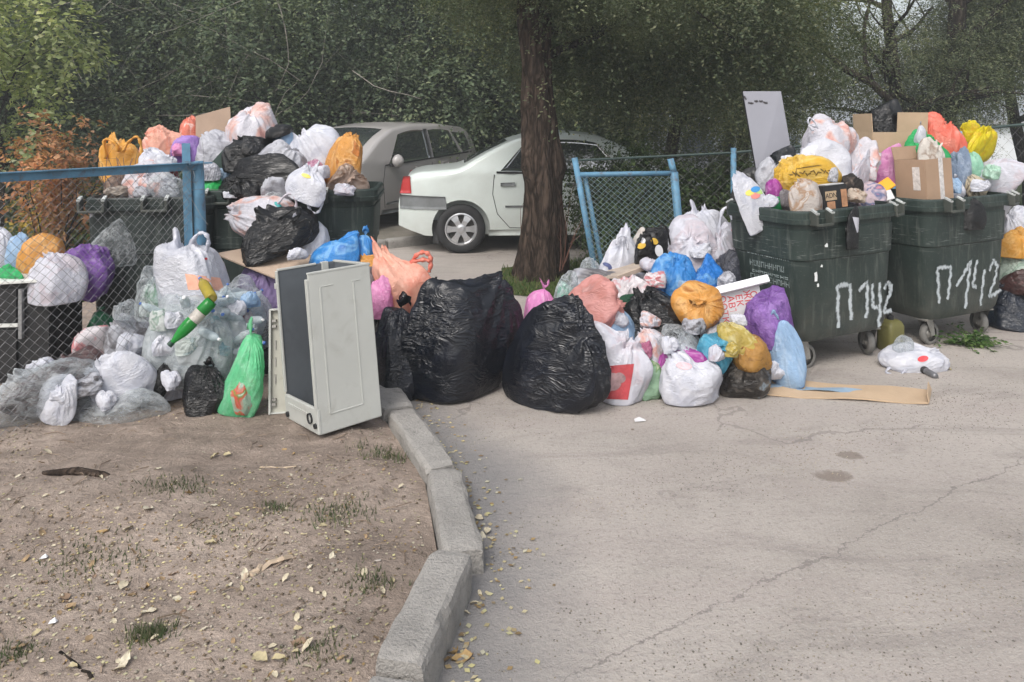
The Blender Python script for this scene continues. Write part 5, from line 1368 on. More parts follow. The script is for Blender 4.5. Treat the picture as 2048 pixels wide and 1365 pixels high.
D_(716, 512, 800, 572, 4.95, 'slump', OG, 'flat orange bag behind the salmon carrier bag')
o = D_(744, 518, 868, 640, 4.75, 'shirt', SP, 'salmon pink carrier bag lying over the black sacks', dp=.7, tilt=-24, name='carrier_bag')
loops(o, 4.72, [[(822, 528), (832, 512), (846, 505), (858, 510), (862, 526), (858, 544)], [(826, 524), (846, 520), (860, 522)]], S, .022, .6)
D_(734, 560, 784, 632, 4.60, 'lump', PK2, 'pink bag squeezed behind the washing machine shell')
D_(690, 540, 748, 600, 4.75, 'lump', WD, 'crumpled grey film behind the washing machine shell')
D_(680, 580, 800, 800, 4.95, 'lump', K, 'black sack buried behind the washing machine shell')
# black sacks on the road
D_(735, 598, 862, 803, 'g', 'sack', N, 'black sack standing right against the washing machine shell', dp=.9, z0=0)
D_(800, 566, 1022, 803, 'g', 'slump', N, 'large slumped black sack in the middle of the picture', dp=.62, z0=0, pick=3, spin=20)
D_(835, 562, 905, 700, 4.85, 'tied', K, 'black bag tip showing behind the large slumped middle sack')
D_(1016, 604, 1202, 827, 'g', 'slump', N, 'large wide black sack of fine folds in front of the salmon bag', dp=.62, z0=0, pick=5, spin=-30)

# ---- right heap
o = D_(1048, 566, 1118, 662, 4.75, 'tied', PK, 'pink tied bag with a pointed tuft behind the wide black sack')
o = D_(1106, 552, 1158, 640, 5.0, 'lump', CL, 'clear bag with a green ball of film inside, beside the pink tied bag')
contents(o, plastic('#9fb8b0', ('#3a9a78', '#c8d4d4'), trans=0, amount=1.), 'lump', .7, 5)
o = D_(1116, 560, 1230, 680, 4.68, 'lump', SC_, 'big salmon bag over the wide black sack', dp=.8, pick=2)
D_(1195, 625, 1268, 700, 4.66, 'lump', LB, 'pale blue grey bag under the big salmon bag')
D_(1215, 655, 1296, 790, 4.72, 'lump', N, 'dark navy bag in the gap left of the clear bags')
o = D_(1168, 655, 1288, 808, 'g', 'lump', W, 'whitish bag with a red packet inside beside the wide black sack', z0=0, dp=.7, pick=0)
decal(o, [[(1198, 734), (1268, 728), (1266, 744), (1256, 800), (1196, 798)]], worn('red_packet', (.42, .06, .07, 1), .4, .35, 12), 'packet')
decal(o, [(1226, 764, 17, 18, 0), (1240, 756, 12, 10, 30), (1216, 776, 10, 8, 10)], worn('packet_window', (.40, .26, .27, 1), .4, .45, 16), 'packet_window', .006)
D_(1268, 664, 1334, 740, 4.55, 'lump', WP, 'small white bag with pink marks left of the crumpled clear bag')
D_(1262, 724, 1326, 800, 'g', 'lump', plastic('#9fc4a4', ('#6f9a58', '#c8d4b0', '#8a7a4a'), clear=.2, amount=.9), 'small pale green bag of scraps between the white bags', z0=0)
D_(1306, 712, 1352, 795, 'g', 'lump', MG, 'magenta and white bag behind the front white bag', z0=0)
o = D_(1322, 706, 1434, 814, 'g', 'lump', W2, 'white bag with a pink mouth at the front of the right heap', z0=0, dp=.75, pick=5)
decal(o, [(1368, 732, 16, 7, 8)], worn('pink_print', (.75, .42, .45, 1), .5, .2), 'print')
D_(1318, 658, 1404, 728, 4.55, 'lump', CL, 'crumpled clear bag above the front white bag').name = 'rubbish_bag'
D_(1330, 668, 1396, 730, 4.62, 'lump', WG, 'grey white bag showing through the crumpled clear bag')
D_(1352, 700, 1412, 728, 4.42, 'flat', MG, 'strip of magenta film between the front white bag and the teal bag', name='plastic_scrap', cat='scrap')
D_(1393, 670, 1470, 748, 4.45, 'tied', T, 'teal tied bag seen knot first in the right heap', pitch=70, dp=.9)
D_(1412, 724, 1462, 790, 'g', 'lump', W, 'small white bag between the teal bag and the dark clear bag', z0=0)
D_(1250, 588, 1376, 700, 4.80, 'lump', K, 'glossy black bag with radiating folds in the right heap', dp=.8)
D_(1224, 592, 1276, 664, 4.9, 'lump', DG, 'dark green bag behind the big salmon bag')
D_(1213, 556, 1318, 640, 5.05, 'slump', RW, 'white and red bag under the thin board')
D_(1343, 566, 1446, 660, 4.68, 'tied', OG, 'orange tied bag with a fan of folds in the right heap', pitch=62, dp=.8, pick=3)
D_(1494, 582, 1576, 688, 4.72, 'lump', P, 'purple bag leaning on the green bin above the pale blue bag', dp=.75, pick=1)
o = D_(1526, 628, 1614, 748, 4.66, 'tied', LB, 'pale blue tied bag on the ground at the front wheel of the bin', dp=.7, tilt=-12, z0=.0)
D_(1438, 648, 1506, 704, 4.50, 'lump', YC, 'see-through yellow bag under the white carton')
D_(1470, 676, 1538, 734, 4.46, 'lump', AM, 'amber bag above the dark clear bag')
D_(1440, 712, 1534, 799, 'g', 'lump', plastic('#26221f', ('#5a544e', '#8fa0ac', '#1a1614'), rough=.16, trans=0, amount=.9, wr=1.4), 'shiny dark clear bag at the front of the right heap', z0=0, pick=3)
D_(1520, 722, 1606, 760, 'g', 'flat', W2, 'flat white bag on the ground under the pale blue bag', z0=0)
D_(1302, 512, 1392, 612, 5.15, 'slump', B, 'bright blue bag on top of the right heap, left of the other blue one', dp=.8)
D_(1378, 522, 1458, 612, 5.10, 'slump', plastic('#2f7ed0', ('#86bde8', '#2360a8'), amount=.7), 'bright blue bag beside the orange tied bag', dp=.8)
o = D_(1334, 440, 1428, 545, 5.6, 'lump', W, 'large plump white bag on the right heap below the raised handles', dp=.8)
o = D_(1372, 425, 1464, 520, 5.8, 'shirt', W2, 'white carrier bag with raised handles in front of the right heap bin', dp=.6, tilt=-14, name='carrier_bag')
loops(o, 5.72, [[(1374, 470), (1376, 436), (1386, 431), (1394, 446), (1392, 470)], [(1436, 470), (1444, 424), (1456, 417), (1464, 440), (1458, 480)]], W2, .022, .5)
o = D_(1422, 455, 1488, 548, 5.55, 'lump', W, 'white bag with a red spot against the left wall of the bin', dp=.7)
decal(o, [(1467, 461, 4.5, 4, 0)], RED, 'spot')
D_(1410, 512, 1486, 640, 5.4, 'lump', plastic('#3b3d47', ('#24252c', '#5a5d69'), trans=0), 'dark grey bag against the left wall of the bin')
o = D_(1196, 476, 1284, 572, 5.75, 'shirt', W2, 'white carrier bag on the thin board below the pipe frame', dp=.7, name='carrier_bag')
loops(o, 5.66, [[(1232, 490), (1240, 472), (1252, 476), (1256, 500)]], W2, .016, .5)
decal(o, [(1214, 530, 9, 4, 20), (1220, 536, 4, 5, 0)], worn('navy_print', (.08, .10, .22, 1), .5), 'print')
D_(1258, 462, 1296, 540, 5.85, 'lump', plastic('#d8d2cc', ('#c0b4ac',), amount=.5), 'cream bag standing behind the black shopping bag', dp=.6)
o = D_(1272, 458, 1346, 545, 5.7, 'lump', K, 'black shopping bag with gold and white print', dp=.6, name='shopping_bag', pick=4)
decal(o, [(1283, 492, 9, 6, -20), (1309, 483, 8, 6, 35)], GOLDP, 'print'); decal(o, [(1286, 482, 5, 6, 0), (1318, 502, 8, 12, -10)], WHP, 'print')
loops(o, 5.6, [[(1280, 482), (1288, 468), (1300, 470), (1306, 490)], [(1312, 470), (1322, 452), (1334, 458), (1340, 490)]], K, .012, .5)
D_(1158, 520, 1198, 592, 5.7, 'lump', CL, 'small clear bag at the foot of the blue pipe frame')
D_(1140, 540, 1330, 640, 5.6, 'lump', WD, 'grey bag of refuse under the thin board, mostly covered')
D_(1290, 560, 1480, 720, 5.3, 'lump', KG, 'dark bag at the bottom of the right heap, mostly covered')
D_(1330, 500, 1480, 640, 5.75, 'lump', WG, 'grey bag under the plump white bags, mostly covered')
# thin boards on the right heap
a, b, c = pt(1186, 556, 5.45), pt(1236, 552, 5.4), pt(1314, 524, 5.62)
mb = MB(); q = [a, b, c, a + (c - b) + Vector((0, .16, .0))]; nn = Vector((0, 0, 1))
mb.add([p - a for p in q] + [p - a - nn * .018 for p in q], [(0, 1, 2, 3), (7, 6, 5, 4)] + [(i, i + 4, (i + 1) % 4 + 4, (i + 1) % 4) for i in range(4)])
tb = mb.build('thin_board', worn('weathered_ply', (.40, .335, .28, 1), .8, .2, 6, (.2, .15, .12, 1), .5)); tb.location = a; tag(tb, 'thin weathered board lying on the right heap under the shopping bag', 'board')
mb = MB(); p0, p1 = pt(1236, 556, 5.3), pt(1320, 524, 5.5); dd = p1 - p0
mb.box((dd) / 2, (dd.length, .02, .03), dd.to_track_quat('X', 'Z').to_matrix()); bt = mb.build('batten', worn('raw_batten', (.50, .40, .32, 1), .8, .2, 9)); bt.location = p0; tag(bt, 'raw wooden batten along the front of the thin board', 'batten')
D_(1320, 544, 1360, 590, 5.25, 'lump', plastic('#d8d8dc', ('#b8a890', '#c85a4a'), trans=0, amount=.9), 'crumpled printed paper beside the bright blue bag', name='paper_scrap', cat='paper')
D_(1404, 650, 1452, 690, 4.62, 'flat', WG, 'scrap of grey film under the orange tied bag', name='plastic_scrap', cat='scrap')

def textmesh(body, size, mat, extr=.0006):
    c = bpy.data.curves.new('lettering', 'FONT'); c.body = body; c.size = size; c.extrude = extr; c.align_x = 'CENTER'; c.align_y = 'CENTER'
    o = bpy.data.objects.new('lettering', c); COL.objects.link(o); bpy.context.view_layer.update()
    me = bpy.data.meshes.new_from_object(o.evaluated_get(bpy.context.evaluated_depsgraph_get())); bpy.data.objects.remove(o); me.name = 'lettering'
    me.materials.clear(); me.materials.append(mat); return me
# white carton with red print
cx = empty('carton', pt(1490, 672, 4.82), 'white carton with rows of red lettering beside the purple bag', 'carton', None, (R(-6), R(-8), R(6)))
M_carton = worn('white_carton', (.62, .61, .62, 1), .6, .1, 5)
mb = MB()
for c_, sz in (((0, 0, .15), (.30, .006, .30)), ((0, .22, .15), (.30, .006, .30)), ((-.15, .11, .15), (.006, .214, .30)), ((.15, .11, .15), (.006, .214, .30)), ((0, .11, .003), (.294, .214, .006))): mb.box(c_, sz)
mb.build('wall_panel', M_carton, cx)
mb = MB(); mb.box((.03, -.02, .322), (.36, .055, .05), Euler((R(-20), R(-4), 0))); mb.build('flap', worn('white_foam', (.78, .79, .82, 1), .7, .05), cx, bevel=.008)
for i, (tx, xx) in enumerate((('ООТКО', -.11), ('АВТ', -.055), ('ЕК', 0.0), ('ЖМ', .055), ('ОТИТО', .10))):
    l = link('lettering', textmesh(tx, .062, RED), cx); n_ = len(tx); l.rotation_euler = (R(90), R(90), 0); l.location = (xx, -.0045, .27 - .0215 * n_)
mb = MB(); mb.box((-.03, -.0045, .10), (.11, .002, .13)); mb.build('blank_panel', worn('pale_panel', (.58, .58, .58, 1), .5, .1), cx)

# ---- things heaped in the two right-hand bins
c24 = (math.cos(yb), math.sin(yb))
def cardbox(name, loc, W_, D__, H_, label, rot, flaps, mat, t=.006, cat='cardboard box'):
    e = empty(name, loc, label, cat, None, rot); 
    for c_, sz in (((0, -D__ / 2, H_ / 2), (W_, t, H_)), ((0, D__ / 2, H_ / 2), (W_, t, H_)), ((-W_ / 2, 0, H_ / 2), (t, D__ - t, H_)), ((W_ / 2, 0, H_ / 2), (t, D__ - t, H_))):
        mb = MB(); mb.box(c_, sz); mb.build('wall_panel', mat, e)
    mb = MB(); mb.box((0, 0, t / 2), (W_ - t, D__ - t, t)); mb.build('base_panel', mat, e)
    for side, ang, ln, a0, a1 in flaps:
        mb = MB(); wv = W_ if side in 'fb' else D__; x0, x1 = (a0 - .5) * wv, (a1 - .5) * wv
        m4 = {'f': Matrix.Translation((0, -D__ / 2, H_)), 'b': Matrix.Translation((0, D__ / 2, H_)) @ Matrix.Rotation(PI, 4, 'Z'), 'l': Matrix.Translation((-W_ / 2, 0, H_)) @ Matrix.Rotation(-PI / 2, 4, 'Z'), 'r': Matrix.Translation((W_ / 2, 0, H_)) @ Matrix.Rotation(PI / 2, 4, 'Z')}[side] @ Matrix.Rotation(R(ang), 4, 'X')
        vs = [m4 @ Vector((x, y, z)) for z in (.0005, ln) for x, y in ((x0, -t / 2), (x1, -t / 2), (x1, t / 2), (x0, t / 2))]
        mb.add(vs, [(3, 2, 1, 0), (4, 5, 6, 7), (0, 1, 5, 4), (1, 2, 6, 5), (2, 3, 7, 6), (3, 0, 4, 7)]); mb.build('flap', mat, e)
    return e
M_card = worn('brown_cardboard', (.36, .245, .165, 1), .8, .10, 3, (.25, .165, .11, 1), .3, .08)
M_cardlt = worn('pale_cardboard', (.47, .345, .23, 1), .8, .10, 3, (.33, .23, .15, 1), .3, .08)
bxp = pt(1775, 322, 6.25)
cardbox('cardboard_box', bxp, .47, .34, .24, 'large cardboard box with raised flaps on top of the right-hand bins', (0, 0, R(6)), [('f', 4, .16, .44, 1), ('r', -8, .16, 0, 1), ('l', 4, .15, 0.2, 1), ('b', 6, .14, 0, .5)], M_cardlt)
D_(1724, 204, 1800, 300, 6.22, 'lump', K, 'black bag bulging out of the large cardboard box', dp=.7)
bp2 = pt(1850, 401, 5.62)
bx2 = cardbox('cardboard_box', bp2, .27, .26, .31, 'small brown box with taped seam standing on the rim of the right bin', (R(-3), R(-2), R(22)), [('b', 12, .1, 0, 1)], M_card)
mb = MB(); mb.box((.02, -.1345, .157), (.042, .003, .318)); mb.build('tape', worn('clear_tape', (.58, .56, .55, 1), .3, .2, 30, (.15, .13, .12, 1), .7), bx2)
mb = MB(); mb.box((-.1385, -.055, .17), (.003, .06, .17)); mb.build('paper_label', worn('address_label', (.62, .58, .55, 1), .5, .2, 30, (.2, .17, .15, 1), .7), bx2)
D_(1838, 278, 1888, 350, 5.72, 'lump', plastic('#d2ccc4', ('#8a6e58', '#e8e4de'), trans=.1, amount=.8), 'crumpled paper and clear film standing in the small brown box', dp=.6, name='paper_scrap', cat='paper')
D_(1836, 231, 1918, 345, 6.15, 'lump', S, 'salmon red bag on the right bin behind the green film', dp=.7)
D_(1748, 293, 1812, 372, 5.85, 'slump', PK, 'pink bag hanging between the two right bins', dp=.6)
D_(1806, 262, 1894, 322, 5.95, 'slump', G, 'bright green film over the small brown box', dp=.5)
D_(1828, 246, 1852, 290, 5.9, 'tied', W2, 'twist of white film beside the large cardboard box', name='plastic_scrap', cat='scrap')
D_(1905, 264, 1940, 320, 6.2, 'lump', LB, 'pale blue bag between the salmon bag and the bright yellow bag')
D_(1888, 298, 1938, 400, 5.95, 'slump', BG, 'blue grey bag beside the small brown box', dp=.7)
o = D_(1922, 258, 1996, 335, 6.15, 'slump', YL, 'bright yellow bag at the top of the far right bin', dp=.6, tilt=30)
D_(1920, 246, 1958, 300, 6.2, 'flat', YL, 'raised corner of lemon yellow film on the far right bin', tilt=-60, name='plastic_scrap', cat='scrap')
D_(1930, 308, 1968, 365, 6.0, 'lump', plastic('#9fd8bc', ('#c4ead6', '#6fb494'), clear=.2), 'mint green bag under the bright yellow bag')
D_(1950, 318, 2036, 390, 5.95, 'lump', W, 'greyish white bag at the right end of the right bin', dp=.7)
D_(1888, 352, 1928, 402, 5.8, 'tied', W2, 'small white tied bag right of the small brown box')
D_(1930, 350, 1974, 398, 5.85, 'lump', plastic('#b9ac94', ('#4a4034', '#d8d0bc', '#3a332a'), trans=0, amount=1.), 'speckled beige packet on the right bin', name='packet', cat='packet')
D_(1915, 398, 1968, 456, 5.5, 'lump', K, 'black bag hanging down the front of the far right bin', dp=.35)
D_(1800, 330, 2000, 430, 6.3, 'slump', WD, 'grey refuse bag at the bottom of the far right bin heap')

o = D_(1466, 352, 1548, 462, 5.12, 'slump', W2, 'white bag with flower print hanging over the left corner of the bin', dp=.4, tilt=-24, pick=2)
for cx_, cy_, mt in ((1511, 379, BLUEP), (1521, 383, GRNP), (1500, 386, YELP), (1511, 392, REDP)): decal(o, [(cx_, cy_, 9.5, 6.0, -10)], mt, 'flower_print', .004 + .001 * (mt is BLUEP))
D_(1466, 340, 1536, 430, 5.75, 'lump', plastic('#2a2a2a', ('#4a4846',), trans=0), 'dark grey bag at the back left corner of the bin')
D_(1512, 320, 1566, 385, 5.55, 'lump', WG, 'crumpled whitish film below the grey board')
D_(1541, 293, 1590, 345, 5.75, 'lump', plastic('#101418', ('#14181c', '#3f9fd8'), trans=0, amount=1.), 'black bag with a blue patch at the foot of the grey board')
o = D_(1576, 283, 1705, 400, 5.6, 'lump', W2, 'large white bag behind the yellow carrier bag', dp=.7, pick=7)
o = D_(1612, 233, 1714, 318, 5.75, 'lump', WP, 'white bag with orange contents topping the nearer right bin', dp=.7)
loops(o, 5.62, [[(1624, 262), (1616, 244), (1620, 236), (1630, 246), (1636, 258)], [(1628, 262), (1618, 254), (1620, 250), (1632, 256)]], W2, .012, .5)
D_(1686, 280, 1752, 375, 5.75, 'lump', WP, 'white bag with an orange stripe behind the drooping white bag')
D_(1682, 308, 1748, 412, 5.4, 'slump', W, 'drooping white bag at the front right of the nearer bin', dp=.5, tilt=18)
o = D_(1550, 312, 1678, 384, 5.38, 'slump', Yw, 'yellow carrier bag with dark print on the nearer right bin', dp=.6, name='carrier_bag', pick=1)
decal(o, [(1582 + 5.2 * i_, 350 - 3.2 * math.sin(i_ * 1.7) - i_ * .5, 4.6, 1.3, 62 * math.sin(i_ * 2.3)) for i_ in range(17)] + [(1618, 334, 26, .9, -8), (1592, 344, 1.0, 9, 12)], worn('brown_print', (.16, .10, .02, 1), .6, .4, 20), 'print')
D_(1532, 360, 1564, 402, 5.3, 'lump', MG, 'small magenta bag beside the flower print bag')
D_(1524, 394, 1566, 424, 5.2, 'lump', G, 'small green bag at the left rim of the nearer bin')
D_(1556, 380, 1606, 425, 5.22, 'lump', plastic('#8a8488', ('#6a6468', '#a8a2a6'), clear=.2), 'smoky film at the left rim of the nearer bin')
D_(1576, 360, 1650, 424, 5.1, 'lump', plastic('#cfc6c0', ('#b48a62', '#e4dcd6', '#8a6a52'), clear=.1, amount=.85), 'clear bag of bread crusts at the rim of the nearer bin', dp=.7)
o = D_(1702, 366, 1772, 416, 5.42, 'lump', plastic('#d4c0c8', ('#4a6a9c', '#d88a9c', '#c8a890'), clear=.15, amount=.9), 'pinkish see-through bag at the right rim of the nearer bin')
D_(1680, 350, 1724, 390, 5.36, 'lump', plastic('#1c1816', ('#3a302c', '#8a7c70'), trans=0, rough=.8), 'dark fuzzy rag beside the black carton', name='rag', cat='rag')
o = D_(1678, 418, 1732, 494, 4.93, 'lump', K, 'black bag hanging from the rim above the painted letter', dp=.3)
decal(o, [[(1705, 434), (1718, 436), (1724, 462), (1714, 466)]], W, 'torn_lining')
D_(1500, 370, 1760, 470, 5.5, 'slump', KG, 'dark refuse at the bottom of the nearer bin heap')
# black carton with a beige panel
bc = empty('carton', pt(1674, 420, 5.12), 'black printed carton with beige panel on the nearer right bin', 'carton', None, (R(-4), R(-3), R(24)))
mb = MB(); mb.box((0, .06, .085), (.22, .12, .17)); mb.build('body', M_blk, bc, bevel=.003)
mb = MB(); mb.box((-.045, -.0025, .10), (.10, .004, .062)); bpnl = mb.build('printed_panel', worn('beige_panel', (.46, .34, .22, 1), .6, .2, 20), bc)
l = link('lettering', textmesh('ADN', .048, M_blk), bc); l.rotation_euler = (R(90), 0, 0); l.location = (-.045, -.0055, .10)
mb = MB(); mb.box((-.05, -.0025, .035), (.07, .004, .05)); mb.box((.075, -.0025, .075), (.05, .004, .12)); mb.build('printed_panel', worn('tan_panel', (.42, .22, .12, 1), .6, .3, 20), bc)
mb = MB(); mb.box((.015, .05, .174), (.16, .08, .006)); mb.build('flap', worn('grey_flap', (.5, .5, .5, 1), .7), bc)
# orange packet, open white box
op = empty('packet', pt(1764, 376, 5.62), 'orange packet with brown print lying across the gap between the bins', 'packet', None, (R(-35), R(-28), R(15)))
mb = MB(); mb.box((0, 0, 0), (.19, .03, .085)); mb.build('body', worn('orange_card', (.78, .36, .02, 1), .5, .1), op, bevel=.006)
mb = MB(); mb.lathe([(0, -.0175), (.022, -.0175), (.022, -.012)], Matrix.Translation((.05, 0, .005)) @ Matrix.Rotation(-PI / 2 * 0, 4, 'X') @ Matrix.Rotation(PI / 2, 4, 'X') @ Matrix.Translation((0, 0, 0)), 14, False)
mb.box((-.045, -.016, 0), (.06, .003, .022)); mb.build('print', worn('brown_print2', (.22, .08, .01, 1), .6), op)
ob = cardbox('small_box', pt(1768, 405, 5.5), .12, .10, .07, 'small open white box at the right rim of the nearer bin', (R(-25), R(-10), R(20)), [('b', 20, .05, 0, 1)], M_carton, .004)
# upright grey board
q = [pt(1516, 360, 5.98), pt(1590, 345, 6.02), pt(1562, 183, 6.12), pt(1486, 183, 6.12)]
nn = (q[1] - q[0]).cross(q[3] - q[0]).normalized()
if nn.y > 0: nn = -nn
mb = MB(); mb.add([p - q[0] for p in q] + [p - q[0] - nn * .018 for p in q], [(0, 1, 2, 3), (7, 6, 5, 4)] + [(i, i + 4, (i + 1) % 4 + 4, (i + 1) % 4) for i in range(4)])
gb = empty('furniture_board', q[0], 'grey furniture board standing upright in the nearer right bin', 'board')
o = mb.build('board', worn('grey_laminate', (.265, .268, .305, 1), .55, .06, 3, (.25, .25, .28, 1), .2, .03), gb)
mb = MB(); mb.add([(q[0] - q[0]) + Vector((-.001, 0, 0)), q[3] - q[0] + Vector((-.001, 0, 0)), q[3] - q[0] - nn * .02 + Vector((-.004, 0, .001)), -nn * .02 + Vector((-.004, 0, 0))], [(0, 1, 2, 3)]); mb.build('dark_edge', M_blk, gb)
mb = MB(); 
for x0, y0, x1, y1 in ((1492, 206, 1503, 207), (1505, 203, 1512, 203), (1514, 203, 1522, 203), (1522, 205, 1531, 207), (1486, 193, 1490, 200)):
    u0, u1 = q[3] + (q[2] - q[3]) * ((x0 - 1486) / 76), q[3] + (q[2] - q[3]) * ((x1 - 1486) / 76)
    dn = (q[0] - q[3]) / (360 - 183.)
    mb.ribbon([u0 + dn * (y0 - 183) + nn * .003 - q[0], (u0 + u1) / 2 + dn * ((y0 + y1) / 2 - 182) + nn * .003 - q[0], u1 + dn * (y1 - 183) + nn * .003 - q[0]], .022, nn)
mb.build('scuff', ink('dark_scuff', '#3a3535'), gb)

# ---- crumpled scraps of film wedged between the bags
rs_ = random.Random(17)
def scraps(rows, where):
    for x, y, w, h, Y, mat, col in rows:
        D_(x - w / 2, y - h / 2, x + w / 2, y + h / 2, Y, 'scrap', mat, 'small crumpled scrap of %s film wedged between the bags %s' % (col, where), dp=.9, spin=rs_.uniform(0, 360), name='plastic_scrap', cat='scrap', group='crumpled film scraps ' + where)
scraps([(1262, 722, 40, 34, 4.5, CL, 'clear'), (1340, 690, 34, 30, 4.42, W2, 'white'), (1434, 706, 34, 30, 4.36, W, 'white'), (1388, 652, 44, 30, 4.56, WD, 'grey'), (1462, 700, 30, 26, 4.36, YC, 'yellowish'), (1300, 640, 40, 32, 4.62, WP, 'pinkish'), (1240, 640, 34, 30, 4.6, W2, 'white'),
        (1500, 745, 40, 26, 4.5, W2, 'white'), (1424, 792, 26, 18, 4.46, W2, 'white'), (1312, 560, 44, 30, 5.0, RW, 'red and white'), (1452, 560, 34, 30, 4.98, WG, 'greyish'), (1400, 500, 40, 30, 5.45, W2, 'white'), (1300, 530, 40, 26, 5.35, W, 'white'), (1180, 590, 44, 34, 5.1, CL, 'clear'), (1556, 738, 60, 34, 4.62, W2, 'white'), (1372, 575, 30, 26, 4.9, LB, 'pale blue'), (1476, 640, 30, 24, 4.52, W2, 'white'), (1288, 700, 34, 34, 4.48, plastic('#b86a8c', ('#d8a0b8',), amount=.6), 'dull pink')], 'of the right heap')
scraps([(250, 620, 44, 36, 4.5, CL, 'clear'), (262, 690, 50, 44, 4.36, W2, 'white'), (330, 690, 46, 40, 4.22, W2, 'white'), (318, 640, 40, 40, 4.24, plastic('#dfe4e2', ('#6f9a80', '#b8c0c2'), clear=.3, amount=.8), 'greenish clear'), (400, 620, 44, 36, 4.24, CL, 'clear'), (440, 690, 44, 40, 4.28, CLT, 'bluish'), (470, 620, 44, 34, 4.42, W2, 'white'), (500, 600, 36, 30, 4.48, LB, 'pale blue'),
        (480, 700, 36, 34, 4.32, W, 'white'), (378, 690, 44, 36, 4.2, plastic('#d4dcd8', ('#88a0a8', '#e8eeee'), clear=.4, amount=.8), 'milky'), (120, 790, 60, 40, 3.94, W2, 'white'), (176, 770, 50, 36, 3.98, WD, 'grey'), (80, 735, 50, 34, 4.1, W2, 'white'), (210, 800, 40, 34, 3.98, W2, 'white'), (60, 810, 46, 36, 3.95, CL, 'clear'), (345, 640, 34, 30, 4.2, W2, 'white'), (280, 790, 40, 30, 4.1, CL, 'clear'), (700, 560, 40, 28, 4.62, WG, 'greyish'), (596, 508, 36, 24, 4.86, W2, 'white'), (340, 760, 40, 34, 4.12, W2, 'white')], 'of the left heap')
scraps([(1540, 402, 34, 24, 5.12, W2, 'white'), (1660, 350, 34, 30, 5.3, WG, 'greyish'), (1712, 392, 34, 28, 5.22, plastic('#c8b8a8', ('#8a6a50', '#e0d8d0'), amount=.8), 'brownish'), (1580, 325, 36, 26, 5.45, W2, 'white'), (1740, 345, 30, 34, 5.6, RW, 'red and white'), (1906, 372, 30, 30, 5.62, LB, 'pale blue'), (1830, 300, 34, 26, 5.85, G, 'green'), (1960, 372, 34, 24, 5.72, W2, 'white'), (1985, 345, 34, 30, 5.8, plastic('#b8dcc8', ('#d8ece0',), clear=.2), 'mint')], 'in the right bins')
scraps([(470, 384, 40, 24, 5.2, W2, 'white'), (500, 300, 40, 34, 5.38, KG, 'black'), (560, 300, 36, 28, 5.35, WG, 'greyish'), (610, 370, 36, 30, 5.2, WP, 'pinkish'), (640, 345, 34, 26, 5.3, W2, 'white'), (330, 325, 40, 30, 5.2, W2, 'white'), (290, 385, 40, 24, 5.08, WD, 'grey'), (420, 345, 40, 34, 5.3, WG, 'greyish'), (360, 300, 34, 26, 5.55, PK2, 'pink'), (545, 395, 40, 20, 5.15, CL, 'clear'), (235, 384, 40, 22, 5.1, plastic('#a89c90', ('#6a5e54', '#d0c8c0'), amount=.8), 'brownish'), (690, 380, 40, 24, 5.22, W, 'white')], 'in the left bins')
# ---- bags right of the far bin, at the edge
D_(2006, 420, 2075, 505, 6.35, 'lump', W2, 'white bag behind the orange bag at the right edge')
D_(2006, 458, 2052, 512, 6.15, 'slump', O, 'orange bag at the right edge beside the bin')
D_(2004, 502, 2070, 570, 6.2, 'lump', GW, 'white bag with grey green print at the right edge')
D_(2010, 540, 2075, 585, 6.05, 'slump', BR, 'brown rag on the dark sack at the right edge', name='rag', cat='rag')
D_(1976, 572, 2085, 662, 'g', 'sack', plastic('#171c26', ('#222a38',), trans=0, rough=.3), 'dark blue grey sack on the ground at the right edge', z0=0)

# ---- bags heaped on the long bin at the left
o = D_(443, 211, 552, 322, 5.75, 'lump', WP, 'big white and orange bag topping the left heap', dp=.7, pick=1)
mb = MB(); q = [pt(392, 300, 5.85), pt(465, 310, 5.95), pt(460, 214, 6.0), pt(391, 233, 5.9)]; nn = (q[1] - q[0]).cross(q[3] - q[0]).normalized()
mb.add([p - q[0] for p in q] + [p - q[0] + nn * .006 for p in q], [(0, 1, 2, 3), (7, 6, 5, 4)] + [(i, i + 4, (i + 1) % 4 + 4, (i + 1) % 4) for i in range(4)])
o = mb.build('cardboard_sheet', worn('corrugated', (.40, .29, .215, 1), .85, .12, 5)); o.location = q[0]; tag(o, 'brown cardboard sheet standing behind the topmost white bag of the left heap', 'cardboard')
D_(360, 237, 404, 318, 5.95, 'lump', plastic('#e2826c', ('#f2ddd2', '#e0583f'), amount=.9), 'orange bag with a white top left of the cardboard sheet')
D_(282, 254, 374, 325, 5.85, 'slump', SP, 'pale pink bag at the back of the left heap', dp=.7)
D_(348, 272, 404, 332, 5.65, 'lump', L, 'lilac bag behind the post of the wire fence')
D_(396, 262, 474, 345, 5.7, 'lump', WG, 'greyish see-through bag left of the topmost white bag')
q = [pt(394, 358, 5.35), pt(458, 362, 5.4), pt(452, 292, 5.5), pt(446, 300, 5.42)]
mb = MB(); mb.add([Vector((0, 0, 0)), q[1] - q[0], q[2] - q[0], q[3] - q[0]] + [p - q[0] + Vector((0, .05, -.008)) for p in q], [(0, 1, 2, 3), (7, 6, 5, 4)] + [(i, i + 4, (i + 1) % 4 + 4, (i + 1) % 4) for i in range(4)])
o = mb.build('plastic_board', worn('dark_green_board', (.02, .045, .035, 1), .4, .2)); o.location = q[0]; tag(o, 'dark green folded board with pale edge under the greyish bag', 'board')
D_(452, 275, 566, 345, 5.5, 'lump', K, 'black bag below the topmost white bag of the left heap', dp=.7)
D_(454, 308, 598, 386, 5.32, 'slump', K, 'long slumped black bag across the left heap', dp=.6, tilt=-8)
D_(438, 346, 524, 400, 5.25, 'lump', K, 'low black bag at the rim of the long bin')
D_(514, 286, 612, 362, 5.4, 'lump', WG, 'crumpled grey white bag in the middle of the left heap', dp=.7)
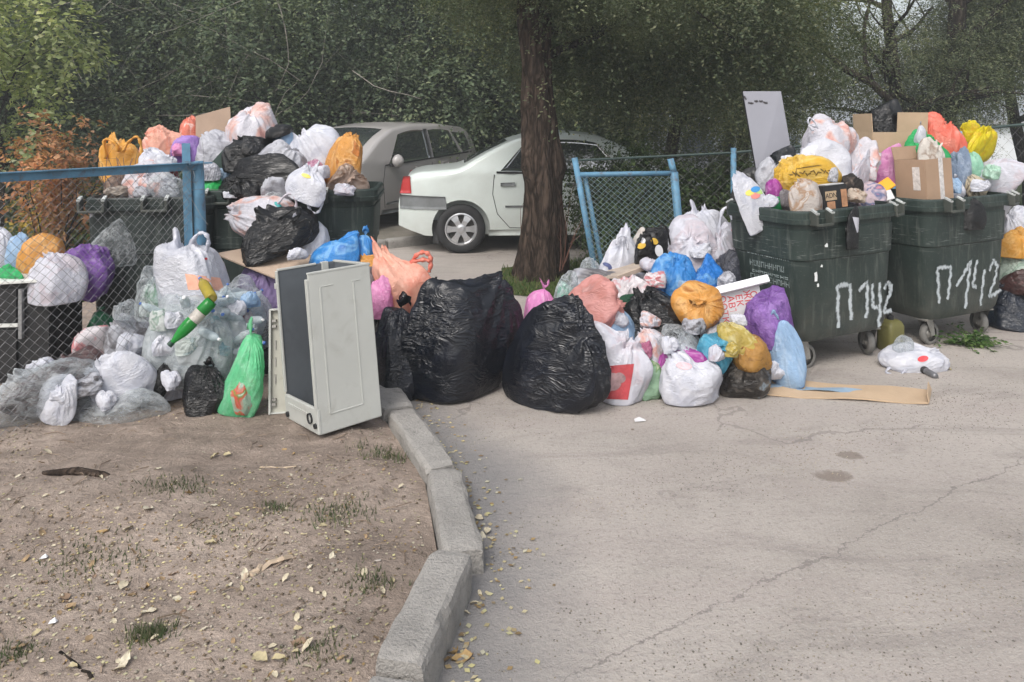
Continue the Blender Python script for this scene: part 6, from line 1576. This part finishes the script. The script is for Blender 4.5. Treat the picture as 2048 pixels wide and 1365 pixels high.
D_(544, 262, 592, 310, 5.6, 'lump', LB, 'pale blue bag beside the black tuft on the left heap')
D_(572, 254, 684, 355, 5.65, 'lump', W2, 'large white bag right of the black tuft on the left heap', dp=.7)
D_(532, 250, 584, 284, 5.55, 'flat', K, 'tuft of black film on the left heap', tilt=-22, name='plastic_scrap', cat='scrap')
D_(646, 270, 724, 372, 5.5, 'lump', OG, 'orange yellow bag at the right end of the long bin', dp=.8, pick=6, spin=160)
D_(652, 330, 734, 392, 5.4, 'lump', plastic('#b8a294', ('#7a5e48', '#d4c4b8', '#94705a'), clear=.15, amount=.9), 'brownish see-through bag on the right rim of the long bin')
D_(608, 322, 650, 372, 5.42, 'lump', plastic('#c89ab0', ('#a85a80', '#e0c8d4'), amount=.8), 'pinkish bag under the orange yellow bag')
o = D_(570, 334, 652, 414, 5.1, 'shirt', W2, 'white carrier bag hanging over the rim of the long bin', dp=.5, tilt=20, name='carrier_bag')
loops(o, 5.08, [[(612, 398), (618, 416), (628, 427), (640, 420), (646, 396)]], W2, .014, .6)
decal(o, [(612, 352, 10, 4, 20)], YELP, 'print')
D_(526, 350, 590, 402, 5.25, 'lump', WG, 'grey white bag tucked under the slumped black bag')
D_(394, 356, 448, 396, 5.32, 'slump', plastic('#1fb457', ('#5fdc8c', '#159a45'), amount=.7), 'bright green bag at the left rim of the long bin')
D_(438, 338, 470, 385, 5.42, 'lump', LB, 'small pale blue bag behind the low black bag')
bottle(640, 368, 5.22, (80, 0, -70), 'short green bottle on the rim of the long bin', None, BMG, CAPW, .35)
D_(400, 340, 720, 430, 5.75, 'slump', WD, 'grey refuse at the bottom of the long bin heap')
# ---- on the dark bin behind the wire
o = D_(202, 286, 288, 372, 5.45, 'shirt', O, 'yellow orange carrier bag with open handles on the dark bin', dp=.5, name='carrier_bag', pick=3)
loops(o, 5.36, [[(212, 318), (208, 284), (216, 279), (232, 288), (236, 304)], [(246, 304), (258, 284), (274, 274), (282, 290), (284, 316)]], O, .017, .5)
D_(282, 298, 352, 366, 5.35, 'lump', W2, 'white bag on the dark bin under the fence rail')
D_(250, 324, 340, 398, 5.2, 'lump', WP, 'white and pink bag on the dark bin behind the torn wire')
D_(298, 348, 366, 396, 5.1, 'lump', CL, 'clear film on the front rim of the dark bin').location.y += 0
D_(306, 352, 362, 398, 5.18, 'lump', WG, 'grey bag at the right rim of the dark bin')
D_(334, 330, 358, 358, 5.3, 'lump', plastic('#7a2a30', ('#9c4048',)), 'dark red scrap beside the fence post', name='plastic_scrap', cat='scrap')
D_(206, 344, 262, 400, 5.35, 'lump', plastic('#6e5a4e', ('#8e7a6a', '#4a3a30'), trans=0), 'brown tangle of twigs on the dark bin', name='refuse_tangle', cat='refuse')
tg = MB(); rgq = np.random.default_rng(4)
for _ in range(14): limb(tg, pt(210 + 50 * rgq.random(), 392, 5.3), (rgq.normal() * .5, -.1, 1), .28, .004, rgq, 1, 4)
o = tg.build('twig_bundle', worn('grey_twigs', (.16, .11, .10, 1), .9)); tag(o, 'bundle of bare twigs sticking out of the dark bin', 'twigs')
D_(176, 446, 262, 530, 4.98, 'slump', CL, 'dirty clear film stuck to the side of the dark bin', dp=.3, name='plastic_scrap', cat='scrap')
D_(182, 412, 200, 440, 5.02, 'lump', W2, 'tiny white scrap hanging under the rim of the dark bin', dp=.4, name='plastic_scrap', cat='scrap')
# ------------------------------------------------------------------ loose things on the ground
q = [gnd(1536, 758, .012), gnd(1862, 779, .012), gnd(1857, 806, .014), gnd(1522, 789, .012)]
cd = empty('cardboard_strip', q[0], 'long flattened cardboard strip with blue tape on the ground before the right bins', 'cardboard')
def slab(q, t, o0): 
    mb = MB(); n = 8; vs = []
    for s_ in (0, -t):
        for j in range(3):
            for i in range(n + 1):
                a = q[0].lerp(q[1], i / n); b = q[3].lerp(q[2], i / n); p = a.lerp(b, j / 2); vs.append(p - o0 + Vector((0, 0, s_ + .006 * math.sin(i * 1.3 + j))))
    m = (n + 1) * 3; fs = []
    for j in range(2):
        for i in range(n): k = j * (n + 1) + i; fs += [(k, k + n + 1, k + n + 2, k + 1), (m + k, m + k + 1, m + k + n + 2, m + k + n + 1)]
    rim = list(range(n + 1)) + [n + 1 + n] + [2 * (n + 1) + i for i in range(n, -1, -1)] + [n + 1]
    for a, b in zip(rim, rim[1:] + rim[:1]): fs.append((a, b, b + m, a + m))
    mb.add(vs, fs); return mb
slab(q, .007, q[0]).build('sheet', M_cardlt, cd)
u = [q[0].lerp(q[3], .36), q[1].lerp(q[2], .36), q[1].lerp(q[2], .60), q[0].lerp(q[3], .60)]; u = [p + Vector((0, 0, .003)) for p in u]; u[1] = u[0].lerp(u[1], .66); u[2] = u[3].lerp(u[2], .64)
slab(u, .002, q[0]).build('tape', worn('blue_tape', (.24, .33, .42, 1), .5, .15), cd)
e0, e1 = q[1].lerp(q[0], .02), q[2].lerp(q[3], .02); mb = MB(); mb.add([q[1] - q[0], q[2] - q[0], q[2] - q[0] + Vector((-.01, .0, .05)), q[1] - q[0] + Vector((-.02, 0, .045))], [(0, 1, 2, 3)])
f_ = mb.build('flap', M_cardlt, cd); so = f_.modifiers.new('s', 'SOLIDIFY'); so.thickness = .005
lu = [p + Vector((0, 0, -.006)) for p in (gnd(1560, 752, .01), gnd(1700, 762, .01), gnd(1688, 772, .01), gnd(1550, 764, .01))]
# white carrier bag and black can on the road
o = D_(1772, 692, 1882, 748, 'g', 'slump', W2, 'crumpled white carrier bag lying on the road before the right bins', z0=0, dp=.8, name='carrier_bag')
loops(o, 4.88, [[(1780, 735), (1772, 745), (1800, 749), (1812, 738)]], W2, .012, .5)
decal(o, [(1846, 718, 11, 6, -10)], RED, 'print')
D_(1790, 674, 1824, 716, 4.98, 'lump', CL, 'small clear bag end on the white carrier bag on the road')
can = empty('spray_can', gnd(1844, 746, .0) + Vector((0, .02, .026)), 'black and grey can lying on the white carrier bag', 'can', None, (R(96), 0, R(12)))
mb = MB(); mb.lathe([(.0, 0), (.022, 0), (.024, .004), (.024, .05), (0, .05)], None, 16, False); mb.build('cap', M_black, can, True)
mb = MB(); mb.lathe([(.0215, .05), (.0215, .13), (.015, .14), (0, .14)], None, 16, False); mb.build('body', worn('can_grey', (.2, .2, .21, 1), .3, .2, 9, None, 0, .05, .6), can, True)
# olive canister between the bins
oc = empty('canister', gnd(1794, 706, 0) + Vector((0, .09, 0)), 'olive plastic canister standing between the two right bins', 'canister', None, (0, 0, R(30)))
mb = MB(); lv = [(0, .9), (.012, 1), (.17, .98), (.20, .80), (.215, .5)]
vs = [(x, y, z) for z, k in lv for x, y in rrect(.17 * k, .13 * k, .03 * k)]; m = 24
mb.add(vs, [(i * m + k, i * m + (k + 1) % m, (i + 1) * m + (k + 1) % m, (i + 1) * m + k) for i in range(4) for k in range(m)] + [tuple(4 * m + k for k in range(m))]); mb.build('body', worn('olive_plastic', (.15, .14, .045, 1), .5, .15, 5, (.06, .055, .03, 1), .5), oc, True)
mb = MB(); mb.lathe([(.0, .24), (.02, .24), (.022, .212)], None, 12, False); mb.build('cap', M_black, oc)
# weed at the wheel of the far right bin
wp_ = gnd(1942, 690)
we = empty('weed', wp_, 'low green weed growing under the far right bin', 'plant'); rg = np.random.default_rng(3); mb = MB()
P_ = []
for _ in range(34):
    a = rg.uniform(0, 6.28); d = Vector((math.cos(a), math.sin(a) * .5, rg.uniform(.15, .7))); L_ = rg.uniform(.08, .22); pts = [Vector((0, 0, 0)) + Vector((rg.normal() * .05, rg.normal() * .03, 0))]
    for k in range(5): pts.append(pts[-1] + d * L_ / 5); d = (d + Vector((0, 0, -.12))).normalized(); P_ += [tuple(pts[-1] + Vector(rg.normal(size=3)) * .012) for _ in range(3)]
    mb.tube(pts, .0022, 3, False)
mb.build('stem', worn('weed_stem', (.07, .10, .03, 1), .8), we); P_ = np.array(P_)
lv_, lf_ = leaves(P_, np.tile([0, 0, 1.], (len(P_), 1)), .042, rg); link('leaf', npmesh('leaf', lv_, lf_, leaf_mat('weed_leaves', [(.05, .11, .03), (.09, .16, .05), (.13, .19, .07)])), we, 'stuff')

# exposed root, sticks, splinters
mb = MB(); P_ = [gnd(x, y, .055 + dz) for x, y, dz in ((52, 950, -.03), (95, 946, .015), (150, 942, .04), (205, 950, .03), (250, 966, -.02), (275, 974, -.05))]
o0 = P_[0].copy(); mb.tube([p - o0 for p in P_], [.008, .018, .026, .022, .014, .006], 8, True, .6); o = mb.build('tree_root', M_bark, None, True); o.location = o0; tag(o, 'weathered root breaking out of the dirt at the left', 'root')
def stick(a, b, r, label, mat=M_twig, za=.06):
    p, q_ = gnd(*a, za), gnd(*b, za); p.z = float(dirt_h(p.x, p.y)) + r * .6; q_.z = float(dirt_h(q_.x, q_.y)) + r * .6
    rg = np.random.default_rng(int(a[0])); mb = MB(); n = 6
    mb.tube([(q_ - p) * (i / n) + Vector(rg.normal(size=3)) * r * .5 for i in range(n + 1)], [r * rg.uniform(.7, 1.1) for _ in range(n + 1)], 6, True, .5)
    o = mb.build('stick', mat, None); o.location = p; tag(o, label, 'stick', 'sticks on the dirt'); return o
M_split = worn('split_wood', (.42, .33, .24, 1), .9, .2, 30)
stick((500, 1145), (585, 1108), .014, 'thick split stick lying on the dirt in front of the kerb', M_split)
stick((478, 1162), (520, 1130), .009, 'splinter lying at the lower end of the split stick', M_split)
stick((520, 935), (592, 936), .006, 'straight pale stick lying on the dirt before the washing machine shell', M_split)
stick((120, 1300), (185, 1350), .006, 'dark thin twig on the dirt at the bottom left', M_barkdark)
stick((660, 1128), (760, 1120), .005, 'thin grey twig on the dirt left of the kerb')
# tufts of grass on the dirt
M_tuft = leaf_mat('dull_grass', [(.06, .085, .04), (.085, .11, .055), (.12, .125, .07), (.16, .15, .10)], .2)
def tuft(x, y, n, rad, h, label):
    g0 = gnd(x, y, .05); rg = np.random.default_rng(int(x + y))
    p = np.c_[rg.normal(size=(n, 2)) * [rad, rad * .7], np.zeros(n)]; p[:, 2] = dirt_h(g0.x + p[:, 0], g0.y + p[:, 1]) - .05
    me = blades('grass_tuft', M_tuft, int(x), p, h * .75, .0022); o = link('grass_tuft', me); o.location = (g0.x, g0.y, .05); tag(o, label, 'grass', 'grass tufts on the dirt'); o['kind'] = 'stuff'; del o['category']
for x, y, n, rad, h, lab in ((352, 990, 260, .075, .035, 'grass tuft on the dirt behind the yellow leaves'), (680, 1035, 240, .07, .04, 'grass tuft on the dirt left of the kerb gap'), (552, 1022, 130, .04, .03, 'small grass tuft in the middle of the dirt'), (300, 1265, 240, .035, .045, 'grass tuft on the dirt in the near foreground'), (745, 1165, 150, .05, .04, 'grass tuft beside the bent kerb stone'), (190, 1130, 320, .10, .025, 'wide sparse grass tuft on the dark soil'), (430, 1070, 140, .08, .02, 'low sparse grass among the fallen leaves'), (640, 1305, 120, .05, .03, 'grass tuft at the bottom near the nearest kerb'), (770, 905, 180, .07, .05, 'grass tuft at the kerb behind the washing machine shell'), (20, 1310, 150, .05, .03, 'grass tuft at the bottom left corner')):
    tuft(x, y, n, rad, h, lab)

# fallen leaves: the larger ones singly, the rest as litter
def leaf_shape(seed):
    rg = np.random.default_rng(seed); n = 7; vs = []; fs = []
    for i in range(n + 1):
        t = i / n; w = .30 * math.sin(PI * min(1, t * 1.05)) ** .8 * (1 + .12 * rg.normal()); c = .18 * math.sin(t * 2.6 + seed)
        for k, s_ in enumerate((-1, 0, 1)): vs.append((t - .5, s_ * w, c + abs(s_) * .14 * (1 + .4 * rg.normal())))
    for i in range(n):
        for k in (0, 1): fs.append((i * 3 + k, i * 3 + k + 1, i * 3 + k + 4, i * 3 + k + 3))
    return np.array(vs), fs
LCOL = [(.42, .36, .22), (.50, .44, .32), (.30, .21, .12), (.38, .26, .12), (.22, .15, .10), (.52, .47, .36)]
def flat_leaf(name, c):
    s = NT(name); o = s.obj(); s.set(base=s.ramp(s.noise(o, 3, 4), [(.3, tuple(x * .7 for x in c) + (1,)), (.7, tuple(min(1, x * 1.2) for x in c) + (1,))]), rough=.7, spec=.25); return s.m
LM = []
for i in range(6):
    v, f = leaf_shape(i); me = bpy.data.meshes.new('fallen_leaf'); me.from_pydata(v.tolist(), [], f); me.materials.append(flat_leaf('dry_leaf', LCOL[i])); me.polygons.foreach_set('use_smooth', [True] * len(f)); LM.append(me)
rl = random.Random(21)
known = [(95, 910, .05), (205, 1080, .045), (85, 1078, .04), (300, 1218, .045), (520, 1320, .055), (560, 1318, .05), (600, 1286, .06), (615, 1296, .05), (130, 1195, .05), (140, 1215, .045), (380, 998, .05), (295, 1038, .055), (255, 1075, .05), (490, 1150, .05), (430, 915, .045), (455, 912, .04), (250, 1320, .05), (235, 1335, .05), (40, 1292, .05), (460, 1050, .04), (420, 1092, .045), (245, 1170, .045), (290, 1168, .045), (425, 990, .04)]
n_single = 0
def put_leaf(x, y, s, on_road=False):
    p = gnd(x, y, 0 if on_road else .055); z = 0 if on_road else float(dirt_h(p.x, p.y))
    i = rl.randrange(6); o = link('fallen_leaf', LM[i]); o.location = (p.x, p.y, z + s * .10); o.scale = (s, s * rl.uniform(.7, 1.2), s * rl.uniform(.5, 1.1)); o.rotation_euler = (rl.uniform(-.4, .4), rl.uniform(-.4, .4), rl.uniform(0, 6.28))
    tag(o, 'dry curled leaf lying on the road by the kerb' if on_road else 'dry curled leaf lying on the trodden dirt', 'leaf', 'fallen leaves on the road' if on_road else 'fallen leaves on the dirt')
for x, y, s_ in known: put_leaf(x, y, s_)
while n_single < 150:
    x, y = rl.uniform(0, 860), rl.uniform(880, 1360); p = gnd(x, y, .05)
    if p.x > kx(p.y) - .14: continue
    d_ = math.hypot((x - 230) / 330, (y - 1130) / 150); e_ = math.hypot((x - 700) / 200, (y - 1120) / 260)
    if rl.random() > .25 + .75 * math.exp(-min(d_, e_) ** 2): continue
    put_leaf(x, y, rl.uniform(.014, .036)); n_single += 1
for x, y, s_ in ((905, 1305, .06), (925, 1318, .07), (890, 1325, .045), (960, 1040, .04), (975, 1065, .04), (965, 1075, .035), (985, 1080, .03), (950, 1050, .035), (930, 1230, .035), (915, 1250, .03), (1900, 740, .03), (1945, 690, .03), (960, 1190, .03), (950, 1210, .03), (1265, 860, .03)): put_leaf(x, y, s_, True)
def litter(name, n, fx, size, mat, seed, flat=1.6):
    rg = np.random.default_rng(seed); P_ = fx(rg, n); nr = np.tile([0, 0, 1.], (len(P_), 1))
    a = rg.uniform(0, 6.28, len(P_)); v, f = leaves(P_, nr, size, rg, 0, .7)
    c = np.repeat(P_, 4, 0); d = v - c; d[:, 2] *= .35; v = c + d; v[:, 2] = np.maximum(v[:, 2], c[:, 2])
    return link(name, npmesh(name, v, f, mat), kind='stuff')
def on_dirt(rg, n):
    y = 1.9 + 3.2 * rg.random(n * 4) ** 1.2; x = rg.uniform(-3.2, 0, n * 4); k = (x < kx(y) - .12); x, y = x[k], y[k]
    w = vnoise(x, y, 14, 4, .5) + .6 * np.exp(-((x + 1.3) ** 2 / .5 + (y - 2.7) ** 2 / .25)); k = w > rg.uniform(-.5, .9, len(w)); x, y = x[k][:n], y[k][:n]
    return np.c_[x, y, dirt_h(x, y) + .003]
M_lit = leaf_mat('leaf_litter', [(.42, .35, .21), (.50, .43, .30), (.32, .22, .11), (.20, .14, .09), (.50, .46, .37), (.50, .45, .24)], .1)
litter('leaf_litter', 3600, on_dirt, .013, M_lit, 5)
def on_kerb(rg, n):
    y = 1.9 + 4.0 * rg.random(n); x = kx(y) + .10 + .10 * rg.random(n) ** 2 * (1 + 2 * rg.random(n)); return np.c_[x, y, np.full(n, .004)]
litter('leaf_litter', 500, on_kerb, .022, M_lit, 6)
tw = MB(); rgq = np.random.default_rng(44)
for _ in range(150):
    y = 1.9 + 2.6 * rgq.random(); x = rgq.uniform(-2.6, kx(y) - .15); a = rgq.uniform(0, 6.28); L_ = rgq.uniform(.03, .13); z = float(dirt_h(x, y)) + .003
    tw.tube([(x, y, z), (x + L_ * .5 * math.cos(a), y + L_ * .5 * math.sin(a), z + .006), (x + L_ * math.cos(a + .3), y + L_ * math.sin(a + .3), z)], rgq.uniform(.0012, .003), 3, False)
tw.build('twig_litter', worn('dry_twig', (.20, .15, .11, 1), .9, .4, 20), kind='stuff')
# gravel and crumbs
def crumbs(name, n, fx, r0, mat, seed):
    rg = np.random.default_rng(seed); P_ = fx(rg, n); n = len(P_); s_ = r0 * rg.uniform(.4, 1.5, n) ** 1.5
    base = np.array([(1, 0, 0), (-1, 0, 0), (0, 1, 0), (0, -1, 0), (0, 0, .7), (0, 0, -.4)], float); F = np.array([(0, 2, 4), (2, 1, 4), (1, 3, 4), (3, 0, 4), (2, 0, 5), (1, 2, 5), (3, 1, 5), (0, 3, 5)])
    a = rg.uniform(0, 6.28, n); c, s2 = np.cos(a), np.sin(a); v = base[None] * s_[:, None, None] * rg.uniform(.6, 1.3, (n, 6, 1))
    v = np.stack([v[..., 0] * c[:, None] - v[..., 1] * s2[:, None], v[..., 0] * s2[:, None] + v[..., 1] * c[:, None], v[..., 2]], -1) + P_[:, None]
    f = (np.arange(n)[:, None, None] * 6 + F[None]).reshape(-1, 3); return link(name, npmesh(name, v.reshape(-1, 3), f, mat), kind='stuff')
def on_road(rg, n):
    y = 1.9 + 4.5 * rg.random(n * 3) ** 1.5; x = kx(y) + .12 + rg.random(n * 3) * (y * .75 + .6); w = 1.15 * vnoise((x * .85 + y * .53) * .25, (y * .85 - x * .53) * 1.5, 24, 4, .6) - .15; k = w > rg.uniform(-.8, 1.2, len(w)); x, y = x[k][:n], y[k][:n]
    return np.c_[x, y, np.full(len(x), .001)]
M_grav = leaf_mat('gravel_bits', [(.16, .145, .13), (.26, .235, .21), (.12, .105, .095), (.38, .35, .31), (.20, .16, .12)], 0)
crumbs('gravel', 15000, on_road, .0024, M_grav, 7)
crumbs('gravel', 5000, on_dirt, .0045, leaf_mat('soil_crumbs', [(.16, .12, .09), (.24, .19, .15), (.10, .08, .06), (.42, .37, .32)], 0), 8)
# small litter
for x, y, w, mt, lab in ((88, 1118, .012, M_capw, 'tiny white paper scrap on the dark soil, upper one'), (106, 1240, .012, M_capw, 'tiny white paper scrap on the dark soil near the bottom left'), (1280, 843, .03, M_carton, 'flat pale paper scrap on the road before the right heap')):
    p = gnd(x, y, .06 if x < 800 else .0); z = float(dirt_h(p.x, p.y)) if x < 800 else 0
    mb = MB(); mb.add([(-w, -w * .6, .002), (w, -w * .5, .006), (w * .9, w * .6, .003), (0, w * .8, .012), (-w, w * .5, .004)], [(0, 1, 2, 3, 4)]); o = mb.build('paper_scrap', mt); o.location = (p.x, p.y, z + .003); so = o.modifiers.new('s', 'SOLIDIFY'); so.thickness = .0015; tag(o, lab, 'paper')
# haze volume added to lift the dark far trees, in place of lens veil
hz = NT('added_veil_haze'); pv_ = hz.n('VolumePrincipled', {'Color': (.88, .92, .95, 1), 'Density': .0055, 'Anisotropy': .2})
hz.l(pv_.outputs[0], hz.out.inputs['Volume']); hz.t.links.remove(hz.out.inputs['Surface'].links[0])
mb = MB(); mb.box((0, 230, 5.5), (640, 560, 15)); ho = mb.build('haze', hz.m, None, kind='stuff'); ho.display_type = 'WIRE'
for o in list(bpy.data.meshes):
    if o.users == 0: bpy.data.meshes.remove(o)
